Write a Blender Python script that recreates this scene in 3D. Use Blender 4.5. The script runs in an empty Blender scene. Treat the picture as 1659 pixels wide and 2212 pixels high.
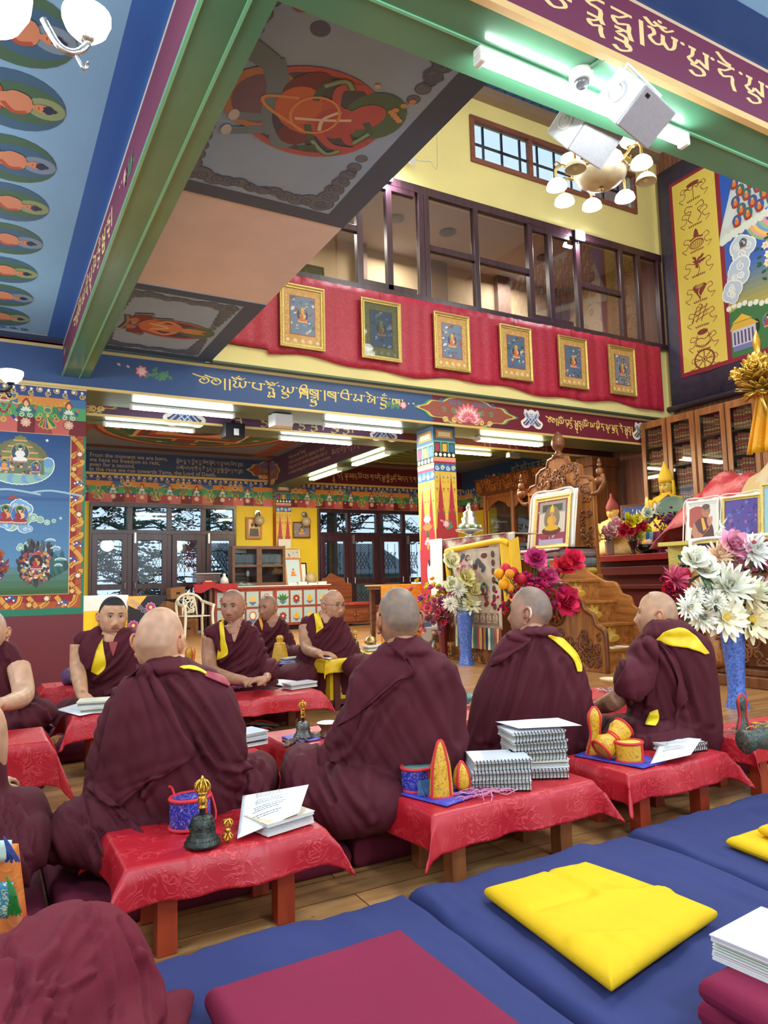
import bpy,bmesh,math,random
from mathutils import Vector as V,Matrix,noise
mc, ms, RR, BM = math.cos, math.sin, random.Random, bpy.data.materials
sc = bpy.context.scene; C = sc.collection; PI = math.pi
R = RR(7)
def lin(c): return tuple((x/12.92 if x <= .04045 else ((x+.055)/1.055)**2.4) for x in (k/255 for k in c[:3]))+(1,)
# ---------------------------------------------------------------- camera
FP = 1549.95; YAW,PIT,ROL = .509725,.0961106,-.0252867; EYE = V((0,0,1.0))
fw = V((ms(YAW)*mc(PIT),mc(YAW)*mc(PIT),ms(PIT)))
r0 = V((mc(YAW),-ms(YAW),0)); u0 = r0.cross(fw)
rt = mc(ROL)*r0+ms(ROL)*u0; up = -ms(ROL)*r0+mc(ROL)*u0
cam = bpy.data.cameras.new('camera'); co = bpy.data.objects.new('camera',cam); C.objects.link(co); sc.camera = co
cam.sensor_fit = 'HORIZONTAL'; cam.sensor_width = 36; cam.lens = FP/1659*36; cam.clip_start = .02
co.matrix_world = Matrix(((rt.x,up.x,-fw.x,0),(rt.y,up.y,-fw.y,0),(rt.z,up.z,-fw.z,1.0),(0,0,0,1)))
def ray(x,y): return (x-829.5)*rt+(1106-y)*up+FP*fw
def onz(x,y,z=0): d = ray(x,y); return EYE+d*((z-1.0)/d.z)
def ony(x,y,Y): d = ray(x,y); return EYE+d*(Y/d.y)
def onx(x,y,X): d = ray(x,y); return EYE+d*(X/d.x)
def px(p): v = V(p)-EYE; return (829.5+FP*v.dot(rt)/v.dot(fw),1106-FP*v.dot(up)/v.dot(fw))
# ---------------------------------------------------------------- light and exposure
w = bpy.data.worlds.new('daylight'); sc.world = w; w.use_nodes = True
w.node_tree.nodes['Background'].inputs[0].default_value = (.90,.96,1,1); w.node_tree.nodes['Background'].inputs[1].default_value = 1.15
sc.view_settings.view_transform = 'Standard'; sc.view_settings.look = 'None'; sc.view_settings.exposure = 0.6; sc.view_settings.gamma = 1
sc.cycles.use_adaptive_sampling = True; sc.cycles.adaptive_threshold = .035; sc.cycles.max_bounces = 5; sc.cycles.diffuse_bounces = 3; sc.cycles.glossy_bounces = 2; sc.cycles.transmission_bounces = 4; sc.cycles.transparent_max_bounces = 8
sc.cycles.sample_clamp_indirect = 6; sc.cycles.caustics_reflective = False; sc.cycles.caustics_refractive = False
def area(name,loc,sx,sy,power,col=(1,1,1),rot=(0,0,0)):
    l = bpy.data.lights.new(name,'AREA'); l.shape = 'RECTANGLE'; l.size = sx; l.size_y = sy; l.energy = power; l.color = col
    o = bpy.data.objects.new(name,l); o.location = loc; o.rotation_euler = rot; C.objects.link(o); return o
# added fill points, no lamp bodies: around and behind the viewer, and in the well
def point(name,loc,power,col=(.9,.97,1),r=.25):
    l = bpy.data.lights.new(name,'POINT'); l.energy = power; l.color = col; l.shadow_soft_size = r; o = bpy.data.objects.new(name,l); o.location = loc; C.objects.link(o); return o
for x,y,p in ((-1.6,.6,85),(1.6,-.6,95),(4.4,.2,85),(-1.6,4.6,85),(7.2,.6,70),(1.6,-3,80)): point('hall_fill_light',(x,y,2.75),p)
for x,y,p in ((5.6,4.6,85),(8.0,4.4,70),(3.6,5.4,55)): point('well_fill_light',(x,y,6.2),p)
for x in (3.5,6,8.5): area('gallery_room_light',(x,9.9,6.6),.6,.4,60,(1,.9,.72))
# ---------------------------------------------------------------- materials
def nodes(n):
    m = BM.new(n); m.use_nodes = True; nt = m.node_tree; return m,nt,nt.nodes['Principled BSDF']
def mat(n,c,rough=.6,metal=0,var=.0,scale=6,bump=0,bscale=60,em=0,stretch=None,sheen=0,spec=.5):
    m,nt,b = nodes(n); c = lin(c)
    b.inputs['Base Color'].default_value = c; b.inputs['Roughness'].default_value = rough; b.inputs['Metallic'].default_value = metal
    b.inputs['Specular IOR Level'].default_value = spec
    if sheen: b.inputs['Sheen Weight'].default_value = sheen; b.inputs['Sheen Roughness'].default_value = .4
    if em: b.inputs['Emission Color'].default_value = c; b.inputs['Emission Strength'].default_value = em
    if var or bump:
        tc = nt.nodes.new('ShaderNodeTexCoord'); mp = nt.nodes.new('ShaderNodeMapping'); nt.links.new(tc.outputs['Object'],mp.inputs[0])
        if stretch: mp.inputs['Scale'].default_value = stretch
    if var:
        t = nt.nodes.new('ShaderNodeTexNoise'); t.inputs['Scale'].default_value = scale; t.inputs['Detail'].default_value = 5
        nt.links.new(mp.outputs[0],t.inputs[0]); r = nt.nodes.new('ShaderNodeValToRGB'); nt.links.new(t.outputs[0],r.inputs[0])
        r.color_ramp.elements[0].position = .3; r.color_ramp.elements[1].position = .7
        r.color_ramp.elements[0].color = tuple(x*(1-var) for x in c[:3])+(1,); r.color_ramp.elements[1].color = tuple(min(1,x*(1+var)) for x in c[:3])+(1,)
        nt.links.new(r.outputs[0],b.inputs['Base Color'])
    if bump:
        t = nt.nodes.new('ShaderNodeTexNoise'); t.inputs['Scale'].default_value = bscale; t.inputs['Detail'].default_value = 3; nt.links.new(mp.outputs[0],t.inputs[0])
        q = nt.nodes.new('ShaderNodeBump'); q.inputs['Strength'].default_value = bump; q.inputs['Distance'].default_value = .01
        nt.links.new(t.outputs[0],q.inputs['Height']); nt.links.new(q.outputs[0],b.inputs['Normal'])
    return m
def colmat(n,rough=.55,metal=0,bump=0,spec=.4,bscale=90):
    m,nt,b = nodes(n); a = nt.nodes.new('ShaderNodeAttribute'); a.attribute_name = 'Col'
    nt.links.new(a.outputs['Color'],b.inputs['Base Color']); b.inputs['Roughness'].default_value = rough; b.inputs['Metallic'].default_value = metal; b.inputs['Specular IOR Level'].default_value = spec
    if bump:
        t = nt.nodes.new('ShaderNodeTexNoise'); t.inputs['Scale'].default_value = bscale; t.inputs['Detail'].default_value = 3
        q = nt.nodes.new('ShaderNodeBump'); q.inputs['Strength'].default_value = bump; q.inputs['Distance'].default_value = .01
        tc = nt.nodes.new('ShaderNodeTexCoord'); nt.links.new(tc.outputs['Object'],t.inputs[0]); nt.links.new(t.outputs[0],q.inputs['Height']); nt.links.new(q.outputs[0],b.inputs['Normal'])
    return m
def wood(n,c1,c2,rough=.4,along=0,s=1,bump=.15):
    m,nt,b = nodes(n); tc = nt.nodes.new('ShaderNodeTexCoord'); mp = nt.nodes.new('ShaderNodeMapping'); nt.links.new(tc.outputs['Object'],mp.inputs[0])
    k = [18*s,18*s,18*s]; k[along] = 1.6*s; mp.inputs['Scale'].default_value = k
    t = nt.nodes.new('ShaderNodeTexNoise'); t.inputs['Scale'].default_value = 1; t.inputs['Detail'].default_value = 6; t.inputs['Distortion'].default_value = .6; nt.links.new(mp.outputs[0],t.inputs[0])
    r = nt.nodes.new('ShaderNodeValToRGB'); r.color_ramp.elements[0].position = .3; r.color_ramp.elements[1].position = .72
    r.color_ramp.elements[0].color = lin(c1); r.color_ramp.elements[1].color = lin(c2); nt.links.new(t.outputs[0],r.inputs[0]); nt.links.new(r.outputs[0],b.inputs['Base Color'])
    b.inputs['Roughness'].default_value = rough
    q = nt.nodes.new('ShaderNodeBump'); q.inputs['Strength'].default_value = bump; q.inputs['Distance'].default_value = .004; nt.links.new(t.outputs[0],q.inputs['Height']); nt.links.new(q.outputs[0],b.inputs['Normal'])
    return m
def brocade(n,c1,c2,scale=9,rough=.45,amt=1.0,c3=None,kind='rings',bump=.25,thin=.07):
    # woven damask: curling figures a shade lighter than the ground
    m,nt,b = nodes(n); tc = nt.nodes.new('ShaderNodeTexCoord'); L = nt.links.new
    nz = nt.nodes.new('ShaderNodeTexNoise'); nz.inputs['Scale'].default_value = scale; nz.inputs['Detail'].default_value = 1.5; nz.inputs['Distortion'].default_value = 2.2; L(tc.outputs['Object'],nz.inputs[0])
    r = nt.nodes.new('ShaderNodeValToRGB'); r.color_ramp.interpolation = 'EASE'
    e = r.color_ramp.elements; e[0].position = .5-thin; e[0].color = (0,0,0,1); e[1].position = .5; e[1].color = (1,1,1,1); z = e.new(.5+thin); z.color = (0,0,0,1)
    L(nz.outputs[0],r.inputs[0])
    n2 = nt.nodes.new('ShaderNodeTexNoise'); n2.inputs['Scale'].default_value = scale*.45; L(tc.outputs['Object'],n2.inputs[0])
    r2 = nt.nodes.new('ShaderNodeValToRGB'); r2.color_ramp.elements[0].position = .42; r2.color_ramp.elements[1].position = .58; L(n2.outputs[0],r2.inputs[0])
    mm = nt.nodes.new('ShaderNodeMath'); mm.operation = 'MULTIPLY'; L(r.outputs[0],mm.inputs[0])
    if kind == 'rings': L(r2.outputs[0],mm.inputs[1])
    else: mm.inputs[1].default_value = amt
    mx = nt.nodes.new('ShaderNodeMix'); mx.data_type = 'RGBA'; mx.inputs[6].default_value = lin(c1); mx.inputs[7].default_value = lin(c2); L(mm.outputs[0],mx.inputs[0])
    out = mx.outputs[2]
    if c3:
        mx2 = nt.nodes.new('ShaderNodeMix'); mx2.data_type = 'RGBA'; L(r2.outputs[0],mx2.inputs[0]); L(out,mx2.inputs[6]); mx2.inputs[7].default_value = lin(c3); out = mx2.outputs[2]
    L(out,b.inputs['Base Color']); b.inputs['Roughness'].default_value = rough
    q = nt.nodes.new('ShaderNodeBump'); q.inputs['Strength'].default_value = bump; q.inputs['Distance'].default_value = .004; L(mm.outputs[0],q.inputs['Height']); L(q.outputs[0],b.inputs['Normal'])
    return m
def glass(n,tint=(235,240,245),mixf=.82,rough=.02):
    m,nt,b = nodes(n); L = nt.links.new; out = nt.nodes['Material Output']
    tr = nt.nodes.new('ShaderNodeBsdfTransparent'); tr.inputs[0].default_value = lin(tint); gl = nt.nodes.new('ShaderNodeBsdfGlossy'); gl.inputs['Roughness'].default_value = rough
    fr = nt.nodes.new('ShaderNodeLayerWeight'); fr.inputs[0].default_value = .5; pw = nt.nodes.new('ShaderNodeMath'); pw.operation = 'POWER'; pw.inputs[1].default_value = 4; L(fr.outputs['Facing'],pw.inputs[0]); ma = nt.nodes.new('ShaderNodeMath'); ma.operation = 'MULTIPLY_ADD'; ma.inputs[1].default_value = .8; ma.inputs[2].default_value = (1-mixf)*.35
    L(pw.outputs[0],ma.inputs[0]); mx = nt.nodes.new('ShaderNodeMixShader'); L(ma.outputs[0],mx.inputs[0]); L(tr.outputs[0],mx.inputs[1]); L(gl.outputs[0],mx.inputs[2]); L(mx.outputs[0],out.inputs[0]); return m
def emis(n,c,s):
    m,nt,b = nodes(n); b.inputs['Base Color'].default_value = lin(c); b.inputs['Emission Color'].default_value = lin(c); b.inputs['Emission Strength'].default_value = s; return m
PAINT = colmat('wall_paint',.5); PRINT = colmat('print',.35); SATIN = colmat('satin',.38,0,.1); GILD = mat('gilt',(214,176,84),.3,.85,.15,30,.15,90)
PETAL = colmat('petal',.55); PAGES = colmat('paper_pages',.7,0,.0)
# ---------------------------------------------------------------- mesh builder
class MB:
    def __init__(s): s.v = []; s.f = []; s.c = []; s.col = (1,1,1,1)
    def color(s,c): s.col = lin(c); return s
    def add(s,vs,fs):
        o = len(s.v); s.v += [tuple(p) for p in vs]; s.f += [tuple(i+o for i in f) for f in fs]; s.c += [s.col]*len(fs); return s
    def box(s,a,b):
        e = .0003*(len(s.f)//6 % 7) if s.f else 0; x0,y0,z0 = (v+e for v in a); x1,y1,z1 = (v-e for v in b)
        return s.add([(x0,y0,z0),(x1,y0,z0),(x1,y1,z0),(x0,y1,z0),(x0,y0,z1),(x1,y0,z1),(x1,y1,z1),(x0,y1,z1)],
                     [(0,3,2,1),(4,5,6,7),(0,1,5,4),(1,2,6,5),(2,3,7,6),(3,0,4,7)])
    def cbox(s,c,d,rz=0): # centred on c (base z), dims d
        n = len(s.v); s.box((-d[0]/2,-d[1]/2,0),(d[0]/2,d[1]/2,d[2])); cs,sn = mc(rz),ms(rz)
        for i in range(n,len(s.v)):
            x,y,z = s.v[i]; s.v[i] = (c[0]+x*cs-y*sn,c[1]+x*sn+y*cs,c[2]+z)
        return s
    def lathe(s,prof,c=(0,0,0),n=20,ax=None,cap=True,sx=1,sy=1):
        # prof: (radius, height) list; ax: direction vector for the height axis
        M = V((0,0,1)).rotation_difference(V(ax)).to_matrix() if ax is not None else None
        vs = []; 
        for r,h in prof:
            for i in range(n):
                a = 2*PI*i/n; p = V((r*mc(a)*sx,r*ms(a)*sy,h)); p = M@p if M else p; vs.append(V(c)+p)
        fs = [(j*n+i,j*n+(i+1) % n,(j+1)*n+(i+1) % n,(j+1)*n+i) for j in range(len(prof)-1) for i in range(n)]
        if cap: fs += [tuple(range(n-1,-1,-1)),tuple((len(prof)-1)*n+i for i in range(n))]
        return s.add(vs,fs)
    def ball(s,c,r,n=12,m=8,sc=(1,1,1)):
        pr = [(r*ms(PI*j/m),-r*mc(PI*j/m)) for j in range(m+1)]; pr[0] = (r*.02,-r); pr[-1] = (r*.02,r)
        o = len(s.v); s.lathe(pr,(0,0,0),n)
        for i in range(o,len(s.v)): p = s.v[i]; s.v[i] = (c[0]+p[0]*sc[0],c[1]+p[1]*sc[1],c[2]+p[2]*sc[2])
        return s
    def tube(s,pts,r,n=8,cap=True):
        pts = [V(p) for p in pts]; rs = r if isinstance(r,(list,tuple)) else [r]*len(pts); vs = []; prev = None
        for i,p in enumerate(pts):
            t = (pts[min(i+1,len(pts)-1)]-pts[max(i-1,0)]).normalized()
            if prev is None: a = t.orthogonal().normalized()
            else: a = (prev-t*prev.dot(t)); a = a.normalized() if a.length > 1e-6 else t.orthogonal().normalized()
            prev = a; b = t.cross(a)
            vs += [p+(a*mc(2*PI*k/n)+b*ms(2*PI*k/n))*rs[i] for k in range(n)]
        m = len(pts); fs = [(j*n+i,j*n+(i+1) % n,(j+1)*n+(i+1) % n,(j+1)*n+i) for j in range(m-1) for i in range(n)]
        if cap: fs += [tuple(range(n-1,-1,-1)),tuple((m-1)*n+i for i in range(n))]
        return s.add(vs,fs)
    def grid(s,fn,nu,nv,closeu=False):
        vs = [fn(i/(nu if closeu else nu-1),j/(nv-1)) for j in range(nv) for i in range(nu)]; fs = []
        for j in range(nv-1):
            for i in range(nu if closeu else nu-1): fs.append((j*nu+i,j*nu+(i+1) % nu,(j+1)*nu+(i+1) % nu,(j+1)*nu+i))
        return s.add(vs,fs)
    def prism(s,pts,h,frame=None): # 2-D outline pushed out by h along the frame's normal
        O,U,W,N = frame or (V((0,0,0)),V((1,0,0)),V((0,1,0)),V((0,0,1))); n = len(pts)
        a = [O+U*p[0]+W*p[1] for p in pts]; b = [p+N*h for p in a]
        return s.add(a+b,[tuple(range(n-1,-1,-1)),tuple(range(n,2*n))]+[(i,(i+1) % n,n+(i+1) % n,n+i) for i in range(n)])
    def frame(s,F,x0,y0,x1,y1,t,h): # rectangular picture frame moulding
        O,U,W,N = F; q = lambda x,y,z: O+U*x+W*y+N*z; pr = [(0,0),(0,h),(t*.3,h*1.15),(t*.7,h*.7),(t,h*.75),(t,0)]; vs = []
        for d,z in pr: vs += [q(x0+d,y0+d,z),q(x1-d,y0+d,z),q(x1-d,y1-d,z),q(x0+d,y1-d,z)]
        return s.add(vs,[(j*4+i,j*4+(i+1) % 4,(j+1)*4+(i+1) % 4,(j+1)*4+i) for j in range(len(pr)-1) for i in range(4)])
    def build(s,name,m,parent=None,smooth=False,kind=None,bev=0,loc=None,rz=0,sub=0,solid=0,auto=None):
        me = bpy.data.meshes.new(name); me.from_pydata(s.v,[],s.f); me.materials.append(m)
        at = me.color_attributes.new('Col','FLOAT_COLOR','CORNER')
        flat = []
        for f,c in zip(s.f,s.c): flat += list(c)*len(f) if type(c[0]) is float or type(c[0]) is int else [q for k in c for q in k]
        at.data.foreach_set('color',flat)
        me.validate(); me.update()
        o = bpy.data.objects.new(name,me); C.objects.link(o)
        if smooth: me.polygons.foreach_set('use_smooth',[True]*len(me.polygons))
        if solid: q = o.modifiers.new('t','SOLIDIFY'); q.thickness = solid; q.offset = -1
        if bev: q = o.modifiers.new('b','BEVEL'); q.width = bev; q.segments = 2; q.limit_method = 'ANGLE'; q.angle_limit = .6; q.harden_normals = False
        if sub: q = o.modifiers.new('s','SUBSURF'); q.levels = sub; q.render_levels = sub
        if auto:
            me.polygons.foreach_set('use_smooth',[True]*len(me.polygons)); bm = bmesh.new(); bm.from_mesh(me)
            for e in bm.edges:
                if len(e.link_faces) == 2 and e.calc_face_angle(0) > auto: e.smooth = False
            bm.to_mesh(me); bm.free()
        if parent: o.parent = parent
        if kind: o['kind'] = kind
        if loc is not None: o.location = loc
        if rz: o.rotation_euler = (0,0,rz)
        return o
def tag(o,label,cat,group=None):
    o['label'] = label; o['category'] = cat
    if group: o['group'] = group
    return o
def thing(name,label,cat,loc=(0,0,0),rz=0,group=None):
    o = bpy.data.objects.new(name,None); C.objects.link(o); o.location = loc; o.rotation_euler = (0,0,rz); o.empty_display_size = .05
    return tag(o,label,cat,group)
def dup(o,parent=None,loc=None,rz=None,label=None,scale=None):
    c = o.copy(); C.objects.link(c)
    if parent: c.parent = parent
    if loc is not None: c.location = loc
    if rz is not None: c.rotation_euler = (0,0,rz)
    if scale: c.scale = (scale,)*3
    if label: c['label'] = label
    for ch in o.children: dup(ch,c)
    return c
def cat(pts,n=6,closed=False):
    P = [V(p) if len(p) == 3 else V((p[0],p[1],0)) for p in pts]; out = []; m = len(P)
    for i in range(m if closed else m-1):
        g = lambda k: P[k % m] if closed else P[max(0,min(m-1,k))]
        a,b,c,d = g(i-1),g(i),g(i+1),g(i+2)
        for j in range(n):
            t = j/n; out.append(.5*((2*b)+(c-a)*t+(2*a-5*b+4*c-d)*t*t+(3*b-a-3*c+d)*t**3))
    if not closed: out.append(P[-1])
    return out if len(pts[0]) == 3 else [(p.x,p.y) for p in out]
# ---------------------------------------------------------------- painted pictures: flat coloured shapes in layers on a surface
class Art:
    def __init__(s,F,base=.002,step=.00022): s.F = F; s.base = base; s.step = step; s.k = 0; s.mb = MB(); s.T = [(0,0,1,1,0)]; s.cells = {}
    def lay(s,vs,fs): # each shape lies one coat above whatever it overlaps
        q = [s.tr(p) for p in vs]; xs = [p[0] for p in q]; ys = [p[1] for p in q]; b = (min(xs),min(ys),max(xs),max(ys)); lv = 0; G = .25
        cl = [(i,j) for i in range(int(b[0]//G),int(b[2]//G)+1) for j in range(int(b[1]//G),int(b[3]//G)+1)]
        for c in cl:
            for o in s.cells.get(c,()):
                if o[4] > lv and o[0] < b[2] and o[2] > b[0] and o[1] < b[3] and o[3] > b[1]: lv = o[4]
        e = b+(lv+1,)
        for c in cl:
            l = s.cells.setdefault(c,[])
            if len(l) > 400: l[:] = sorted(l,key=lambda o: -o[4])[:300]
            l.append(e)
        O,U,W,N = s.F; h = N*(s.base+(lv+1)*s.step); s.mb.add([O+U*p[0]+W*p[1]+h for p in q],fs); return s
    def push(s,x,y,k=1,ky=None,rot=0): s.T.append((x,y,k,k if ky is None else ky,rot)); return s
    def pop(s): s.T.pop()
    def tr(s,p):
        x,y = p[0],p[1]
        for ox,oy,kx,ky,r in reversed(s.T):
            x *= kx; y *= ky
            if r: x,y = x*mc(r)-y*ms(r),x*ms(r)+y*mc(r)
            x += ox; y += oy
        return x,y
    def up(s,n=1): s.k += n; return s
    def poly(s,pts,c): s.mb.color(c); return s.lay(pts,[tuple(range(len(pts)))])
    def rect(s,x0,y0,x1,y1,c): return s.poly([(x0,y0),(x1,y0),(x1,y1),(x0,y1)],c)
    def ell(s,x,y,rx,ry,c,n=18,rot=0,a0=0,a1=2*PI):
        cs,sn = mc(rot),ms(rot); pts = []
        m = n if a1-a0 > 6.2 else n+1
        for i in range(m):
            a = a0+(a1-a0)*i/n; p,q = rx*mc(a),ry*ms(a); pts.append((x+p*cs-q*sn,y+p*sn+q*cs))
        return s.poly(pts,c)
    def circ(s,x,y,r,c,n=16): return s.ell(x,y,r,r,c,n)
    def ring(s,x,y,rx,ry,w,c,n=24,a0=0,a1=2*PI):
        s.mb.color(c); vs = []
        for i in range(n+1):
            a = a0+(a1-a0)*i/n; vs += [(x+rx*mc(a),y+ry*ms(a)),(x+(rx-w)*mc(a),y+(ry-w)*ms(a))]
        s.lay(vs,[(2*i,2*i+1,2*i+3,2*i+2) for i in range(n)]); return s
    def line(s,pts,wd,c,taper=False,pen=None,smooth=5,closed=False):
        if smooth and len(pts) > 2: pts = cat(pts,smooth,closed)
        s.mb.color(c); vs = []; n = len(pts)
        for i,p in enumerate(pts):
            a,b = pts[max(0,i-1)],pts[min(n-1,i+1)]; dx,dy = b[0]-a[0],b[1]-a[1]; l = math.hypot(dx,dy) or 1; dx /= l; dy /= l
            k = wd/2
            if pen is not None: k *= .4+.6*abs(dx*ms(pen)-dy*mc(pen))
            if taper: k *= .25+.75*ms(PI*min(1,.15+.85*(1-i/(n-1))))
            vs += [(p[0]-dy*k,p[1]+dx*k),(p[0]+dy*k,p[1]-dx*k)]
        s.lay(vs,[(2*i,2*i+1,2*i+3,2*i+2) for i in range(n-1)]); return s
    def petal(s,x,y,a,l,wd,c,tip=.55):
        cs,sn = mc(a),ms(a); o = [(0,0),(l*.25,wd*.42),(l*tip,wd*.5),(l*.85,wd*.25),(l,0),(l*.85,-wd*.25),(l*tip,-wd*.5),(l*.25,-wd*.42)]
        return s.poly([(x+p*cs-q*sn,y+p*sn+q*cs) for p,q in o],c)
    def flower(s,x,y,r,c,cc=(240,210,90),n=8,edge=None):
        for i in range(n):
            a = 2*PI*i/n
            if edge: s.petal(x,y,a,r,r*.75,edge)
        s.up()
        for i in range(n): s.petal(x,y,2*PI*i/n+(.0 if edge else .1),r*(.86 if edge else 1),r*(.55 if edge else .7),c)
        s.up(); s.circ(x,y,r*.28,cc,10); s.up(); return s
    def lotus(s,x,y,r,c1=(226,130,150),c2=(246,200,205),n=7,half=True):
        for k,rr,col in ((0,1,c1),(1,.78,c2),(2,.55,c1)):
            for i in range(n): s.petal(x,y,PI*(i+.5)/n if half else 2*PI*i/n,r*rr,r*.42*rr,col)
            s.up()
        return s
    def curl(s,x,y,r,c,wd,turn=1,a0=0,n=12,t=1.4):
        return s.line([(x+r*(1-.8*i/n)*mc(a0+turn*i/n*t*2*PI),y+r*(1-.8*i/n)*ms(a0+turn*i/n*t*2*PI)) for i in range(n+1)],wd,c,smooth=0)
    def cloud(s,x,y,wd,h,c,edge=(255,255,255),seed=1,tail=0):
        q = RR(seed); L = [(x+(q.random()-.5)*wd*.75,y+(q.random()-.5)*h*.6,(.16+.12*q.random())*h*1.5) for _ in range(9)]
        if tail: L += [(x+tail*(.4+.2*i)*wd,y+h*.12*ms(i*1.5),h*.22*(1-i/7)) for i in range(6)]
        for p,z,r in L: s.circ(p,z,r*1.16,edge,14)
        s.up()
        for p,z,r in L: s.circ(p,z,r,c,14)
        s.up()
        for p,z,r in L[::2]: s.curl(p,z,r*.6,edge,r*.14,q.choice((1,-1)),q.random()*6,8)
        s.up(); return s
    def figure(s,x,y,k,robe=(170,50,45),skin=(220,160,90),halo=(40,110,70),aura=(60,110,180),hair=(30,40,80),rim=(225,190,90),hat=None,rot=0,seat=True,und=None):
        # a seated figure about 2k tall, in front of its halo
        s.push(x,y,k,k,rot)
        if rim: s.ell(0,.35,.98,1.12,rim,24); s.up()
        s.ell(0,.35,.92,1.06,aura,24); s.up()
        if halo: s.ell(0,.92,.5,.52,rim or halo,18); s.up(); s.ell(0,.92,.45,.47,halo,18); s.up()
        if seat:
            for i in range(9): s.petal(-.72+.18*i,-.62,-PI/2+(i-4)*.08,.3,.22,(225,120,140) if i % 2 else (90,150,120))
            s.up(); s.ell(0,-.6,.82,.13,(235,200,190),18); s.up()
        s.poly(cat([(-.8,-.5),(-.55,-.22),(-.25,-.2),(0,-.25),(.25,-.2),(.55,-.22),(.8,-.5),(.4,-.62),(-.4,-.62)],3,True),robe); s.up()
        s.poly(cat([(-.3,-.25),(-.42,.25),(-.36,.5),(0,.58),(.36,.5),(.42,.25),(.3,-.25)],3,True),und or robe); s.up()
        s.poly([(-.05,.56),(.36,.48),(.38,.1),(.2,-.1),(.12,.2)],skin); s.poly([(-.1,.5),(.1,.5),(.1,.66),(-.1,.66)],skin); s.up()
        s.line([(.36,.45),(.46,.1),(.1,-.2)],.13,skin); s.line([(-.36,.45),(-.46,.1),(-.1,-.18)],.15,robe); s.up()
        s.ell(0,.85,.2,.25,skin,14); s.up(); s.ell(0,.99,.2,.13,hair,12); s.circ(0,1.13,.08,hair,8); s.up()
        s.line([(-.13,.86),(-.04,.86)],.025,(50,30,20)); s.line([(.04,.86),(.13,.86)],.025,(50,30,20)); s.line([(-.06,.74),(.06,.74)],.03,(170,60,50)); s.up()
        if hat: s.poly([(-.24,.98),(-.2,1.2),(0,1.55),(.2,1.2),(.24,.98),(.3,.6),(.2,.92),(-.2,.92),(-.3,.6)],hat); s.up()
        s.pop(); return s
    def text(s,body,x,y,size,c,align='LEFT',bold=0):
        cu = bpy.data.curves.new('t','FONT'); cu.body = body; cu.size = 1; cu.align_x = align; cu.resolution_u = 2; cu.offset = bold
        o = bpy.data.objects.new('t',cu); C.objects.link(o); bpy.context.view_layer.update()
        me = bpy.data.meshes.new_from_object(o.evaluated_get(bpy.context.evaluated_depsgraph_get()))
        s.mb.color(c); s.push(x,y,size); s.lay([(v.co.x,v.co.y) for v in me.vertices],[tuple(p.vertices) for p in me.polygons]); s.pop()
        bpy.data.objects.remove(o); bpy.data.curves.remove(cu); bpy.data.meshes.remove(me); return s
    def scribe(s,body,x,y,h,c,wd=.11,width=None):
        # uchen lettering written with a broad pen; clusters are separated by blanks
        q = 0; runs = []
        for tok in body.split(' '):
            if not tok: q += .3; continue
            if tok in GM: runs.append((tok,q)); q += GW.get(tok,.18); continue
            runs.append((tok,q)); q += GW.get(tok[0],.62)
        k = h if width is None else width/q*1.0
        s.push(x,y,k,h)
        for tok,o in runs:
            sub = 0
            for i,ch in enumerate(tok):
                if i == 0: dx,dy,z = o,0,1
                elif ch.isupper(): dx,dy,z = o,(-.48*sub if ch in 'UVR' else 0),1
                else: sub += 1; dx,dy,z = o+.06,-.3-.42*sub,.72
                for st in GL[ch]:
                    s.line([(dx+a*z,dy+b*z) for a,b in st],wd,c,pen=.75,smooth=3)
                if ch in '.N': s.circ(dx+(.06 if ch == '.' else .32),dy+(-.02 if ch == '.' else .42),.065,c,8)
        s.pop(); s.up(); return s
    def build(s,name,parent=None,m=None,kind=None): return s.mb.build(name,m or PAINT,parent,kind=kind)
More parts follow.
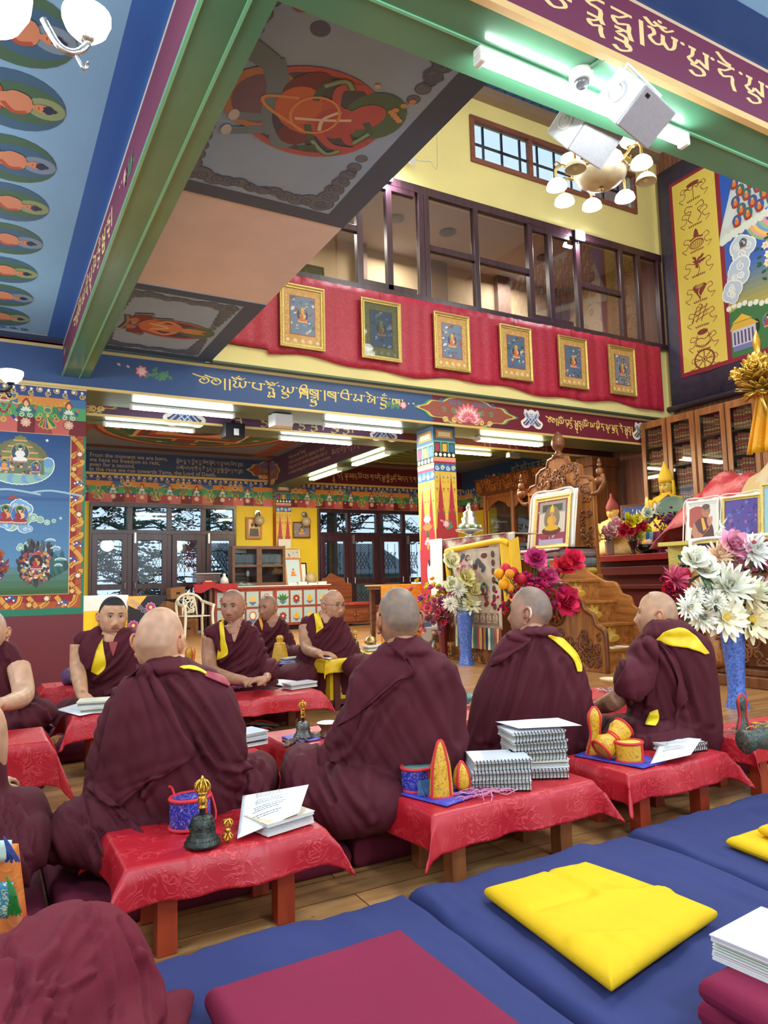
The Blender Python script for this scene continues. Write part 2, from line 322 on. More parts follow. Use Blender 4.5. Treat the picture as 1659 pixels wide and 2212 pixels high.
GL = {'p': [[(0,0),(.2,0)],[(.08,0),(.06,-.42),(.5,-.6)],[(.5,0),(.5,-.62)],[(.38,0),(.58,0)]],
 'm': [[(.02,0),(.22,0)],[(.14,0),(.1,-.32),(.0,-.5),(.16,-.62),(.26,-.4)],[(.26,-.4),(.5,-.6)],[(.5,0),(.5,-.64)],[(.4,0),(.58,0)]],
 'n': [[(0,0),(.5,0)],[(.42,0),(.2,-.26),(.04,-.34),(.14,-.55),(.4,-.4),(.4,-.7),(.46,-1.0)]],
 't': [[(0,0),(.5,0)],[(.28,0),(.06,-.3),(.2,-.42),(.4,-.35),(.4,-.65),(.46,-.95)]],
 'a': [[(0,-.04),(.12,-.02),(.16,-.2),(.04,-.42),(.18,-.6),(.36,-.45),(.38,-.08)],[(.36,-.3),(.5,-.58),(.66,-.4),(.7,0)],[(.6,0),(.78,0)]],
 'l': [[(.02,-.05),(.18,0),(.24,-.2),(.1,-.36),(.14,-.6),(.34,-.5),(.38,-.2)],[(.42,0),(.62,0)],[(.54,0),(.54,-.72)],[(.36,-.4),(.54,-.2)]],
 'h': [[(0,0),(.5,0)],[(.26,0),(.1,-.22),(.36,-.3),(.46,-.5),(.22,-.68),(.04,-.52)]],
 's': [[(.0,0),(.2,0)],[(.1,0),(.14,-.28),(.0,-.46),(.16,-.62),(.3,-.34)],[(.12,-.2),(.5,-.55)],[(.5,0),(.5,-.65)],[(.4,0),(.58,0)]],
 'b': [[(0,0),(.56,0)],[(.06,0),(.05,-.4),(.5,-.58)],[(.5,0),(.5,-.62)]],
 'g': [[(0,0),(.56,0)],[(.1,0),(.04,-.36),(.22,-.44),(.28,-.1)],[(.46,0),(.46,-1.0)]],
 'd': [[(0,0),(.48,0)],[(.32,0),(.08,-.28),(.36,-.36),(.36,-.7),(.42,-.9)]],
 'y': [[(.0,-.03),(.12,0),(.2,-.14),(.04,-.34),(.1,-.56),(.5,-.6)],[(.26,-.2),(.26,-.52)],[(.5,0),(.5,-.64)],[(.4,0),(.58,0)]],
 'r': [[(0,0),(.46,0)],[(.32,0),(.08,-.3),(.3,-.5),(.4,-.45)]],
 'f': [[(0,0),(.2,0)],[(.08,0),(.06,-.42),(.5,-.6)],[(.5,0),(.5,-.62)],[(.3,0),(.58,0)],[(.34,0),(.22,-.24),(.44,-.28)]],
 'x': [[(0,0),(.56,0)],[(.06,0),(.05,-.4),(.5,-.58)],[(.5,0),(.5,-.95)],[(.12,-.08),(.44,-.42)],[(.42,-.08),(.12,-.4)]],
 'T': [[(0,0),(.5,0)],[(.2,0),(.42,-.3),(.26,-.42),(.06,-.36),(.1,-.65),(.04,-.95)]],
 'O': [[(-.06,.32),(.12,.12),(.3,.22),(.46,.12),(.68,.34)]],'I': [[(.08,.06),(.2,.34),(.42,.34),(.44,.06)]],'E': [[(.0,.42),(.2,.16),(.4,.1)]],
 'N': [[(.16,.3),(.32,.24),(.5,.3)]],'U': [[(.04,-.72),(.34,-.74),(.4,-.95),(.16,-1.12),(.02,-1.0)]],'V': [[(.12,-.7),(.4,-.74),(.28,-1.0),(.44,-1.2)]],'R': [[(.0,-.7),(.34,-.72),(.1,-1.02)]],
 '|': [[(.1,.08),(.1,-.95)]],'.': [],'@': [[(-.34,.2),(.06,.02),(.36,-.02),(.5,-.3),(.26,-.56),(.02,-.36),(.16,-.12),(.3,-.26)]]}
GM = {'|','.','@'}; GW = {'|': .26,'.': .2,'@': .62,'a': .84,'l': .68}
def FY(Y,x=0,z=0): return (V((x,Y,z)),V((1,0,0)),V((0,0,1)),V((0,-1,0)))      # a surface that faces -Y
def FX(X,y=0,z=0): return (V((X,y,z)),V((0,-1,0)),V((0,0,1)),V((-1,0,0)))     # faces -X: u runs towards -Y
def FX2(X,y=0,z=0): return (V((X,y,z)),V((0,-1,0)),V((0,0,1)),V((-1,0,0)))
def FZ(z,x=0,y=0): return (V((x,y,z)),V((1,0,0)),V((0,1,0)),V((0,0,-1)))      # a ceiling seen from below
GOLD = (226,190,92); CREAM = (222,202,150)
# ================================================================ STRUCTURE
def struct(name,mb,m,parent=None,**k): return mb.build(name,m,parent,kind=None if parent else 'structure',**k)
GREEN = mat('green_gloss_paint',(76,128,100),.22,0,.08,3,.03,30,spec=.6)
DKGREEN = mat('dark_green_paint',(70,92,80),.4); YEL = mat('pale_yellow_wall',(226,214,150),.7,0,.06,1.2,.04,40)
BRIGHT = mat('bright_yellow_wall',(240,205,40),.6,0,.04,2); MAROON = mat('maroon_paint',(108,34,44),.4,0,.05,2)
MAUVE = mat('mauve_red_beam_paint',(120,52,74),.45,0,.05,2); BLUEB = mat('dark_blue_beam_paint',(48,72,116),.45,0,.12,3)
SKYC = mat('sky_blue_ceiling_paint',(130,180,224),.5,0,.06,1.5); ROYAL = mat('royal_blue_ceiling_border',(52,104,186),.5,0,.05,2)
GREYB = mat('grey_blue_ceiling_paint',(146,182,226),.6,0,.05,2); PINK = mat('dusty_pink_plaster',(228,218,222),.75,0,.05,3,.05,30)
DKW = wood('dark_purple_brown_joinery',(48,28,40),(74,44,56),.3,2,1); PINE = wood('knotty_pine_panelling',(120,78,66),(158,110,92),.5,2,.6)
WHITE = mat('white_plaster',(226,224,218),.7)
# floor boards
m,nt,b = nodes('varnished_plank_floor'); tc = nt.nodes.new('ShaderNodeTexCoord'); L = nt.links.new
br = nt.nodes.new('ShaderNodeTexBrick'); br.inputs['Scale'].default_value = 1; br.inputs['Brick Width'].default_value = 1.7; br.inputs['Row Height'].default_value = .145; br.inputs['Mortar Size'].default_value = .0022
br.inputs['Color1'].default_value = (0,0,0,1); br.inputs['Color2'].default_value = (1,1,1,1); br.inputs['Mortar'].default_value = (.5,.5,.5,1); br.offset = .37
L(tc.outputs['Object'],br.inputs[0]); mp = nt.nodes.new('ShaderNodeMapping'); mp.inputs['Scale'].default_value = (2.2,22,1); L(tc.outputs['Object'],mp.inputs[0])
vm = nt.nodes.new('ShaderNodeVectorMath'); vm.operation = 'ADD'; L(mp.outputs[0],vm.inputs[0]); L(br.outputs[0],vm.inputs[1])
ns = nt.nodes.new('ShaderNodeTexNoise'); ns.inputs['Scale'].default_value = 1; ns.inputs['Detail'].default_value = 6; ns.inputs['Distortion'].default_value = .8; L(vm.outputs[0],ns.inputs[0])
ra = nt.nodes.new('ShaderNodeValToRGB'); ra.color_ramp.elements[0].color = lin((150,96,54)); ra.color_ramp.elements[1].color = lin((208,158,100)); ra.color_ramp.elements[0].position = .25; ra.color_ramp.elements[1].position = .75; L(ns.outputs[0],ra.inputs[0])
mx = nt.nodes.new('ShaderNodeMix'); mx.data_type = 'RGBA'; mx.blend_type = 'MULTIPLY'; mx.inputs[0].default_value = .35; L(ra.outputs[0],mx.inputs[6])
r2 = nt.nodes.new('ShaderNodeValToRGB'); r2.color_ramp.elements[0].color = (.5,.42,.36,1); L(br.outputs[0],r2.inputs[0]); L(r2.outputs[0],mx.inputs[7])
vo = nt.nodes.new('ShaderNodeTexVoronoi'); m3 = nt.nodes.new('ShaderNodeMapping'); m3.inputs['Scale'].default_value = (2.4,5.2,1); L(tc.outputs['Object'],m3.inputs[0]); L(m3.outputs[0],vo.inputs[0])
r3 = nt.nodes.new('ShaderNodeValToRGB'); r3.color_ramp.elements[0].position = .035; r3.color_ramp.elements[0].color = (.12,.06,.03,1); r3.color_ramp.elements[1].position = .1; L(vo.outputs['Distance'],r3.inputs[0])
m4 = nt.nodes.new('ShaderNodeMix'); m4.data_type = 'RGBA'; m4.blend_type = 'MULTIPLY'; m4.inputs[0].default_value = .85; L(mx.outputs[2],m4.inputs[6]); L(r3.outputs[0],m4.inputs[7])
m5 = nt.nodes.new('ShaderNodeMix'); m5.data_type = 'RGBA'; m5.blend_type = 'MULTIPLY'; L(br.outputs['Fac'],m5.inputs[0]); L(m4.outputs[2],m5.inputs[6]); m5.inputs[7].default_value = (.25,.15,.1,1)
L(m5.outputs[2],b.inputs['Base Color']); b.inputs['Roughness'].default_value = .3; FLOOR = m
struct('floor',MB().box((-6,-4,-.1),(13,16.2,0)),FLOOR)
# ---- paint patterns
def scrolls(a,x0,x1,y0,y1,c,n,wd=.006,seed=3):
    q = RR(seed)
    for i in range(n):
        x = x0+(x1-x0)*(i+.5)/n; y = (y0+y1)/2+(y1-y0)*.2*(-1)**i; a.curl(x,y,min((x1-x0)/n,(y1-y0))*.42,c,wd,(-1)**i,q.random()*6,10)
def face(a,x,y,k): # the gold grinning lion mask
    a.push(x,y,k)
    for s in (-1,1):
        a.line([(s*.35,-.05),(s*.72,.1),(s*.8,.4),(s*.6,.45)],.14,(214,180,90)); a.line([(s*.5,-.2),(s*.85,-.3),(s*1.0,-.12)],.1,(226,200,120))
        a.curl(s*.42,.42,.16,(240,240,235),.04,s,1)
    a.up(); a.ell(0,.5,.42,.18,(96,40,50)); a.ell(0,.12,.56,.36,(212,178,92)); a.ell(0,-.12,.4,.2,(212,178,92)); a.up()
    for s in (-1,1): a.circ(s*.26,.16,.13,(245,240,225),12); a.up(); a.circ(s*.26,.16,.08,(90,30,30),10); a.up(); a.circ(s*.26,.16,.035,(20,20,20),8); a.line([(s*.1,.3),(s*.3,.36),(s*.48,.26)],.06,(110,60,60))
    a.ell(0,.02,.2,.1,(170,56,76)); a.ring(0,.58,.2,.2,.06,(245,245,235),a0=PI,a1=2*PI); a.circ(0,.56,.1,(240,205,90),10); a.up()
    a.rect(-.3,-.2,.3,-.1,(150,40,50)); a.up()
    for i in range(6): a.rect(-.28+.1*i,-.18,-.2+.1*i,-.1,(248,246,235))
    a.up(); a.line([(-.34,-.3),(-.3,-.6),(0,-1.0),(.3,-.6),(.34,-.3)],.16,(150,60,70),smooth=2); a.up()
    for s in (-1,1):
        for j in range(4): a.circ(s*(.33-.08*j),-.34-.16*j,.05,(220,150,90),8)
    a.ell(0,-.45,.1,.13,(60,120,160),10); a.ell(-.1,-.35,.08,.08,(190,70,80),8); a.ell(.1,-.35,.08,.08,(120,160,90),8)
    a.line([(0,-1),(0,-1.3)],.05,GOLD); a.ring(0,-1.45,.2,.2,.05,GOLD); a.flower(0,-1.45,.16,GOLD,(150,40,50),8)
    for s in (-1,1): a.line([(s*.3,-.65),(s*.42,-.95),(s*.6,-1.2)],.05,GOLD); a.circ(s*.36,-.9,.1,GOLD,10); a.up(); a.circ(s*.36,-.9,.05,(60,60,60),8); a.line([(s*.5,-1.1),(s*.72,-1.38)],.2,(52,84,140),smooth=0); a.up(); a.line([(s*.7,-1.36),(s*.86,-1.5)],.14,(240,238,230),smooth=0)
    a.up(); a.pop()
def jewel(a,x,y,k):
    a.push(x,y,k); a.petal(0,.1,PI/2,.7,.5,(150,60,60)); a.up(); a.petal(0,.12,PI/2,.5,.32,(240,190,120)); a.up(); a.lotus(0,-.15,.38,(230,232,228),(250,250,248),5)
    for s in (-1,1): a.curl(s*.28,-.42,.2,(236,236,232),.06,s,2); a.ell(s*.5,-.1,.12,.2,(70,100,140),10,s*.5); a.ell(s*.6,.15,.1,.16,(200,110,100),10,-s*.5)
    a.flower(0,-.95,.4,(238,190,160),(230,225,210),9,(150,60,60)); a.pop()
def fan(a,x,y,k):
    a.push(x,y,k)
    for s in (-1,1):
        for j in range(4): a.circ(s*(.25+.3*j),.6+.12*j,.13,(222,180,80),8); a.circ(s*(.25+.3*j),.6+.12*j+.001,.07,(90,50,40),8) if 0 else None
        a.line([(0,.45),(s*.5,.72),(s*1.1,1.0)],.1,(214,150,60)); a.ring(s*.62,-.35,.2,.2,.07,GOLD,14); a.ring(s*.5,-.1,.16,.16,.06,GOLD,12)
    a.up(); a.circ(0,.35,.2,(90,130,150),12); a.ring(0,.3,.3,.26,.07,GOLD); a.line([(0,.1),(0,-.3)],.07,GOLD); a.circ(0,-.1,.12,(230,200,100),10); a.up()
    cs = [(60,140,90),(190,70,70),(60,100,150),(230,190,100),(60,140,90)]
    for i in range(5): an = -PI/2+(i-2)*.32; a.petal(0,-.25,an,1.0,.34,GOLD,.9); a.up(); a.petal(0,-.25,an,.92,.24,cs[i],.9); a.up()
    a.pop()
def frieze(a,u0,u1,v0,v1,per,off=0,seed=2):
    h = v1-v0; q = RR(seed); n = max(2,int((u1-u0)/(per/5))); dx = (u1-u0)/n
    a.rect(u0,v0,u1,v1,(54,78,140)); a.up()
    for i in range(n):
        x = u0+dx*i; a.rect(x,v0+h*.58,x+dx,v0+h*.78,(224,148,70) if i % 4 != 2 else (70,120,170)); a.rect(x,v0+h*.32,x+dx,v0+h*.6,(62,140,92) if i % 2 else (86,170,104)); a.rect(x,v0,x+dx,v0+h*.33,[(122,36,48),(176,70,78),(214,110,104)][(i*7) % 3])
    a.up(); scrolls(a,u0,u1,v1-h*.2,v1,(222,190,104),n*2,h*.022); a.up()
    for i in range(n*2): a.circ(u0+(i+.5)*dx/2,v1-h*.06,h*.03,(240,240,235),8)
    a.up(); i = 0; x = u0+off-per
    while x < u1+per*.3:
        for dxx,fn,k,yy in ((0,face,.3,.68),(per*.25,jewel,.3,.5),(per*.5,fan,.28,.42),(per*.75,jewel,.3,.5)):
            if u0+h*.14 < x+dxx < u1-h*.14: fn(a,x+dxx,v0+h*yy,h*k)
        x += per
def cutband(a,u0,u1,v0,v1,c): a.rect(u0,v0,u1,v1,c)
def scallop(a,x,y,wd,h,dirn=1,n=3): # carved-looking corner block of scroll work with a green and gold rim
    pts = [(0,0),(.35,.0),(.5,.16),(.72,.18),(.82,.36),(1,.5),(.82,.64),(.72,.82),(.5,.84),(.35,1),(0,1)]
    for k,c in ((1.0,(60,150,110)),(.95,(226,190,104)),(.9,(150,82,70))):
        a.poly([(x+dirn*wd*p*k,y+h*(.5+(q-.5)*(1 if p < .3 else k))) for p,q in cat(pts,3)],c); a.up()
    for i in range(14): q = RR(i); a.curl(x+dirn*wd*(.05+.7*q.random()*(1-abs(i % 3-1)*.35)),y+h*(.15+.35*(i % 3)),h*.12,[(226,196,120),(90,150,120),(80,110,170)][i % 3],h*.035,1 if i % 2 else -1,q.random()*6,9)
    a.up()
def peony(a,x,y,r,flip=1):
    for i in range(9):
        q = RR(i+3); px_,py_ = x+flip*r*(1+.75*i*.5),y+r*(q.random()-.6)*1.6
        for j in range(3): a.petal(px_,py_,q.random()*6,r*.7,r*.45,(88,140,104))
    a.line([(x,y),(x+flip*r*2,y-r*.4),(x+flip*r*4.6,y-r*.9)],r*.06,(88,130,100)); a.line([(x,y),(x-flip*r*1.6,y+r*.3),(x-flip*r*3,y+r*.5)],r*.06,(88,130,100))
    for dx,dy in ((1.7,.35),(3,.5)): a.petal(x-flip*r*dx,y+r*dy,2.6,r*.6,r*.4,(226,180,190))
    a.up(); a.flower(x,y,r,(226,160,165),(240,210,120),7,(190,90,105)); a.flower(x,y,r*.6,(240,205,205),(238,210,120),6)
def knot(a,x,y,k,c=(90,130,190)): # endless knot with a white scarf
    a.push(x,y,k); W_ = (236,236,234)
    for s in (-1,1): a.line([(s*.5,.7),(s*.8,.9),(s*.85,.5),(s*.7,.2),(s*.95,-.1),(s*1.3,-.35),(s*1.0,-.75),(s*.5,-.7),(s*.3,-.4)],.26,W_)
    a.ell(0,.55,.55,.5,W_); a.up()
    for d in (-.42,0,.42):
        for s in (1,-1): a.line([(d-.62,-s*.62-.0+0),(d+.62,s*.62)] if s > 0 else [(d-.62,.62),(d+.62,-.62)],.17,c,smooth=0)
    a.up()
    for d in (-.42,0,.42):
        for s in (1,-1): a.line([(d-.6,-s*.6),(d+.6,s*.6)] if s > 0 else [(d-.6,.6),(d+.6,-.6)],.045,W_,smooth=0)
    a.up(); a.pop()
# ---- mural wall on the left
wl = struct('wall_left',MB().box((-6,8.2,0),(.93,8.36,3.7)),MAROON)
a = Art(FY(8.2)); a.rect(-6,.74,.93,.81,(38,124,96)); a.rect(.9,.81,.93,2.63,(38,124,96)); a.rect(-2.2,.81,.9,2.63,(176,84,46)); a.up()
a.rect(-2.2,.875,.845,2.63,(150,34,42)); a.up()
for (x0,y0,x1,y1) in ((.785,.95,.9,2.63),(-2.2,.815,.9,.95)): # silk border: gold bands, chrysanthemums, blue bells
    n = 13 if x1-x0 < 1 else 24
    for i in range(n):
        if x1-x0 < 1: yy = y0+(y1-y0)*i/n; a.line([(x0+.005,yy+.02),(x0+.04,yy+.06),(x1-.01,yy+.09),(x1-.005,yy+.13)] if i % 3 else [(x0+.005,yy+.12),(x1-.05,yy+.05),(x1-.005,yy)],.045,(216,160,66))
        else: xx = x0+(x1-x0)*i/n; a.line([(xx,y0+.01),(xx+.06,y0+.05),(xx+.08,y1-.01)] if i % 2 else [(xx+.1,y0+.01),(xx+.02,y1-.02)],.045,(216,160,66))
    a.up()
    for i in range(n):
        if x1-x0 < 1: yy = y0+(y1-y0)*i/n; a.line([(x0+.01,yy+.03),(x0+.05,yy+.075),(x1-.01,yy+.1)],.007,(120,44,24))
        else: xx = x0+(x1-x0)*i/n; a.line([(xx+.02,y0+.01),(xx+.07,y0+.06),(xx+.09,y1-.01)],.007,(120,44,24))
    a.up()
    for i in range(int(n*.8)):
        q = RR(i); k = i/(n*.8)
        p = (x0+.03+.055*(i % 2),y0+(y1-y0)*k+.03) if x1-x0 < 1 else (x0+(x1-x0)*k+.03,y0+.035+.06*(i % 2))
        if i % 4 < 2:
            for j in range(9): a.petal(p[0],p[1],j*.7,.048,.014,(110,40,30))
            a.up()
            for j in range(9): a.petal(p[0],p[1],j*.7+.2,.03,.012,(246,226,190) if i % 2 else (236,190,120))
        else:
            for j in range(3): xx,yy = p[0]+.03*(j-1),p[1]+.022*(j % 2); a.circ(xx,yy,.019,(52,90,150),10); a.up(); a.petal(xx-.006,yy,2.4+j,.024,.018,(246,246,250))
        a.up()
a.rect(-2.2,.95,.785,2.63,(222,196,120)); a.up()
for i in range(24): # painted sky, deep blue at the top of the picture
    t = i/23; y0 = .955+1.67*i/24; cc = (98-60*t,150-72*t,186-50*t) if i > 3 else (64+8*i,104+8*i,64+22*i)
    a.rect(-2.2,y0,.778,y0+1.67/24,cc)
a.up(); a.rect(-2.2,1.92,.778,1.96,(58,92,146)); a.up()
def shrine(a,x,y,k):
    for i in range(18): t = PI*(-.1+1.2*i/17); a.circ(x+k*1.0*mc(t)*(.9),y-k*.1+k*.85*ms(t),k*.2,(118,116,66),10)
    for i in range(22): t = PI*(.95+1.1*i/21); a.circ(x+k*1.05*mc(t),y+k*.62*ms(t)-k*.1,k*.24,(228,240,236),12); 
    a.up()
    for i in range(22): t = PI*(.95+1.1*i/21); a.circ(x+k*1.05*mc(t),y+k*.62*ms(t)-k*.1,k*.2,(140,186,170) if i % 3 else (110,160,206),12); 
    a.up(); a.poly([(x-k*.9,y-.5*k),(x-k*.85,y+.3*k),(x-.4*k,y+.8*k),(x,y+1.1*k),(x+.4*k,y+.8*k),(x+.85*k,y+.3*k),(x+.9*k,y-.5*k)],(104,118,88)); a.up()
    for j in range(4):
        wd = k*(.85-.2*j); yy = y+k*(.1+.24*j); a.rect(x-wd,yy,x+wd,yy+k*.07,(226,160,104)); a.up(); a.rect(x-wd*.8,yy+k*.07,x+wd*.8,yy+k*.2,(120,136,76)); a.up()
    q = RR(5)
    for j in range(60): a.circ(x+k*(q.random()-.5)*1.5,y-k*.5+k*q.random()*.7,k*.05,q.choice([(120,40,50),(230,190,170),(110,130,110),(90,80,120),(220,160,90)]),7)
    a.up(); a.figure(x,y+k*.25,k*.34,(240,240,236),(240,236,230),(90,130,110),(60,80,100)); a.figure(x-k*.55,y-k*.2,k*.2,(222,150,70)); a.figure(x+k*.58,y-k*.25,k*.2,(90,80,110))
shrine(a,.3,2.32,.255)
for i in range(7): a.line([(-2+.4*i,2.0),(-1.8+.4*i,2.03),(-1.5+.4*i,1.985)],.02,(160,190,206))
a.up()
for i,(x,y,wd,h,tl) in enumerate(((.24,1.72,.36,.2,.9),(.28,1.66,.4,.12,0),(.12,1.8,.2,.12,0),(.33,1.83,.16,.16,0),(.37,1.45,.22,.08,.9),(.62,1.42,.16,.05,0))): a.cloud(x,y,wd,h,[(140,186,166),(120,170,210)][i % 2],(232,242,236),i,tl)
a.figure(.18,1.75,.085,(150,44,48)); a.figure(.31,1.745,.085,(150,44,48),(240,190,140)); a.poly([(.19,1.93),(.3,1.93),(.245,1.98)],(150,70,60)); a.up()
def wrath(a,x,y,k,c,body): # flame-ringed protector crowd
    q = RR(int(x*90))
    for j in range(90): t = q.random()*2*PI; r = .55+.45*q.random(); a.petal(x+k*.75*r*mc(t),y+k*r*ms(t),PI/2+(q.random()-.5),k*.35,k*.14,q.choice(c))
    a.up()
    for j in range(150): t = q.random()*6.28; r = q.random()**.6; a.ell(x+k*.66*r*mc(t),y+k*.75*r*ms(t),k*.09*(.4+q.random()),k*.06,q.choice(body),7,q.random()*3)
    a.up(2); a.figure(x,y+.1*k,k*.3,body[0],body[1],None,(60,40,40),rim=None)
wrath(a,.06,1.22,.19,[(150,60,30),(120,50,30),(170,84,40)],[(40,56,110),(60,80,150),(230,226,220),(140,40,40),(20,24,40)])
wrath(a,.47,1.24,.23,[(60,62,70),(90,92,96),(40,42,50)],[(160,60,66),(210,160,80),(230,226,220),(50,50,60),(180,90,100),(200,140,90)])
for j in range(8): q = RR(j); a.petal(.63+.017*j,1.12+.01*j,1.6+.2*(q.random()-.5),.1+.16*q.random(),.05,[(52,96,104),(46,84,76),(60,110,96)][j % 3],.4)
a.up()
for x,y,wd in ((.65,1.42,.1),(.7,1.3,.12),(.68,1.24,.08),(.6,1.5,.1)): a.ell(x,y,wd*.5,.03,(236,244,240),14,0,0,PI); a.up(); a.ell(x,y,wd*.42,.022,(130,176,190),14,0,0,PI); a.up()
a.figure(.06,1.15,.001); a.rect(-2.2,.955,.778,1.0,(58,96,52)); a.up(); a.circ(.55,2.56,.014,(240,240,240)); a.up()
a.rect(-6,2.63,.93,3.13,(40,40,60)); a.up(); frieze(a,-2.2,.925,2.63,3.13,.82,.7,4); a.rect(-6,3.13,.93,3.16,CREAM); a.build('mural_painting',wl)
# ---- back beam and slab
bb = struct('trim_back_beam',MB().box((-6,8.2,3.17),(10.2,8.95,3.62)),DKGREEN)
MB().box((-6,8.17,3.145),(10.2,8.2,3.175)).build('gilt_edge',mat('cream_gilt_edge',(222,198,130),.4,.2),bb)
a = Art(FY(8.2)); a.rect(-6,3.18,5.4,3.58,(60,88,138)); a.rect(5.4,3.18,10.2,3.58,(112,34,52)); a.up(); a.rect(-6,3.565,10.2,3.6,(206,184,130)); a.up()
a.scribe('@ @ | | aON . p . dmO . aU . xTI xnU . | x . bI . m . lE . hUN . fT |',2.15,3.44,.135,(238,212,110),.11,2.8)
peony(a,1.5,3.42,.075,1); peony(a,4.92,3.37,.06,-1)
for s in (-1,1): scallop(a,6.0,3.185,.92,.375,s)
a.lotus(6.0,3.25,.26,(220,120,136),(244,196,200),9); a.lotus(6.0,3.23,.12,(200,90,110),(240,170,180),5)
knot(a,7.18,3.37,.15); knot(a,9.55,3.37,.155,(110,150,130)); a.scribe('@ @ | | aON . bR rUN . sbV hV | aON . a . mRI . t . aV . yU rd . dE . sbV hV |',7.5,3.43,.115,(240,214,120),.14,1.85)
a.build('painted_lettering',bb)
struct('trim_balcony_slab',MB().box((2.28,8.1,3.62),(10.28,8.4,3.84)).box((2.28,8.16,3.84),(10.28,8.3,4.86)),YEL)
MB().box((2.28,8.095,3.60),(10.28,8.4,3.625)).build('trim_green_soffit',DKGREEN,kind='structure')
wb = struct('wall_back',MB().box((2.28,8.2,6.5),(6.22,8.36,8.4)).box((9.75,8.2,6.5),(10.3,8.36,8.4)).box((6.22,8.2,6.5),(9.75,8.36,7.22)).box((6.22,8.2,7.96),(9.75,8.36,8.4)),YEL)
MB().box((2.28,8.05,8.25),(10.28,8.2,8.4)).build('trim_cornice',mat('dusty_brown_cornice',(140,118,100),.6),kind='structure')
# clerestory window
wn = struct('window_1',MB().box((6.22,8.16,7.22),(9.75,8.24,7.29)).box((6.22,8.16,7.89),(9.75,8.24,7.96)).box((6.22,8.16,7.29),(6.29,8.24,7.89)).box((9.68,8.16,7.29),(9.75,8.24,7.89)).box((7.34,8.16,7.29),(7.42,8.24,7.89)).box((8.5,8.16,7.29),(8.58,8.24,7.89)),wood('red_brown_window_wood',(110,62,52),(140,86,70),.45,0,1),bev=.006)
g = MB()
for k in range(9): g.box((6.5+.36*k,8.25,7.29),(6.53+.36*k,8.28,7.89))
g.box((6.29,8.25,7.56),(9.68,8.28,7.59)); g.build('bar',mat('dark_steel_bars',(40,44,60),.5),wn)
GLASS = glass('window_glass',(214,226,236),.86); GLASS2 = glass('partition_glass',(206,206,210),.8)
MB().box((6.29,8.22,7.29),(9.68,8.23,7.89)).build('pane',GLASS,wn)
struct('ceiling_atrium',MB().box((2.28,2.1,8.4),(10.3,8.36,8.5)),WHITE)
a = Art(FZ(8.4)); a.rect(2.28,7.2,9.0,8.2,(62,100,150)); a.up()
for i in range(18): a.line([(2.4+.36*i,7.95),(2.55+.36*i,8.08),(2.7+.36*i,7.98)],.03,(40,70,110)); a.curl(2.5+.36*i,7.8,.1,(40,70,110),.02)
for i in range(26): t = PI*1.0+PI*i/26; a.poly([(6.5+1.5*mc(t)*k,6.9+.75*-ms(t)*k) for t,k in ((t,1),(t+PI/26,1),(t+PI/26,.85),(t,.85))],[(170,90,80),(90,120,100),(170,80,90)][i % 3])
a.build('ceiling_painting',bpy.data.objects['ceiling_atrium'])
struct('wall_atrium_side',MB().box((2.12,2.45,3.72),(2.28,8.2,8.4)),YEL); struct('wall_atrium_front',MB().box((2.28,2.12,3.72),(10.3,2.3,8.4)),YEL)
# right wall of pine boards
wr = struct('wall_right',MB().box((10.28,-4,0),(10.42,9.6,8.5)),PINE)
g = MB()
for i in range(12): g.box((10.265,8.08-.09*i,3.6),(10.28,8.155-.09*i,8.4))
g.build('board',PINE,wr); MB().box((10.2,8.14,3.6),(10.28,8.2,8.4)).build('corner_post',YEL,wr)
# gallery room behind the glass
struct('floor_gallery',MB().box((2.3,8.36,4.55),(10.3,10.6,4.65)),PINE); struct('wall_gallery',MB().box((2.3,10.5,4.65),(11.2,10.6,6.9)).box((2.2,8.36,4.65),(2.3,10.6,6.9)).box((10.3,8.36,4.65),(10.4,10.6,6.9)),mat('beige_plaster',(216,194,158),.7))
struct('ceiling_gallery',MB().box((2.2,8.36,6.75),(10.4,10.6,6.85)),mat('gallery_ceiling',(178,164,156),.7))
g = MB()
for x,wd in ((3.9,.35),(5.4,.2),(6.9,.35),(8.4,.3),(9.7,.3)): g.box((x,10.38,4.65),(x+wd,10.5,6.75))
g.box((2.3,10.4,5.5),(10.3,10.5,5.62)).build('trim_gallery_piers',mat('mauve_brown_pier',(140,116,106),.6),kind='structure')
# glazed partition
wp = struct('window_2',MB().box((2.28,8.1,6.42),(10.2,8.2,6.54)).box((2.28,8.08,4.83),(10.2,8.2,4.92)),DKW,bev=.006)
g = MB()
for x in (2.4,3.3,4.27,4.73,5.25,5.34,6.2,7.23,7.63,8.22,9.2,9.62,10.13): g.box((x-.045,8.1,4.9),(x+.045,8.19,6.44))
g.build('mullion',DKW,wp,bev=.006)
g = MB()
for x0,x1,z in ((2.3,4.27,5.68),(5.34,7.23,5.66),(8.22,9.2,5.66)): g.box((x0,8.105,z-.045),(x1,8.185,z+.045))
for x in (4.73,7.63): g.box((x-.42,8.1,4.92),(x+.42,8.18,5.0)); g.box((x-.42,8.1,6.34),(x+.42,8.18,6.42))
g.build('transom',DKW,wp,bev=.006); MB().box((2.3,8.14,4.9),(10.15,8.15,6.44)).build('pane',GLASS2,wp)
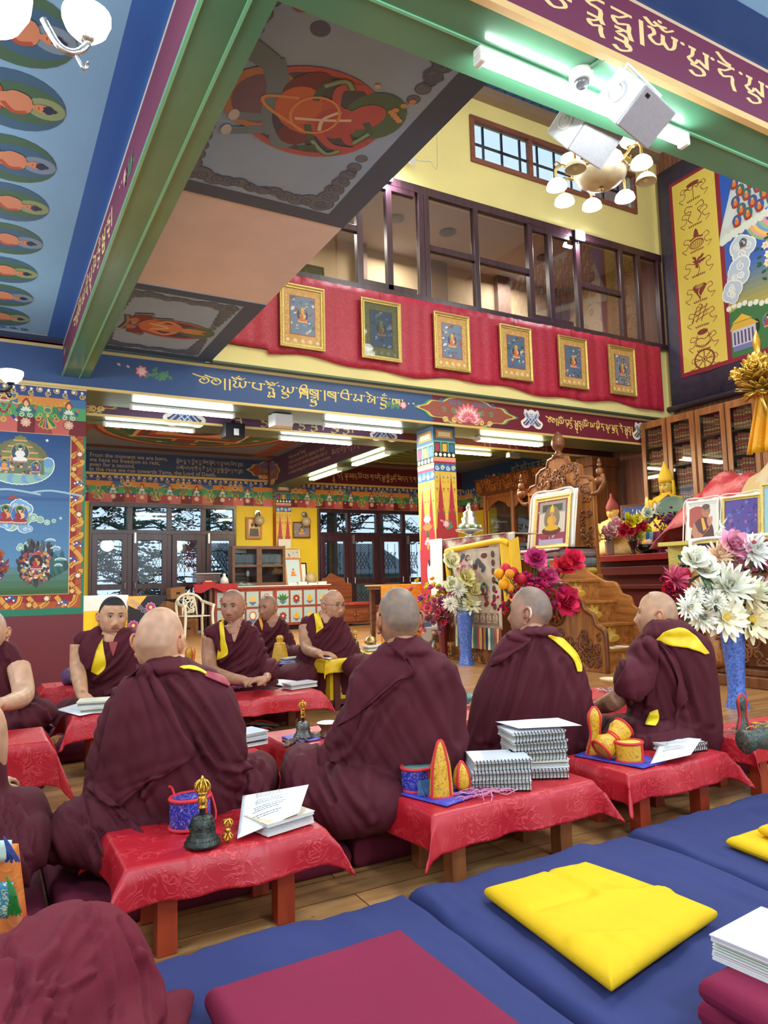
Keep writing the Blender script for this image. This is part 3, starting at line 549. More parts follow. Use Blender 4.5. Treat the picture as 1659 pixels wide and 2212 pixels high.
# ---- low ceiling panels, left beam, front beam
cl = struct('ceiling_panel',MB().box((.6,2.3,3.63),(2.28,4.6,3.78)).box((.6,6.26,3.63),(2.28,8.2,3.78)),GREYB)
struct('ceiling_pink_panel',MB().box((.6,4.6,3.635),(2.28,6.26,3.78)),PINK)
a = Art(FZ(3.63)); BL = (62,86,120)
for y0,y1 in ((2.3,4.6),(6.26,8.2)):
    a.rect(2.1,y0,2.28,y1,BL); a.rect(.95,y1-.14,2.28,y1,BL)
    if y0 > 5: a.rect(.95,y0,2.28,y0+.12,BL)
    a.up(); cc = (98,116,142); ed = (72,92,124)
    for cx_,cy_,sx,sy in ((2.06,y1-.18,-1,-1),(1.0,y1-.18,1,-1),(2.06,y0+.16,-1,1),(1.0,y0+.16,1,1)):
        for col,k in ((ed,1.14),(cc,1)):
            for i in range(7): r = .075*(1-.09*i)*k; a.circ(cx_+sx*(.07+.085*i),cy_+sy*(.06+.02*ms(i*2)),r,col,12); a.circ(cx_+sx*.06,cy_+sy*(.07+.1*i),r,col,12)
            a.up()
        for i in range(5): a.curl(cx_+sx*(.07+.1*i),cy_+sy*.06,.05,ed,.012,1,i); a.curl(cx_+sx*.06,cy_+sy*(.07+.11*i),.05,ed,.012,1,i)
        a.up()
a.push(1.52,3.5,.42,.42,-PI/2-.0) # red elephant-headed figure riding a grey beast, head towards the open well
RO = (176,92,104)
a.ell(0,.1,.92,1.0,RO,30); a.up(); a.ell(0,.1,.82,.9,(66,80,104),30); a.up(); a.ell(.0,-.62,.62,.5,(178,128,108),24); a.up(); a.ell(0,-.62,.5,.38,(112,96,124),20); a.up()
a.ell(.35,.85,.5,.42,(74,112,98),20); a.up()
GB = (104,134,158)
a.line([(.75,-.75),(.3,-.5),(-.2,-.4),(-.6,-.2)],.3,GB); a.line([(-.3,-.4),(-.45,-.8)],.16,GB); a.line([(-.55,-.35),(-.8,-.8)],.16,GB); a.ell(-.62,-.08,.26,.2,GB); a.line([(-.5,.0),(-.7,.25)],.12,GB); a.line([(.6,-.7),(.75,-1.15)],.18,GB); a.line([(.75,-.7),(.95,-1.15)],.16,GB)
for x,y in ((-.45,-.85),(-.8,-.85),(.75,-1.2),(.95,-1.2)): a.ell(x,y,.12,.07,(190,200,208))
a.up(); a.line([(-.55,-.1),(-.2,-.3),(.3,-.3)],.2,(60,72,104)); a.ell(-.5,.02,.22,.22,(108,62,84)); a.ell(.5,-.2,.36,.2,(108,62,84),rot=.5); a.up()
a.ell(0,.1,.42,.5,(178,98,92)); a.ell(.1,-.15,.4,.3,(190,110,90)); a.up(); a.ell(.0,.45,.34,.3,(170,84,96)); a.ell(.3,.75,.3,.22,(176,90,100),rot=.4); a.line([(-.1,.6),(-.3,.8),(-.15,1.0)],.14,(170,84,96)); a.line([(-.3,.3),(-.5,.6),(-.45,.9)],.12,RO); a.line([(.3,.3),(.65,.2),(.8,.45)],.12,RO); a.up()
for p in ([(-.2,.1),(-.5,.3),(-.7,.6),(-.55,.75)],[(.3,.0),(.6,.0),(.8,.2),(.7,.35)],[(.2,.8),(.0,.95),(-.3,.85)],[(-.75,.2),(-.6,.4)]): a.line(p,.1,(64,98,92)); a.line(p[1:],.06,(132,164,148))
a.up(); a.line([(-.15,-.1),(0,.3),(.15,.6)],.05,(206,202,190)); a.line([(-.25,.3),(.0,.25),(.25,.4)],.05,(206,202,190)); a.line([(-.35,.1),(-.1,-.5),(.1,-.6),(.25,-.2)],.05,(206,150,110)); a.ring(.02,.12,.4,.34,.04,(206,150,110)); a.up()
for i in range(7): a.circ(.55+.06*i*(1 if i % 2 else -.3),1.0+.03*i,.05,(196,152,110),8)
a.circ(.9,.6,.04,(210,190,150)); a.pop(); a.up()
for i,(x,y) in enumerate(((1.02,2.65),(1.1,2.72),(1.2,2.8),(1.08,2.6),(1.34,2.9))): a.circ(x,y,.05,[(150,84,108),(130,130,128),(150,84,108),(160,90,100),(80,100,140)][i])
for i in range(4): a.curl(1.9+.03*i,2.55+.12*i,.06,(80,98,128),.03)
a.up(); a.push(1.52,7.25,.33,.33,-PI/2); a.ell(-.1,.4,.8,1.15,(168,88,98),28); a.up(); a.ell(-.1,.4,.66,1.0,(70,70,100),28); a.up(); a.ell(-.05,1.1,.5,.55,(78,112,92),18); a.up()
for p in ([(-.8,-.9),(-.5,-.3),(-.7,.2)],[(.7,-.9),(.6,-.3),(.75,.2)],[(-.6,-1.1),(0,-1.0),(.6,-1.1)],[(-.9,-.4),(-.7,-.9)],[(.95,-.4),(.75,-.9)]): a.line(p,.2,(64,70,78)); a.line(p,.08,(150,130,100))
for s in (-1,1): a.ell(s*.5,-.65,.32,.28,(112,48,62)); a.ell(s*.3,-.85,.2,.14,(180,110,80))
a.up(); a.ell(0,-.3,.55,.36,(190,110,70)); a.ell(0,.2,.34,.5,(196,130,92)); a.up(); a.line([(.25,.5),(.55,.1),(.2,-.2)],.16,(206,142,102)); a.line([(-.25,.5),(-.6,.2),(-.4,-.3)],.16,(206,142,102)); a.ell(0,.85,.22,.26,(206,142,102)); a.up(); a.poly([(-.25,.95),(-.15,1.4),(0,1.2),(.15,1.4),(.25,.95)],(190,150,90)); a.line([(-.3,-.3),(0,.2),(.2,-.4)],.07,(224,210,180)); a.pop()
a.build('ceiling_painting',cl)
lb = struct('trim_left_beam',MB().box((.69,2.0,3.27),(.95,8.2,3.7)),GREEN)
MB().box((.845,2.1,3.262),(.86,8.2,3.27)).box((.675,2,3.262),(.692,8.2,3.285)).build('moulding',mat('pale_green_moulding',(120,190,150),.2),lb)
a = Art(FX(.69)); a.rect(-8.2,3.28,2,3.63,(124,60,82)); a.up(); a.rect(-8.2,3.27,2,3.29,CREAM); a.rect(-8.2,3.6,2,3.63,(206,196,180)); a.up()
for x in (-7.9,-4.3): peony(a,x,3.45,.06,1)
a.scribe('@ | | aON . m . nI . pd . mE . hUN . sb . hA |'.replace('A','V'),-7.1,3.52,.13,(236,214,130),.14,2.3); a.build('painted_lettering',lb)
fb = struct('trim_front_beam',MB().box((.95,2.08,3.27),(10.28,2.45,3.7)),GREEN)
MB().box((.95,2.05,3.255),(10.28,2.085,3.29)).build('gilt_edge',mat('cream_edge',(214,180,120),.4),fb); MB().box((.95,2.262,3.262),(10.28,2.275,3.27)).build('moulding',BM['pale_green_moulding'],fb)
a = Art(FY(2.08)); a.rect(-4,3.29,10.28,3.63,(108,50,74)); a.up(); a.rect(-4,3.61,10.28,3.63,(206,180,150)); a.rect(.95,3.29,10.28,3.3,(240,236,228)); a.up()
a.scribe('g . sU . dn ndU | aON . mU . nE . mU . nE . m hV . mU . n yE . sb hV |',1.78,3.53,.12,(226,198,140),.13,3.4); a.build('painted_lettering',fb)
cn = struct('ceiling_near',MB().box((.69,-4,3.63),(10.3,2.08,3.75)).box((-6,-4,3.63),(.69,8.2,3.75)),SKYC)
a = Art(FZ(3.63)); a.rect(.52,-4,.69,8.2,(52,104,186)); a.rect(-6,8.02,.69,8.2,(52,84,130)); a.rect(.95,1.86,10.2,2.08,(40,78,140)); a.up(); a.rect(-6,7.98,.52,8.02,(170,200,226)); a.up()
for i,y in enumerate((3.55,4.12,4.72,5.28,5.86,6.46,7.04,7.6)): # row of halo'd seated figures, heads towards the beam
    for x in (.12,-.75): a.push(x,y,.24,.24,-PI/2); a.ell(0,-.15,1.1,1.05,[(70,108,90),(62,104,140)][i % 2],24); a.up(); a.figure(0,-.25,.8,(176,84,66),(206,140,110),[(124,150,176),(140,160,120)][i % 2],[(62,104,140),(70,108,90)][i % 2],(40,52,90),rim=None,und=(206,140,110)); a.pop()
for i in range(6): a.curl(.3-.1*i,7.9,.04,(58,84,130),.012)
a.build('ceiling_painting',cn)
# ---- bay behind the column
struct('ceiling_bay',MB().box((-1,8.9,3.85),(12,15.8,3.95)),mat('slate_ceiling_paint',(110,120,146),.6))
a = Art(FZ(3.85))
def mandala(a,x,y,r):
    for k,c in ((1.0,(130,52,48)),(.95,(196,120,84)),(.9,(74,110,84)),(.82,(90,126,92)),(.74,(64,98,84))): a.circ(x,y,r*k,c,40); a.up()
    for i in range(40): t = 2*PI*i/40; a.circ(x+r*.78*mc(t),y+r*.78*ms(t),r*.035,[(210,170,140),(150,60,60),(70,100,150)][i % 3],7)
    a.up()
    for k,c in ((.56,(216,190,160)),(.52,(150,56,56)),(.46,(70,96,82)),(.42,(190,80,70)),(.36,(206,176,150))): a.rect(x-r*k,y-r*k,x+r*k,y+r*k,c); a.up()
    for s in range(4): a.push(x,y,r,r,s*PI/2); a.rect(-.14,.5,.14,.66,(190,150,120)); a.rect(-.1,.52,.1,.7,(140,50,50)); a.pop()
    a.up(); a.circ(x,y,r*.3,(130,50,56),30); a.up(); a.circ(x,y,r*.26,(70,60,70),30); a.up()
    for i in range(4): a.circ(x+r*.15*mc(i*PI/2),y+r*.15*ms(i*PI/2),r*.07,(150,90,80),12)
    a.up()
mandala(a,3.4,12.9,1.85)
for x0,x1 in ((1.2,5.7),(6.3,10.2)): 
    for y0,y1 in ((10.3,10.6),(15.0,15.3)): a.rect(x0,y0,x1,y1,(90,60,56))
    a.rect(x1-.5,10.3,x1-.2,15.3,(150,74,60)); a.rect(x0+.1,10.3,x0+.4,15.3,(150,74,60)); a.up()
    for i in range(14): a.curl(x1-.35,10.5+.35*i,.1,(70,90,104),.04)
    a.up()
for i in range(13): k = 1-i/15; a.circ(8.6,12.9,1.95*k,(70,104,74) if i % 2 else (124,140,92),44); a.up()
a.circ(8.6,12.9,.55,(58,72,130),30); a.ring(8.6,12.9,2.05,2.05,.08,(206,190,160),44); a.build('ceiling_painting',bpy.data.objects['ceiling_bay'])
b2 = struct('trim_second_beam',MB().box((-1,9.52,3.19),(10.8,10.12,3.85)),DKGREEN)
MB().box((-1,9.49,3.165),(10.8,9.52,3.195)).build('gilt_edge',BM['cream_gilt_edge'],b2)
a = Art(FY(9.52)); a.rect(-1,3.2,5.7,3.85,(92,60,92)); a.rect(5.7,3.2,10.8,3.85,(100,44,54)); a.up(); a.scribe('aON . dU . r . mU . h . pt . hUN . nU . T xU . tU |',2.75,3.4,.17,(204,180,120),.12,2.1); knot(a,2.3,3.3,.2); knot(a,5.35,3.3,.17); scallop(a,1.0,3.2,.6,.4,1); a.scribe('@ | | p . nT . d . gR',7.0,3.4,.2,(150,96,70),.12,1.7); a.build('painted_lettering',b2)
sb = struct('trim_side_beam',MB().box((5.72,10.12,3.22),(6.3,15.7,3.85)),DKGREEN)
a = Art(FX(5.72)); a.rect(-15.7,3.24,-10.12,3.85,(86,54,74)); a.up(); scallop(a,-15.6,3.25,.7,.55,1)
for i,s in enumerate(('What we call "living"','is but a journey on the highway to death','Sheep and Our situation resembles that of','a creature being led to the place of execution.')): a.text(s,-14.4,3.68-.11*i,.115,(176,148,122),bold=.004)
for i in range(2): a.scribe('sE p . n . b . tU . gO . dEn . rU . sn . aI . dU . g | |',-12.2,3.68-.2*i,.11,(176,148,122),.12,1.7)
a.build('painted_lettering',sb)
struct('wall_bay_right',MB().box((11.2,9.6,0),(11.3,15.8,3.95)),BRIGHT)
a = Art(FX(11.2)); a.rect(-15.7,3.37,-9.6,3.85,(50,74,116)); a.up(); a.scribe('g . tE . g tE . p rV . tT . pT sbV | aON . aV . hI . tE . aI . hIN . tE . a . p rI . ',-13.6,3.68,.2,(190,176,130),.1,3.3); peony(a,-14.3,3.55,.1,1); frieze(a,-15.7,-9.6,2.77,3.37,1.15,.3); a.build('painted_frieze',bpy.data.objects['wall_bay_right'])
we = struct('wall_bay_end',MB().box((10.05,9.6,0),(11.4,9.72,3.6)),BRIGHT); a = Art(FY(9.6)); frieze(a,10.05,11.2,2.72,3.3,1.0,.45); a.rect(10.05,3.3,11.2,3.34,CREAM); a.build('painted_frieze',we)
# window wall
ww = struct('wall_windows',MB().box((-1,15.7,0),(1.86,15.9,3.95)).box((4.93,15.7,0),(6.94,15.9,2.77)).box((9.95,15.7,0),(11.3,15.9,2.77)).box((1.86,15.7,2.77),(11.3,15.9,3.95)),BRIGHT)
a = Art(FY(15.7)); a.rect(.9,3.37,5.83,3.85,(52,70,108)); a.rect(6.2,3.37,11.2,3.85,(98,36,50)); a.up(); a.rect(.9,3.35,11.2,3.4,(214,190,110)); a.up()
for i,s in enumerate(('From the moment we are born,','we have no freedom to rest,','even for a second.','In the race we run towards Yama, the Lord of Death.')): a.text(s,1.85,3.715-.098*i,.122,(176,172,150),bold=.012)
for i,s in enumerate(('skI s . ns . d . tsI g . tm . sI g . sdO n . d . bn . y n . mE d . br | |','a xI . b d g . gI . n . rIE . dU n . dU . bn . xs . gyI s . rU g . bs | |')): a.scribe(s.replace('k','g').replace('z','s'),3.62,3.76-.15*i,.085,(176,172,150),.13,1.5)
scallop(a,5.8,3.41,.62,.42,-1); scallop(a,6.22,3.4,.6,.3,1); a.scribe('@ | | n . mO . rdn . t rV . yV . y | n . mO . b h . g . w tE . sb . gyI . mU nI . yE | t t . d . g . tV . yV |'.replace('w','b'),6.95,3.66,.14,(222,200,140),.13,3.1)
frieze(a,.9,5.83,2.78,3.35,1.16,.55); frieze(a,6.2,11.2,2.78,3.35,1.16,.2,5); a.rect(.9,2.765,11.2,2.785,(214,190,110)); a.build('painted_frieze',ww)
def painted_column(name,x0,x1,y0,y1,zt,split):
    c = struct(name,MB().box((x0,y0,0),(x1,y1,zt)),mat(name+'_red',(178,52,62),.4))
    for F,u0,u1 in ((FY(y0),x0,x1),(FX(x0),-y1,-y0)):
        a = Art(F); wd = u1-u0; z = zt; s = wd/.36
        a.rect(u0,z-.2*s,u1,z,(66,98,130)); a.up(); a.rect(u0+wd*.12,z-.16*s,u1-wd*.12,z-.05*s,(196,140,62)); a.up(); a.rect(u0+wd*.22,z-.135*s,u1-wd*.22,z-.075*s,(230,214,180)); a.up()
        a.rect(u0,z-.36*s,u1,z-.2*s,(120,176,150)); a.up()
        for i in range(3): xx = u0+wd*(i+.5)/3; cc = [(170,60,90),(226,180,70),(70,110,170)][i]; a.rect(xx-wd*.14,z-.36*s,xx+wd*.14,z-.22*s,(40,80,70)); a.up(); a.rect(xx-wd*.1,z-.35*s,xx+wd*.1,z-.24*s,cc); a.up()
        a.rect(u0,z-.43*s,u1,z-.36*s,(20,20,26)); a.up()
        for i in range(5): a.circ(u0+wd*(i+.5)/5,z-.395*s,.026*s,(240,240,235),10)
        z -= .43*s
        for j,cc in enumerate(((226,170,90),(230,140,150),(150,50,70))): a.rect(u0,z-.03*s*(j+1),u1,z-.03*s*j,cc)
        a.up(); a.rect(u0,z-.2*s,u1,z-.09*s,(52,96,160)); a.up()
        for i in range(4): a.circ(u0+wd*(i+.5)/4,z-.13*s,wd*.1,(60,140,96) if i % 2 else (70,120,180),12); a.curl(u0+wd*(i+.5)/4,z-.15*s,wd*.1,(236,236,230),.012*s,1 if i % 2 else -1)
        a.up(); n = 2
        for i in range(n): # gold tongues hanging over the red shaft
            x = u0+wd*i/n; hw = wd/n
            for sg,xa in ((1,x),(-1,x+hw)):
                ed = [(xa,z-.2*s),(xa+sg*hw*.5,z-.2*s),(xa+sg*hw*.42,z-.4*s),(xa+sg*hw*.34,z-.5*s),(xa+sg*hw*.28,z-.65*s),(xa+sg*hw*.16,z-.78*s),(xa+sg*hw*.08,z-.98*s),(xa,z-1.0*s)]
                a.poly(ed,(222,186,76)); a.up()
                for k in range(4): a.circ(xa+sg*hw*.2,z-(.28+.16*k)*s,hw*.09,[(80,150,180),(190,90,90),(230,180,150),(90,150,110)][k],9); a.curl(xa+sg*hw*.24,z-(.34+.13*k)*s,hw*.13,(200,150,40),.008,sg,k)
                a.up()
        if F[3].y < 0 and split: peony(a,(u0+u1)/2-.02,1.78,.07,.3)
        elif split:
            a.lotus((u0+u1)/2,1.5,.1); a.rect((u0+u1)/2-.03,1.6,(u0+u1)/2+.03,1.9,(60,90,70)); a.ell((u0+u1)/2,1.86,.09,.05,(230,220,190)); a.ell((u0+u1)/2,1.75,.12,.05,(206,120,70)); a.up(); a.ell((u0+u1)/2+.02,1.1,.06,.17,(236,232,226)); a.up(); a.ell((u0+u1)/2+.02,1.24,.03,.05,(60,50,50))
        if split: a.rect(u0,0,u1,.55,(206,170,76)); a.up(); a.rect(u0+.02,.02,u1-.02,.53,(52,70,96)); a.up(); [a.lotus(u0+wd*(.3+.4*(i % 2)),.08+.09*i,.07,[(190,80,90),(90,130,110),(200,190,170)][i % 3]) for i in range(5)]
        a.build('painted_bands',c)
    return c
painted_column('pillar',5.5,5.87,8.36,8.8,3.17,1); painted_column('pillar_window_wall',5.83,6.2,15.5,15.7,3.3,0)
# windows and doors of the window wall
MUL = DKW
def wdoor(name,x0,edges,x1,arched):
    wd = struct(name,MB().box((x0,15.62,2.68),(x1,15.74,2.77)).box((x0,15.62,2.1),(x1,15.74,2.2)).box((x0,15.62,0),(x0+.06,15.74,2.77)).box((x1-.06,15.62,0),(x1,15.74,2.77)),MUL,bev=.006)
    g = MB(); xs = [x0]+edges+[x1]
    for x in edges: g.box((x-.05,15.63,0),(x+.05,15.73,2.7))
    g.build('mullion',MUL,wd,bev=.006)
    for i in range(4):
        a0,a1 = xs[i]+.05,xs[i+1]-.05; s = .11; d = MB(); d.box((a0,15.6,.05),(a0+s,15.66,2.12)); d.box((a1-s,15.6,.05),(a1,15.66,2.12)); d.box((a0,15.6,1.98),(a1,15.66,2.12)); d.box((a0,15.6,.96),(a1,15.66,1.08)); d.box((a0,15.6,.05),(a1,15.66,.3))
        lf = d.build('door_leaf',MUL,wd,bev=.006)
        hx = a1-.05 if i % 2 == 0 else a0+.05
        h = MB(); h.tube([(hx,15.6,.95),(hx,15.55,.97),(hx,15.55,1.1),(hx,15.6,1.12)],.012,6)
        if i % 2: h.box((hx-.02,15.57,1.92),(hx+.02,15.6,2.14))
        h.build('handle',mat('brushed_steel',(190,190,194),.3,.9) if 'brushed_steel' not in BM else BM['brushed_steel'],lf)
    g = MB() # security lattice outside
    for i in range(4):
        a0,a1 = xs[i]+.14,xs[i+1]-.14; c = (a0+a1)/2; w2 = (a1-a0)/2
        for zz,hh in ((1.52,.42),(.62,.3)):
            for t in (-.8,-.4,0,.4,.8):
                for sg in (-1,1):
                    p0 = (c+w2*t-w2*.5*sg,zz-hh*.5); p1 = (c+w2*t+w2*.5*sg,zz+hh*.5)
                    cl = lambda p: (max(a0,min(a1,p[0])),15.82,p[1]); g.tube([cl(p0),cl(p1)],.008,4)
            for xx in (a0+.03,c,a1-.03): g.tube([(xx,15.82,zz-hh),(xx,15.82,zz+hh)],.006,4)
        g.tube([(c-.2,15.82,2.45),(c,15.82,2.62),(c+.2,15.82,2.45),(c,15.82,2.28),(c-.2,15.82,2.45)],.007,4)
    g.build('lattice',mat('lattice_iron',(46,52,62),.5),wd); MB().box((x0+.05,15.68,.1),(x1-.05,15.69,2.7)).build('pane',GLASS,wd)
wdoor('window_3',1.86,[2.65,3.46,4.2],4.93,1); wdoor('window_4',6.94,[7.75,8.55,9.3],9.95,0)
# ground, trees and a tin roof outside
struct('ground_outside',MB().box((-20,16,-.6),(40,60,-.5)),mat('hill_grass',(60,84,60),.9,0,.3,2))
BARK = mat('conifer_bark',(52,50,50),.9,0,.2,8); NEED = mat('conifer_needles',(46,66,62),.8,0,.25,6); NEED2 = mat('blue_green_conifer_needles',(58,84,84),.8,0,.25,6)
def tree(x,y,h,label,seed,m,low=.0,spread=2.2):
    t = thing('conifer_tree',label,'tree',(x,y,-.5),group='conifers outside the windows'); q = RR(seed)
    g = MB(); g.tube([(0,0,0),(.05,0,h*.5),(0,.05,h)],[.2,.15,.04],8); lv = MB()
    for k in range(84):
        z = h*(low+(1-low)*(k+q.random())/84); an = q.random()*6.28; l = spread*(1.05-z/h)*(.6+.5*q.random())
        ps = [V((mc(an)*l*s,ms(an)*l*s,z-.25*l*s*s+.1*ms(s*5))) for s in (0,.33,.66,1)]; g.tube(ps,[.03,.022,.014,.005],4)
        for s in range(30):
            u = .25+.75*q.random(); i = min(2,int(u*3)); p = ps[i].lerp(ps[i+1],u*3-i)
            d = V((mc(an+(q.random()-.5)*2.6),ms(an+(q.random()-.5)*2.6),-.25*q.random()))*(.2+.26*q.random())
            n_ = d.cross(V((0,0,1))).normalized()*.022*(.6+q.random())
            for r_ in range(4): e = p+d*(.3*r_); f = d*.3+V((0,0,q.uniform(-.04,.04))); lv.add([e-n_*.3,e+f*.5-n_*1.5+V((0,0,.03)),e+f,e+f*.5+n_*1.5-V((0,0,.03))],[(0,1,2,3)])
    g.build('trunk',BARK,t); lv.build('foliage',m,t)
tree(2.0,18.6,9,'tall dark conifer behind the first pane of the left window',1,NEED,.12,2.6); tree(3.7,22,11,'wide drooping conifer behind the middle panes of the left window',2,NEED2,.03,3.4); tree(6.2,23,11,'conifer with reaching boughs behind the end pane of the left window',3,NEED,.03,3.4)
tree(9.3,20.0,10,'bare-trunked conifer behind the right window',4,NEED,.32,2.4); tree(12.6,23,11,'conifer behind the last pane of the right window',5,NEED,.3,3)
t = thing('shed','grey tin-roofed shed outside the right window','shed',(9.6,22.6,-.5)); g = MB()
for i in range(60): g.box((-3.2+.11*i,-.02,0),(-3.2+.11*i+.06,3.1,.03))
o = g.box((-3.2,0,-.02),(3.4,3.1,.015)).build('roof',mat('corrugated_tin',(112,128,140),.45,.4),t); o.location = (0,-1.6,1.75); o.rotation_euler = (.38,0,0)
MB().box((-3,-1,0),(3.2,1.2,2.0)).build('wall',mat('shed_green',(84,118,104),.7),t)
# ================================================================ LAMPS
TUBE = emis('tube_light_cool',(236,248,244),42); TUBEW = emis('tube_light_warm',(255,240,176),34); WPL = mat('white_lamp_plastic',(226,226,222),.35)
BULB = emis('lit_glass_shade',(255,252,240),5); DIM = mat('unlit_frosted_shade',(226,226,218),.25,0,.05,9); BRASS = mat('antique_brass',(176,146,96),.3,.9,.2,20); IRON = mat('dark_iron',(40,38,44),.4,.6); SILV = mat('chased_silver',(196,194,190),.25,.9,.15,40,.2,60)
def tube(x0,x1,y,z,label,warm=0,n=1,along='x',grp='fluorescent tubes',pw=38):
    t = thing('tube_lamp',label,'lamp',((x0+x1)/2,y,z) if along == 'x' else (y,(x0+x1)/2,z),0 if along == 'x' else PI/2,grp); h = (x1-x0)/2
    MB().box((-h,-.028*n,-.035),(h,.028*n,0)).box((-h,-.03*n,-.075),(-h+.035,.03*n,-.03)).box((h-.035,-.03*n,-.075),(h,.03*n,-.03)).build('housing',WPL,t,bev=.008)
    for i in range(n): MB().tube([(-h+.03,(i-(n-1)/2)*.085,-.058),(h-.03,(i-(n-1)/2)*.085,-.058)],.016,10).build('tube',TUBEW if warm else TUBE,t)
    l = area('tube_light',(0,0,-.085),2*h-.1,.05*n,pw,(1,.93,.72) if warm else (.93,1,.97)); l.parent = t
tube(1.79,3.13,2.29,3.27,'long fluorescent tube under the green beam behind the two speakers',pw=22)
tube(1.46,2.73,8.7,3.17,'white fluorescent tube under the blue lettered beam, left of the grey box'); tube(3.95,5.2,8.7,3.17,'white fluorescent tube under the blue lettered beam, beside the painted pillar')
tube(1.32,2.52,9.85,3.19,'white fluorescent tube under the purple second beam, the left one'); tube(3.76,4.96,9.85,3.19,'white fluorescent tube under the purple second beam, the right one')
tube(6.53,7.82,8.72,3.17,'warm double tube under the maroon lettered beam right of the pillar',1,2); tube(6.5,7.67,9.85,3.19,'warm tube behind the pillar under the second beam',1)
tube(10.5,11.8,5.98,3.22,'warm double tube along the side beam, the nearer one',1,2,'y'); tube(12.4,13.8,5.98,3.22,'warm double tube along the side beam, the farther one',1,2,'y')
def shade(par,c,k,lit,upw,name='shade'):
    pr = [(.02,0),(.055,.008),(.085,.04),(.1,.08),(.1,.105)] if upw else [(.02,0),(.06,-.008),(.09,-.04),(.1,-.075),(.102,-.085)]
    o = MB().lathe([(r*k,h*k) for r,h in pr],c,20,cap=False).build(name,BULB if lit else DIM,par,smooth=1,solid=.004)
    MB().ball((c[0],c[1],c[2]+(.05 if upw else -.06)*k),.03*k,10,8).build('bulb',BULB if lit else DIM,o,smooth=1)
def arm_lamp(t,a,r,z,k,lit,upw,metal):
    c,s = mc(a),ms(a); P = lambda d,h: (c*d,s*d,h)
    pts = cat([P(r*.45,z+.02),P(r*.65,z-.06 if upw else z+.1),P(r*.85,z-.07 if upw else z+.16),P(r,z-.03 if upw else z+.12),P(r,z)],5)
    o = MB().tube(pts,.011*k*1.4,8).lathe([(.012,-.02),(.035*k,0),(.028*k,.02)],P(r,z if upw else z-.01),14).tube(cat([P(r*.85,z-.07 if upw else z+.16),P(r*.98,z-.12 if upw else z+.2),P(r*1.02,z-.09 if upw else z+.16)],4),.008*k,6).build('arm',metal,t,smooth=1)
    shade(o,P(r,z),k,lit,upw)
t = thing('chandelier','brass chandelier with a ring of white glass bells hanging in the tall well','chandelier',(5.45,5.0,5.1))
MB().lathe([(.012,-.13),(.03,-.12),(.12,-.115),(.2,-.08),(.25,-.03),(.262,.02)],(0,0,0),28,cap=False).build('bowl',mat('mottled_alabaster_glass',(206,200,184),.25,0,.16,9),t,smooth=1,solid=.006)
MB().lathe([(.27,.015),(.278,.03),(.27,.045),(.25,.05),(.1,.09),(.05,.16),(.04,.3),(.02,.5),(.02,3.2),(.07,3.25),(.07,3.3)],(0,0,0),24).lathe([(.005,-.17),(.02,-.15),(.015,-.13)],(0,0,0),10).build('stem',BRASS,t,smooth=1)
for i in range(8): arm_lamp(t,i*PI/4+.2,.45,-.02,1.0,i not in (4,7),0,BRASS)
for i in range(4): arm_lamp(t,i*PI/2+.5,.3,.2,1.0,1,1,BRASS)
l = area('chandelier_light',(0,0,-.2),.6,.6,40,(1,.97,.9)); l.parent = t
for k,(x,y,z,lab,mt,a0) in enumerate(((.02,2.55,2.93,'silver-armed ceiling lamp with an opal cup, close above at the left',SILV,-.03),(-.12,6.6,2.72,'small black-armed ceiling lamp before the mural wall',IRON,0))):
    t = thing('ceiling_lamp',lab,'lamp',(x,y,z)); 
    MB().lathe([(.01,-.09),(.06,-.085),(.11,-.05),(.135,0),(.14,.05)],(-.06,.0,.02),26,cap=False).build('bowl',BULB if k == 0 else DIM,t,smooth=1,solid=.005)
    MB().lathe([(.02,.02),(.02,.7)],(-.06,0,0),10).build('stem',mt,t)
    for a in (a0,a0+2.1,a0+4.2): arm_lamp(t,a,.25 if k == 0 else .28,.0,.82 if k == 0 else .95,1,1,mt)
    l = area('lamp_light',(0,0,-.12),.3,.3,8,(1,.95,.86)); l.parent = t
for i,(x,z,lab) in enumerate(((4.66,6.5,'bright floodlight on the glass partition beside the painted ceiling'),(8.22,6.42,'bright floodlight above the glass partition'))):
    t = thing('floodlight',lab,'lamp',(x,8.02,z)); MB().box((-.1,.02,-.07),(.1,.1,.1)).box((-.015,.06,-.1),(.015,.1,-.05)).build('housing',IRON,t,bev=.01); MB().box((-.09,.0,-.06),(.09,.02,.09)).build('lens',emis('floodlight_lens',(250,255,255),40),t)
    l = area('flood',(0,-.03,.0),.18,.14,30,(.95,1,1),(PI/2-.5,0,0)); l.parent = t
for x in (5.45,6.6): # round wall lamps over the pictures at the back
    p = (x,15.7,2.62); t = thing('wall_lamp','white globe wall lamp left of the back pillar' if x < 6 else 'white globe wall lamp right of the back pillar','lamp',p); MB().lathe([(.07,0),(.07,.03)],(0,0,0),14,(0,-1,0)).tube([(0,-.02,0),(0,-.12,0),(0,-.14,-.06)],.03,8).build('bracket',SILV,t); MB().ball((0,-.14,-.18),.115,16,12).build('globe',mat('smoky_globe' + str(int(x)),(190,170,140),.2),t,smooth=1)
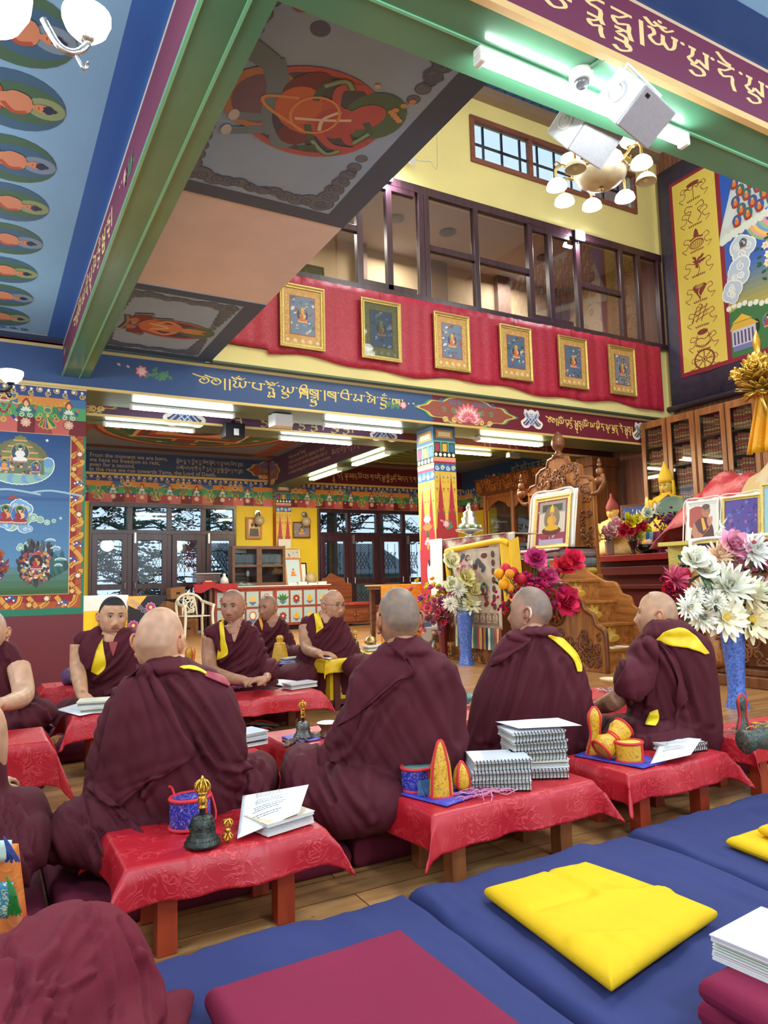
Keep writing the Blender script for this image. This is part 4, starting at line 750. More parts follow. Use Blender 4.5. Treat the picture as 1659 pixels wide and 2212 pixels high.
# speakers, dome, small devices
GREYP = mat('grey_speaker_grille',(150,150,158),.55,0,.05,40,.2,200); LGREY = mat('light_grey_plastic',(214,216,220),.45)
def speaker(x,y,z,rz,tilt,k,lab):
    t = thing('speaker',lab,'loudspeaker',(x,y,z)); e = (tilt,0,rz)
    o = MB().prism([(-.2,-.15),(.2,-.15),(.2,.02),(.16,.15),(-.16,.15),(-.2,.02)],.26).build('cabinet',LGREY,t,bev=.012,loc=(0,0,-.13))
    g = MB().box((-.195,-.168,-.125),(.195,-.148,.125)).build('grille',GREYP,t,bev=.006)
    br = MB()
    for s in (-1,1): br.lathe([(.062,0),(.062,.012),(.05,.014),(.046,.006),(.03,.02)],(s*.2,.0,.0),20,(s,0,0))
    br.tube([(-.22,0,0),(-.22,.05,.15),(.22,.05,.15),(.22,0,0)],.01,6).build('bracket',WPL,t)
    MB().box((-.02,-.171,-.01),(.02,-.167,.01)).build('badge',IRON,t,loc=(-.14,0,.09))
    t.rotation_euler = e; t.scale = (k,)*3
speaker(2.5,2.09,3.1,.25,.95,.7,'grey loudspeaker hung under the beam, the upper right of the pair'); speaker(2.74,2.62,3.36,.2,.9,.76,'pale grey loudspeaker hung beyond the beam, the lower left of the pair')
t = thing('dome_camera','white dome camera under the green beam before the tube','camera',(2.31,2.2,3.27)); MB().lathe([(.055,0),(.055,-.035),(.045,-.045)],(0,0,0),20).build('base',WPL,t); MB().ball((0,0,-.045),.035,16,10).build('dome',glass('tinted_dome',(150,150,160),.6),t,smooth=1); MB().tube([(0,0,-.005),(.02,-.12,-.005)],.012,6).build('conduit',GREEN,t)
t = thing('speaker','small grey box speaker under the blue lettered beam','loudspeaker',(3.3,8.55,3.0)); MB().prism([(-.15,-.08),(.15,-.08),(.12,.1),(-.12,.1)],.16,(V((0,0,0)),V((1,0,0)),V((0,-1,0)),V((0,0,1)))).build('cabinet',LGREY,t,bev=.01); MB().box((-.13,-.02,.15),(.13,.0,.19)).build('bracket',WPL,t)
t = thing('projector','small dark projector box under the purple second beam','projector',(2.95,9.45,3.0)); MB().box((-.14,-.08,0),(.14,.12,.2)).build('body',IRON,t,bev=.01); MB().box((-.02,0,.2),(.02,.04,.25)).build('mount',IRON,t); MB().box((-.02,-.085,.03),(.05,-.08,.12)).build('label',LGREY,t)
t = thing('security_camera','white bullet camera on the yellow wall above the glass','camera',(5.05,8.2,6.98)); MB().lathe([(.03,0),(.03,.02)],(0,0,0),12,(0,-1,0)).tube([(0,0,0),(0,-.08,-.02),(.02,-.1,-.07)],.015,6).build('bracket',WPL,t); MB().lathe([(.045,0),(.05,.05),(.05,.16)],(.0,-.08,-.06),12,(.25,-.6,-.75)).build('body',WPL,t)
MB().tube(cat([(5.08,8.19,7.0),(5.3,8.19,6.98),(5.5,8.19,7.02),(5.62,8.19,7.0),(5.62,8.19,8.2)],5),.006,5).build('cable_run',WPL,tag(bpy.data.objects.new('cable',None),'thin white cable on the yellow wall running up beside the camera','cable')); C.objects.link(bpy.data.objects['cable'])
t = thing('metal_box','small metal box clamped under the second beam right of the pillar','device',(7.95,9.6,3.06)); MB().cbox((0,0,0),(.24,.1,.1)).build('body',SILV,t,bev=.01); MB().cbox((0,0,.1),(.04,.04,.03)).build('mount',SILV,t)
# ================================================================ BALCONY CLOTH AND PICTURES
REDV = brocade('crimson_damask_cloth',(164,26,56),(196,62,88),14,.5,.6,kind='all',bump=.2)
def cloth_y(u,v):
    x = 2.34+7.62*u; dens = .25+.75*max(0,(u-.3)/.7)+(.5 if u < .1 else 0)
    y = 8.075-.012*dens*(1+ms(x*13+ms(x*3.1)*2))-.02*v*dens*max(0,ms(x*5.3+1))-.004*ms(x*31)
    zt = 4.845-.006*abs(ms(x*20)); zb = 3.79+.03*ms(x*2.3)+.02*ms(x*5.9)-.06*u+(.06 if u < .08 else 0)
    return (x,y,zt+(zb-zt)*v)
tag(MB().grid(cloth_y,420,12).build('balcony_cloth',REDV,smooth=1,solid=.003),'long crimson damask cloth hung along the balcony front','hanging')
GFR = mat('gilt_picture_frame',(206,182,110),.3,.7,.2,60,.5,120); MATB = brocade('gold_figured_mount',(196,150,84),(226,192,130),24,.5)
wide = ('first gilt framed scroll painting from the left on the crimson balcony cloth','second gilt framed scroll painting on the crimson cloth, glinting with reflections','third gilt framed scroll painting from the left on the crimson balcony cloth','fourth gilt framed scroll painting from the left on the crimson balcony cloth','fifth gilt framed scroll painting, second from the right end of the crimson cloth','sixth gilt framed scroll painting, nearest the right end of the crimson cloth')
for i,x0 in enumerate((3.09,4.21,5.34,6.48,7.61,8.68)):
    t = thing('framed_scroll_painting',wide[i],'picture',(x0,8.0,3.89),group='framed scroll paintings on the balcony'); F = FY(0); h = .81; wd = .6
    MB().frame((V((0,.03,0)),F[1],F[2],F[3]),0,0,wd,h,.05,.03).build('frame',GFR,t); MB().box((.03,.02,.03),(wd-.03,.03,h-.03)).build('mount',MATB,t)
    a = Art(FY(.02)); q = RR(i); a.rect(.13,.17,.47,.67,(150,70,60)); a.up(); a.rect(.14,.18,.46,.66,[(104,124,156),(96,110,150),(104,122,150),(84,108,140),(88,108,140),(116,130,152)][i]); a.up()
    for j in range(46): x,y = .15+.3*q.random(),.19+.46*q.random(); cc = q.choice([(60,80,90),(200,206,214),(70,100,96),(150,80,70),(84,96,140),(190,170,150)]); a.ell(x,y,.012+.025*q.random(),.008+.014*q.random(),cc,8,q.random()) if j % 3 else a.line([(x,y),(x+.02,y+.008),(x+.045,y)],.006,cc)
    a.up()
    if i == 5: [a.figure(.2+.1*k,.56+.02*(k == 1),.03) for k in range(3)]; [a.figure(.22+.17*k,.26,.045,(150,110,70)) for k in range(2)]
    a.figure(.3,.4,.085,(196,110,60),(226,180,110),(90,120,110),(50,70,120),rim=(200,150,90),hat=(222,180,80))
    for j in range(5): a.flower(.1+.1*j,.095,.03,(226,200,160),n=6)
    for j in range(7): a.flower(.085,.14+.085*j,.018,(210,170,110),n=5); a.flower(.515,.14+.085*j,.018,(210,170,110),n=5)
    a.build('painting',t,PRINT); MB().tube([(.3,.02,h),(.3,.04,h+.14)],.003,4).build('hook',IRON,t)
    if i == 1: MB().box((.04,.008,.04),(wd-.04,.01,h-.04)).build('glazing',GLASS,t)
def leaning(name,x,y,z,wd,h,lab,fcol,bg,cols,seed,tilt=.12,rz=0,fig=None,mount=.03,photo=None,group=None,catg='picture',par=None):
    t = thing(name,lab,catg,(x,y,z),rz,group); t.rotation_euler = (-tilt,0,rz); F = FY(0); q = RR(seed)
    MB().frame((V((0,.02,0)),F[1],F[2],F[3]),0,0,wd,h,mount,.02).build('frame',fcol,t); MB().box((.01,.012,.01),(wd-.01,.022,h-.01)).build('backing',WHITE,t)
    a = Art(FY(.012)); m_ = mount; a.rect(m_,m_,wd-m_,h-m_,bg); a.up()
    for j in range(len(cols)*9): x_,y_ = m_*1.4+(wd-m_*2.8)*q.random(),m_*1.4+(h-m_*2.8)*q.random(); a.ell(x_,y_,wd*(.02+.05*q.random()),h*(.015+.03*q.random()),q.choice(cols),9,q.random()*3)
    a.up()
    if fig: fig(a,wd,h)
    a.build('picture',t,PRINT); return t
def figm(c=(196,90,50),k=.24,**kw): return lambda a,w_,h_: a.figure(w_/2,h_*.42,min(w_,h_)*k,c,**kw)
BLKF = mat('black_picture_frame',(40,34,36),.4); WOODF = wood('brown_picture_frame',(96,58,36),(140,90,58),.4); SILF = mat('silver_grey_frame',(150,156,160),.35,.5)
leaning('framed_print',3.35,8.5,4.66,.6,.62,'dark framed brocade print behind the glass beside the ceiling edge',BLKF,(110,100,88),[(140,70,60),(90,100,96),(160,150,130)],1)
leaning('framed_print',4.68,8.42,4.66,.36,.42,'small blue framed print behind the glass partition',SILF,(120,156,196),[(150,176,200),(110,140,180)],2,fig=figm((206,170,130)))
leaning('framed_print',6.45,8.5,4.66,.48,.44,'grey framed ornament print behind the middle of the glass partition',BLKF,(120,116,110),[(160,156,150),(70,66,64),(140,100,90)],3)
for i,x in enumerate((5.6,6.6,8.7)): tag(MB().lathe([(.13,0),(.14,-.02),(.08,-.03)],(x,9.4,6.75),20).build('ceiling_fixture',mat('fixture_brown' + str(i),(84,74,74),.5)),'round dark ceiling disc in the gallery room, %s' % ('leftmost','middle one','rightmost')[i],'ceiling fitting','round gallery ceiling discs')
# ================================================================ BROCADE HANGING ON THE RIGHT WALL
BRO = brocade('dark_violet_coin_brocade',(66,58,80),(120,104,116),16,.5,c3=(56,52,78))
t = thing('scroll_hanging','huge dark brocade hanging with a yellow banner and painted scene high on the right wall','hanging',(0,0,0))
MB().grid(lambda u,v: (10.17-.012*ms(u*40),8.06-5.9*u,3.78+4.2*v),120,6).build('brocade_ground',BRO,t,smooth=1,solid=.01)
MB().tube([(10.13,8.12,3.78),(10.13,2.3,3.78)],.05,14).build('rod',mat('rod_brocade',(70,60,74),.5,0,.2,20),t,smooth=1)
a = Art(FX(10.155),.004); a.rect(-7.82,4.26,-2.5,7.66,(140,34,60)); a.up(); a.rect(-7.76,4.33,-6.95,7.6,(226,204,96)); a.rect(-6.87,4.33,-2.6,7.6,(70,110,200)); a.up()
for i in range(30): # painted sky of the scene, blue above, yellow by the hills
    k = i/29; z = 4.95+2.65*i/30; cc = (40+30*(1-k),90+20*(1-k),200) if k > .3 else (200-450*k,180-230*k,70+430*k); a.rect(-6.87,z,-2.6,z+2.65/30,tuple(max(0,x) for x in cc))
a.up(); a.poly(cat([(-6.87,5.05),(-6.5,5.12),(-6.1,4.95),(-5.6,5.2),(-5,5.0),(-4,5.1),(-2.6,5.0)],4)+[(-2.6,4.33),(-6.87,4.33)],(64,120,76)); a.up()
for i in range(46): x = -6.87+.09*i; a.circ(x,5.06+.07*ms(x*4.4)+.02*(i % 2),.045,(236,240,240),9)
for i in range(10): x = -6.8+.37*i; a.ell(x,4.62+.1*(i % 3),.05,.11,(34,60,44),10)
a.up(); a.rect(-6.85,4.5,-6.45,4.78,(206,204,226)); a.rect(-6.84,4.42,-6.45,4.5,(120,126,190)); a.poly([(-6.88,4.76),(-6.4,4.76),(-6.52,4.86),(-6.82,4.86)],(226,180,70)); a.poly([(-6.84,4.87),(-6.5,4.87),(-6.66,4.98)],(236,190,60)); a.up()
for j in range(6): a.rect(-6.82+.06*j,4.52,-6.79+.06*j,4.72,(84,76,130))
a.up(); a.figure(-6.25,4.72,.09,(190,70,70),(240,236,230)); a.up()
for rr,cc in ((1.0,(150,190,150)),(.93,(240,170,150)),(.86,(240,210,110)),(.79,(130,160,220)),(.72,(150,200,150)),(.65,(236,160,180))): a.ring(-5.75,6.36,.75*rr,.5*rr,.06,cc,26,PI*1.05,PI*1.9)
a.up(); a.poly(cat([(-6.95,6.2),(-6.6,6.28),(-6.0,6.5),(-5.4,6.7),(-4.6,6.6),(-3.9,6.8),(-3.6,7.55),(-6.2,7.55),(-6.55,7.3),(-6.75,6.85)],4,True),(206,220,226)); a.up()
q = RR(9)
for i in range(60): tt = i/60; a.circ(-6.88+3.2*tt,6.24+.5*tt+.03*(i % 2),.06,(226,236,232),9); a.circ(-6.8+.6*tt,6.5+1.0*tt,.07,(216,228,236),9)
a.up()
for r in range(8):
    for k in range(15):
        x = -6.62+.19*k+.09*(r % 2); z = 7.42-.155*r+.2*(k*.18-.3)
        if z < 7.5 and z > 6.32+.17*(x+6.9) and x > -6.8+.35*max(0,(z-6.9)): a.ell(x,z+.03,.078,.095,(66,110,120) if (k+r) % 2 else (70,90,160),12); a.up(0); 
a.up()
for r in range(8):
    for k in range(15):
        x = -6.62+.19*k+.09*(r % 2); z = 7.42-.155*r+.2*(k*.18-.3)
        if z < 7.5 and z > 6.32+.17*(x+6.9) and x > -6.8+.35*max(0,(z-6.9)): a.ell(x,z-.035,.065,.04,(170,60,50),10); a.ell(x,z+.01,.035,.05,(214,130,70),8); a.circ(x,z+.06,.022,(226,170,120),7)
a.up(); a.cloud(-6.55,6.0,.3,.34,(196,214,236),(246,248,250),3); a.cloud(-6.68,5.66,.22,.36,(190,208,236),(246,248,250),4); a.cloud(-6.78,5.36,.12,.3,(190,208,236),(246,248,250),5); a.figure(-6.55,6.05,.07,(90,70,70),(236,220,210))
for i in range(26): x,z = -6.2+.4*q.random(),5.35+.7*q.random(); a.flower(x,z,.07,q.choice([(246,226,226),(240,190,200),(250,240,210)]),n=6); a.petal(x-.09,z,2.5+q.random(),.1,.05,(50,90,60))
a.up()
MR = (132,56,48)
for i,z in enumerate((7.36,6.92,6.48,6.06,5.62,5.2,4.8,4.44)): # the eight emblems of the banner
    a.push(-7.36,z,.25,.215)
    for k in range(7): a.petal(-.36+.12*k,-.92,PI/2+(3-k)*.25,.22,.1,MR)
    for s in (-1,1): a.line([(s*.3,.1),(s*.8,.35),(s*.95,.05),(s*.6,-.1),(s*.75,-.45),(s*1.1,-.5),(s*.8,-.85)],.05,MR)
    if i == 0: a.ell(0,.45,.5,.16,MR); a.line([(-.7,.1),(-.3,.3),(.3,.3),(.75,.15)],.09,MR); a.line([(0,.3),(0,-.8)],.05,MR); a.line([(-.4,.25),(-.2,.02),(.1,.2),(.35,0),(.5,.25)],.05,MR)
    if i == 1: [a.line([(s*.1,.7),(s*.6,.85),(s*.7,.45),(s*.25,.35),(s*.5,-.2),(s*.2,-.6)],.06,MR) for s in (-1,1)]
    if i == 2: a.ell(0,-.3,.55,.38,MR); a.up(); a.ell(0,-.33,.48,.3,(206,176,84)); [a.line([(-.4+.16*k,-.1),(-.35+.14*k,-.6)],.03,MR) for k in range(6)]; a.line([(-.5,.1),(0,.25),(.5,.12)],.12,MR); a.poly([(-.22,.3),(.22,.3),(.12,.75),(0,.95),(-.12,.75)],MR)
    if i == 3: [a.petal(.1*mc(k)*1.5,.25+.12*ms(k*2),k*.55,.5,.17,MR) for k in range(14)]; a.line([(0,.1),(.1,-.4),(-.1,-.9)],.05,MR)
    if i == 4: a.poly(cat([(-.5,.25),(-.3,.5),(.35,.45),(.5,.2),(.1,-.4),(0,-.75),(-.15,-.4)],3,True),MR); a.up(); [a.ring(0,.35,.3-.09*k,.16-.05*k,.03,(226,204,96)) for k in range(3)]; a.line([(0,.15),(-.1,-.2),(.05,-.5)],.05,(226,204,96))
    if i == 5:
        for d in (-.36,0,.36): a.line([(d-.4,-.45+d*.0),(d+.1,.75)],.06,MR,smooth=0); a.line([(-.5,d*.9+.0),(.5,d*.9+.3)],.06,MR,smooth=0)
        a.line([(-.05,.9),(.15,.7),(0,.5),(-.2,.7),(-.05,.9)],.05,MR,smooth=0)
    if i == 6: a.ell(0,.55,.4,.22,MR); a.line([(-.65,0),(-.2,.1),(.1,-.02),(.65,.2)],.06,MR); a.line([(-.4,.4),(-.5,-.3),(.1,-.5),(.5,-.2),(.4,.4)],.05,MR); a.line([(-.6,-.35),(0,-.62),(.6,-.3)],.07,MR)
    if i == 7: a.ring(0,.1,.78,.78,.12,MR); a.circ(0,.1,.22,MR); [a.line([(.25*mc(k*PI/4),.1+.25*ms(k*PI/4)),(.7*mc(k*PI/4),.1+.7*ms(k*PI/4))],.07,MR,smooth=0) for k in range(8)]; a.up(); a.ring(0,.1,.14,.14,.05,(226,204,96))
    a.up(); a.pop()
a.build('banner_painting',t,mat and colmat('painted_silk',.6))
# ================================================================ SCRIPTURE BOOKCASES ALONG THE RIGHT WALL
BKW = wood('honey_brown_cabinet_wood',(128,76,44),(176,116,70),.35,2,.8); BKD = mat('bookcase_back_board',(96,50,34),.7)  # back board in one even dark red-brown
VOL = MB().color((214,86,56)).box((0,0,0),(.12,.048,.3))
for z in (.02,.07,.13,.2,.26): VOL.color((246,210,120)).box((-.003,.004,z),(.0,.044,z+(.03 if z in (.07,.2) else .01)))
SP = []
for k in range(3): SP.append(None)
SPM = colmat('gilt_lettered_leather',.4,.15); nb = 0
for c,(y1,y0) in enumerate(((8.14,7.12),(7.1,6.08),(6.06,5.04))):
    t = thing('bookcase',('tall glazed bookcase next to the balcony, filled with red gilt volumes','tall glazed bookcase, the middle of the row behind the statue','tall glazed bookcase behind the hanging yellow scarf')[c],'bookcase',(9.45,y0,.0),group='glazed scripture bookcases'); wd = y1-y0
    MB().box((.03,0,1.0),(.45,wd,1.25)).box((.03,0,3.4),(.45,wd,3.5)).box((.03,0,1.0),(.45,.03,3.45)).box((.03,wd-.03,1.0),(.45,wd,3.45)).box((.1,0,0),(.45,wd,1.0)).build('carcass',BKW,t,bev=.006)
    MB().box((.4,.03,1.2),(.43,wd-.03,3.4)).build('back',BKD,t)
    for s in range(6): MB().box((.06,.03,1.25+.36*s),(.4,wd-.03,1.27+.36*s)).build('shelf',BKW,t)
    for d in range(2):
        a0,a1 = wd/2*d+.008,wd/2*(d+1)-.008; g = MB(); g.box((0,a0,1.2),(.03,a0+.075,3.48)).box((0,a1-.075,1.2),(.03,a1,3.48)).box((0,a0,1.2),(.03,a1,1.3)).box((0,a0,3.38),(.03,a1,3.48))
        dr = g.build('door',BKW,t,bev=.006); MB().box((.012,a0+.07,1.3),(.016,a1-.07,3.38)).build('pane',GLASS,dr)
        k = a0+.04 if d else a1-.04; MB().tube([(0,k,2.32),(-.035,k,2.34),(-.035,k,2.46),(0,k,2.48)],.01,6).ball((-.02,k,2.3),.02,8,6).build('handle',BRASS,dr)
        for s in range(6):
            if c == 2 and s < 4: continue
            if s < 2 and c > 0: continue
            for k in range(7):
                y = y0+a0+.07+.047*k+.02
                p = (9.53,y,1.27+.36*s)
                if nb == 0: bk = VOL.build('volume',SPM,loc=p); bk.scale = (1,.9,1); tag(bk,'red leather scripture volume with gilt bands, one of those in the glazed bookcases','book','scripture volumes in the glazed bookcases')
                else: o = dup(bk,loc=p); o.scale = (1,.86+.08*((nb*7) % 3)/2,.92+.08*((nb*5) % 4)/3)
                nb += 1
# ================================================================ PEOPLE
from mathutils.bvhtree import BVHTree
FH = V((ms(YAW),mc(YAW),0)); 
def at(x,y,d): return EYE+ray(x,y)*(d/FP)
def facing(a): a = math.radians(a); return (FH*mc(a)-r0*ms(a)).normalized()   # 0 = away, 90 = to the picture's left, 180 = towards the viewer
ROBE = mat('maroon_wool_robe',(78,24,34),.8,0,.1,5,.12,260,spec=.25); ROBE2 = mat('maroon_cotton_shawl',(80,25,36),.8,0,.1,6,.12,300,spec=.25)
VEST = mat('yellow_brocade_vest',(232,196,20),.5,0,.1,12,.1,120); SHIRT = mat('red_brown_shirt',(150,60,60),.8,0,.08,8,.1,200)
SKIN = colmat('skin',.48,0,.04,.35,160); HAIRM = mat('short_black_hair',(34,30,32),.8,0,.2,60,.5,400); EYEM = colmat('eye',.15,0,0,.6)
def remesh(mb,vox,smooth=6,name='tmp'):
    me = bpy.data.meshes.new(name); me.from_pydata([tuple(v) for v in mb.v],[],mb.f); me.update(); o = bpy.data.objects.new(name,me); C.objects.link(o)
    q = o.modifiers.new('r','REMESH'); q.mode = 'VOXEL'; q.voxel_size = vox; q.use_smooth_shade = True
    if smooth: q = o.modifiers.new('s','SMOOTH'); q.iterations = smooth; q.factor = .5
    bpy.context.view_layer.update(); out = bpy.data.meshes.new_from_object(o.evaluated_get(bpy.context.evaluated_depsgraph_get()))
    bpy.data.objects.remove(o); bpy.data.meshes.remove(me); return out
def gs(x,s): return math.exp(-(x/s)**2)
def head_points(age=0,fat=0,nu=72,nv=64):
    pts = []
    for j in range(nv+1):
        ph = PI*j/nv
        for i in range(nu):
            th = 2*PI*i/nu; sx,sy,sz = ms(ph)*ms(th),ms(ph)*mc(th),mc(ph)
            pw = lambda t,e: math.copysign(abs(t)**e,t)
            x,y,z = .078*pw(sx,.9),(.094 if sy > 0 else .1)*pw(sy,.92),(.122 if sz > 0 else .118)*pw(sz,.95)
            f = max(0,min(1,(y+.01)/.05)); t = max(0,-z/.118)
            if z < 0: x *= 1-(.24-.1*fat)*t**1.6; y = y*(1-.5*t) if y < 0 else y*(1-.02*t)
            if y > 0: y *= 1-.08*gs(x,.03)*0; y -= .012*max(0,(y-.07)/.024)*(1 if z > -.09 else .3)
            if z > .06 and y > .04: y -= .01*(z-.06)/.06
            a = abs(x); d = 0
            d += .019*gs(x,.0105)*(gs(z+.032,.016)+.42*gs(z+.012,.018)+.12*gs(z-.008,.014)); d += .0075*gs(a-.015,.008)*gs(z+.04,.009)
            d += .0045*gs(a-.03,.02)*gs(z-.03,.009); d -= .0105*gs(a-.031,.016)*gs(z-.012,.011); d += .0045*gs(a-.031,.012)*gs(z-.01,.007)
            d += .005*gs(a-.05,.018)*gs(z+.022,.018); d += .0052*gs(x,.021)*(gs(z+.0625,.0045)+1.1*gs(z+.0745,.005)); d -= .0045*gs(x,.025)*gs(z+.0685,.0028)
            d -= .002*gs(x,.004)*gs(z+.054,.005); d += .008*gs(x,.018)*gs(z+.103,.012); d -= .003*gs(x,.03)*gs(z+.087,.006)
            if age: d -= .003*age*gs(a-.028-.25*(-.04-z),.004)*(1 if -.08 < z < -.035 else 0); d -= .0012*age*ms(z*520)*(1 if z > .045 else 0); d -= .003*age*gs(a-.04,.012)*gs(z+.055,.02)
            y += d*f; x += math.copysign(.004*fat*gs(z+.06,.03),x)
            pts.append((x,y,z))
    fs = [(j*nu+i,j*nu+(i+1) % nu,(j+1)*nu+(i+1) % nu,(j+1)*nu+i) for j in range(nv) for i in range(nu)]
    return pts,fs
def ear(mb,M,s):
    rim = [(s*.076,.012,-.034),(s*.08,.0,-.022),(s*.088,-.014,.002),(s*.09,-.016,.022),(s*.086,-.004,.034),(s*.08,.012,.026),(s*.077,.018,.012)]
    mb.tube([M(p) for p in cat(rim,4)],[.0055]*(6*4+1),7); mb.tube([M(p) for p in cat([(s*.077,.016,-.01),(s*.08,.006,-.002),(s*.084,-.004,.014),(s*.083,.002,.024)],4)],.005,6)
    mb.tube([M(p) for p in cat([(s*.076,.012,-.036),(s*.079,.008,-.04),(s*.078,.004,-.032)],3)],.0075,7); mb.tube([M((s*.07,.0,-.02)),M((s*.082,-.006,.0)),M((s*.08,-.004,.024))],[.012,.014,.01],8)
class Head: pass
def make_head(c,a,tilt=0,roll=0,k=1.0,tone=(196,140,104),stub=.35,age=0,fat=0,ears=1.0):
    h = Head(); Y = facing(a); Z = V((0,0,1)); X = Y.cross(Z); R_ = Matrix.Rotation(math.radians(-tilt),3,X); Y = R_@Y; Z = R_@Z
    if roll: R2 = Matrix.Rotation(math.radians(roll),3,Y); X = R2@X; Z = R2@Z
    c = V(c); h.M = lambda p: c+(X*p[0]+Y*p[1]+Z*p[2])*k; h.tone = tone; h.X,h.Y,h.Z,h.c,h.k = X,Y,Z,c,k
    pts,fs = head_points(age,fat); mb = MB(); h.pts = pts; h.fs = fs
    def col(p):
        x,y,z = p; t = [v for v in tone]; b = .94+.12*noise.noise(V(p)*38)
        hl = .068-.55*max(0,-y+.03)-1.2*max(0,abs(x)-.06) if y > -.02 else .035-1.3*max(0,-y-.02)
        hl = max(hl,-.075); s = max(0,min(1,(z-hl)/.018))*stub; s *= .9+.4*noise.noise(V(p)*60)
        st = (92,88,84) if age < .8 else (150,140,132)
        t = [v*b*(1-s)+q*s for v,q in zip(t,st)]
        if y > .05:
            l = gs(x,.022)*max(gs(z+.0625,.005),gs(z+.0745,.006)); t = [v*(1-.7*l)+q*.7*l for v,q in zip(t,(150,78,74))]; l = gs(x,.024)*gs(z+.0685,.0022); t = [v*(1-.75*l)+q*.75*l for v,q in zip(t,(70,36,34))]
            r_ = .22*gs(abs(x)-.045,.02)*gs(z+.028,.02)+.2*gs(x,.012)*gs(z+.034,.012); t = [t[0],t[1]*(1-.25*r_),t[2]*(1-.25*r_)]
            e = .28*gs(abs(x)-.031,.016)*gs(z-.012,.012); t = [v*(1-e) for v in t]
            if stub > .2: m_ = .16*gs(x,.03)*gs(z+.054,.006)+.1*gs(x,.035)*gs(z+.1,.016); t = [v*(1-m_) for v in t]
        return t
    cols = [col(p) for p in pts]; lc = [lin(v) for v in cols]; o = len(mb.v); mb.v += [tuple(h.M(p)) for p in pts]
    for f in fs: mb.f.append(f); mb.c.append([lc[i] for i in f])
    mb.color([v*.96 for v in tone] if 0 else (tone[0]*.98,tone[1]*.9,tone[2]*.88))
    for s in (-1,1): ear(mb,lambda p: h.M((p[0]*(1+.0*ears),p[1]-.012,p[2]-.006)),s)
    h.mb = mb; return h
def face_parts(h,t,brow=(40,32,30),lids=1.0,hairk=0,put=None):
    P = h.M; out = []
    def surf(x,z): # front surface under (x, z)
        b = min((p for p in h.pts if p[1] > 0),key=lambda p: (p[0]-x)**2+(p[2]-z)**2); return b[1]
    for s in (-1,1):
        e = MB(); y = surf(s*.031,.01); x0 = s*.031
        al = [(x0+.0135*mc(u),y+.0012-.0025*abs(mc(u)),.0098+.0044*lids*ms(u)*(1 if ms(u) > 0 else .75)+s*.0*mc(u)) for u in [2*PI*i/16 for i in range(16)]]
        e.color((206,190,176)).add([P(p) for p in al],[tuple(range(16))])
        e.color((30,20,16)).add([P((x0+.0046*mc(u),y+.0022,.0098+min(.0044*lids,.0046*ms(u)))) for u in [2*PI*i/12 for i in range(12)]],[tuple(range(12))])
        e.color((52,34,28)).tube([P((p[0],p[1]+.0006,p[2])) for p in al[0:9]],.0011,5); out.append(e.build('eye',EYEM,t))
        b = MB().color(brow); b.tube([P((s*q,surf(s*q,z_)+.0005,z_)) for q,z_ in ((.014,.0285),(.024,.032),(.036,.033),(.048,.028))],[.0018,.0026,.0024,.001],6); out.append(b.build('eyebrow',EYEM,t))
    for o in out: o.location = -V(t.location)
    return out
def hand(mb,w,d,nrm,s=1,curl=.5,spread=.14,k=1.0):
    d = V(d).normalized(); nrm = V(nrm).normalized(); sd = d.cross(nrm).normalized()*s; P = lambda a,b,c_: V(w)+(d*a+sd*b+nrm*c_)*k
    for b in (-.028,-.01,.01,.027): mb.tube([P(-.02,b*.6,0),P(.03,b,.002),P(.085,b*1.1,.0)],[.016*k,.0165*k,.0125*k],8)
    for b,l,y in ((-.03,.058,.078),(-.0105,.074,.086),(.0105,.078,.086),(.03,.068,.082)):
        p = P(y,b,0); pts = [P(y-.02,b,0),p]; an = 0; q = V(p)
        for seg in (.46,.32,.24): an += curl*(.8 if seg == .46 else 1.0); q = q+(d*mc(an)+sd*spread*(b/.03)*.4-nrm*ms(an))*l*seg*k; pts.append(q)
        mb.tube(pts,[.0095*k,.0095*k,.0085*k,.0078*k,.006*k],8)
    pts = [P(.005,.02,-.004),P(.04,.05,-.012),P(.066,.058,-.022),P(.088,.054,-.03)]; mb.tube(pts,[.015*k,.0125*k,.0105*k,.008*k],8)
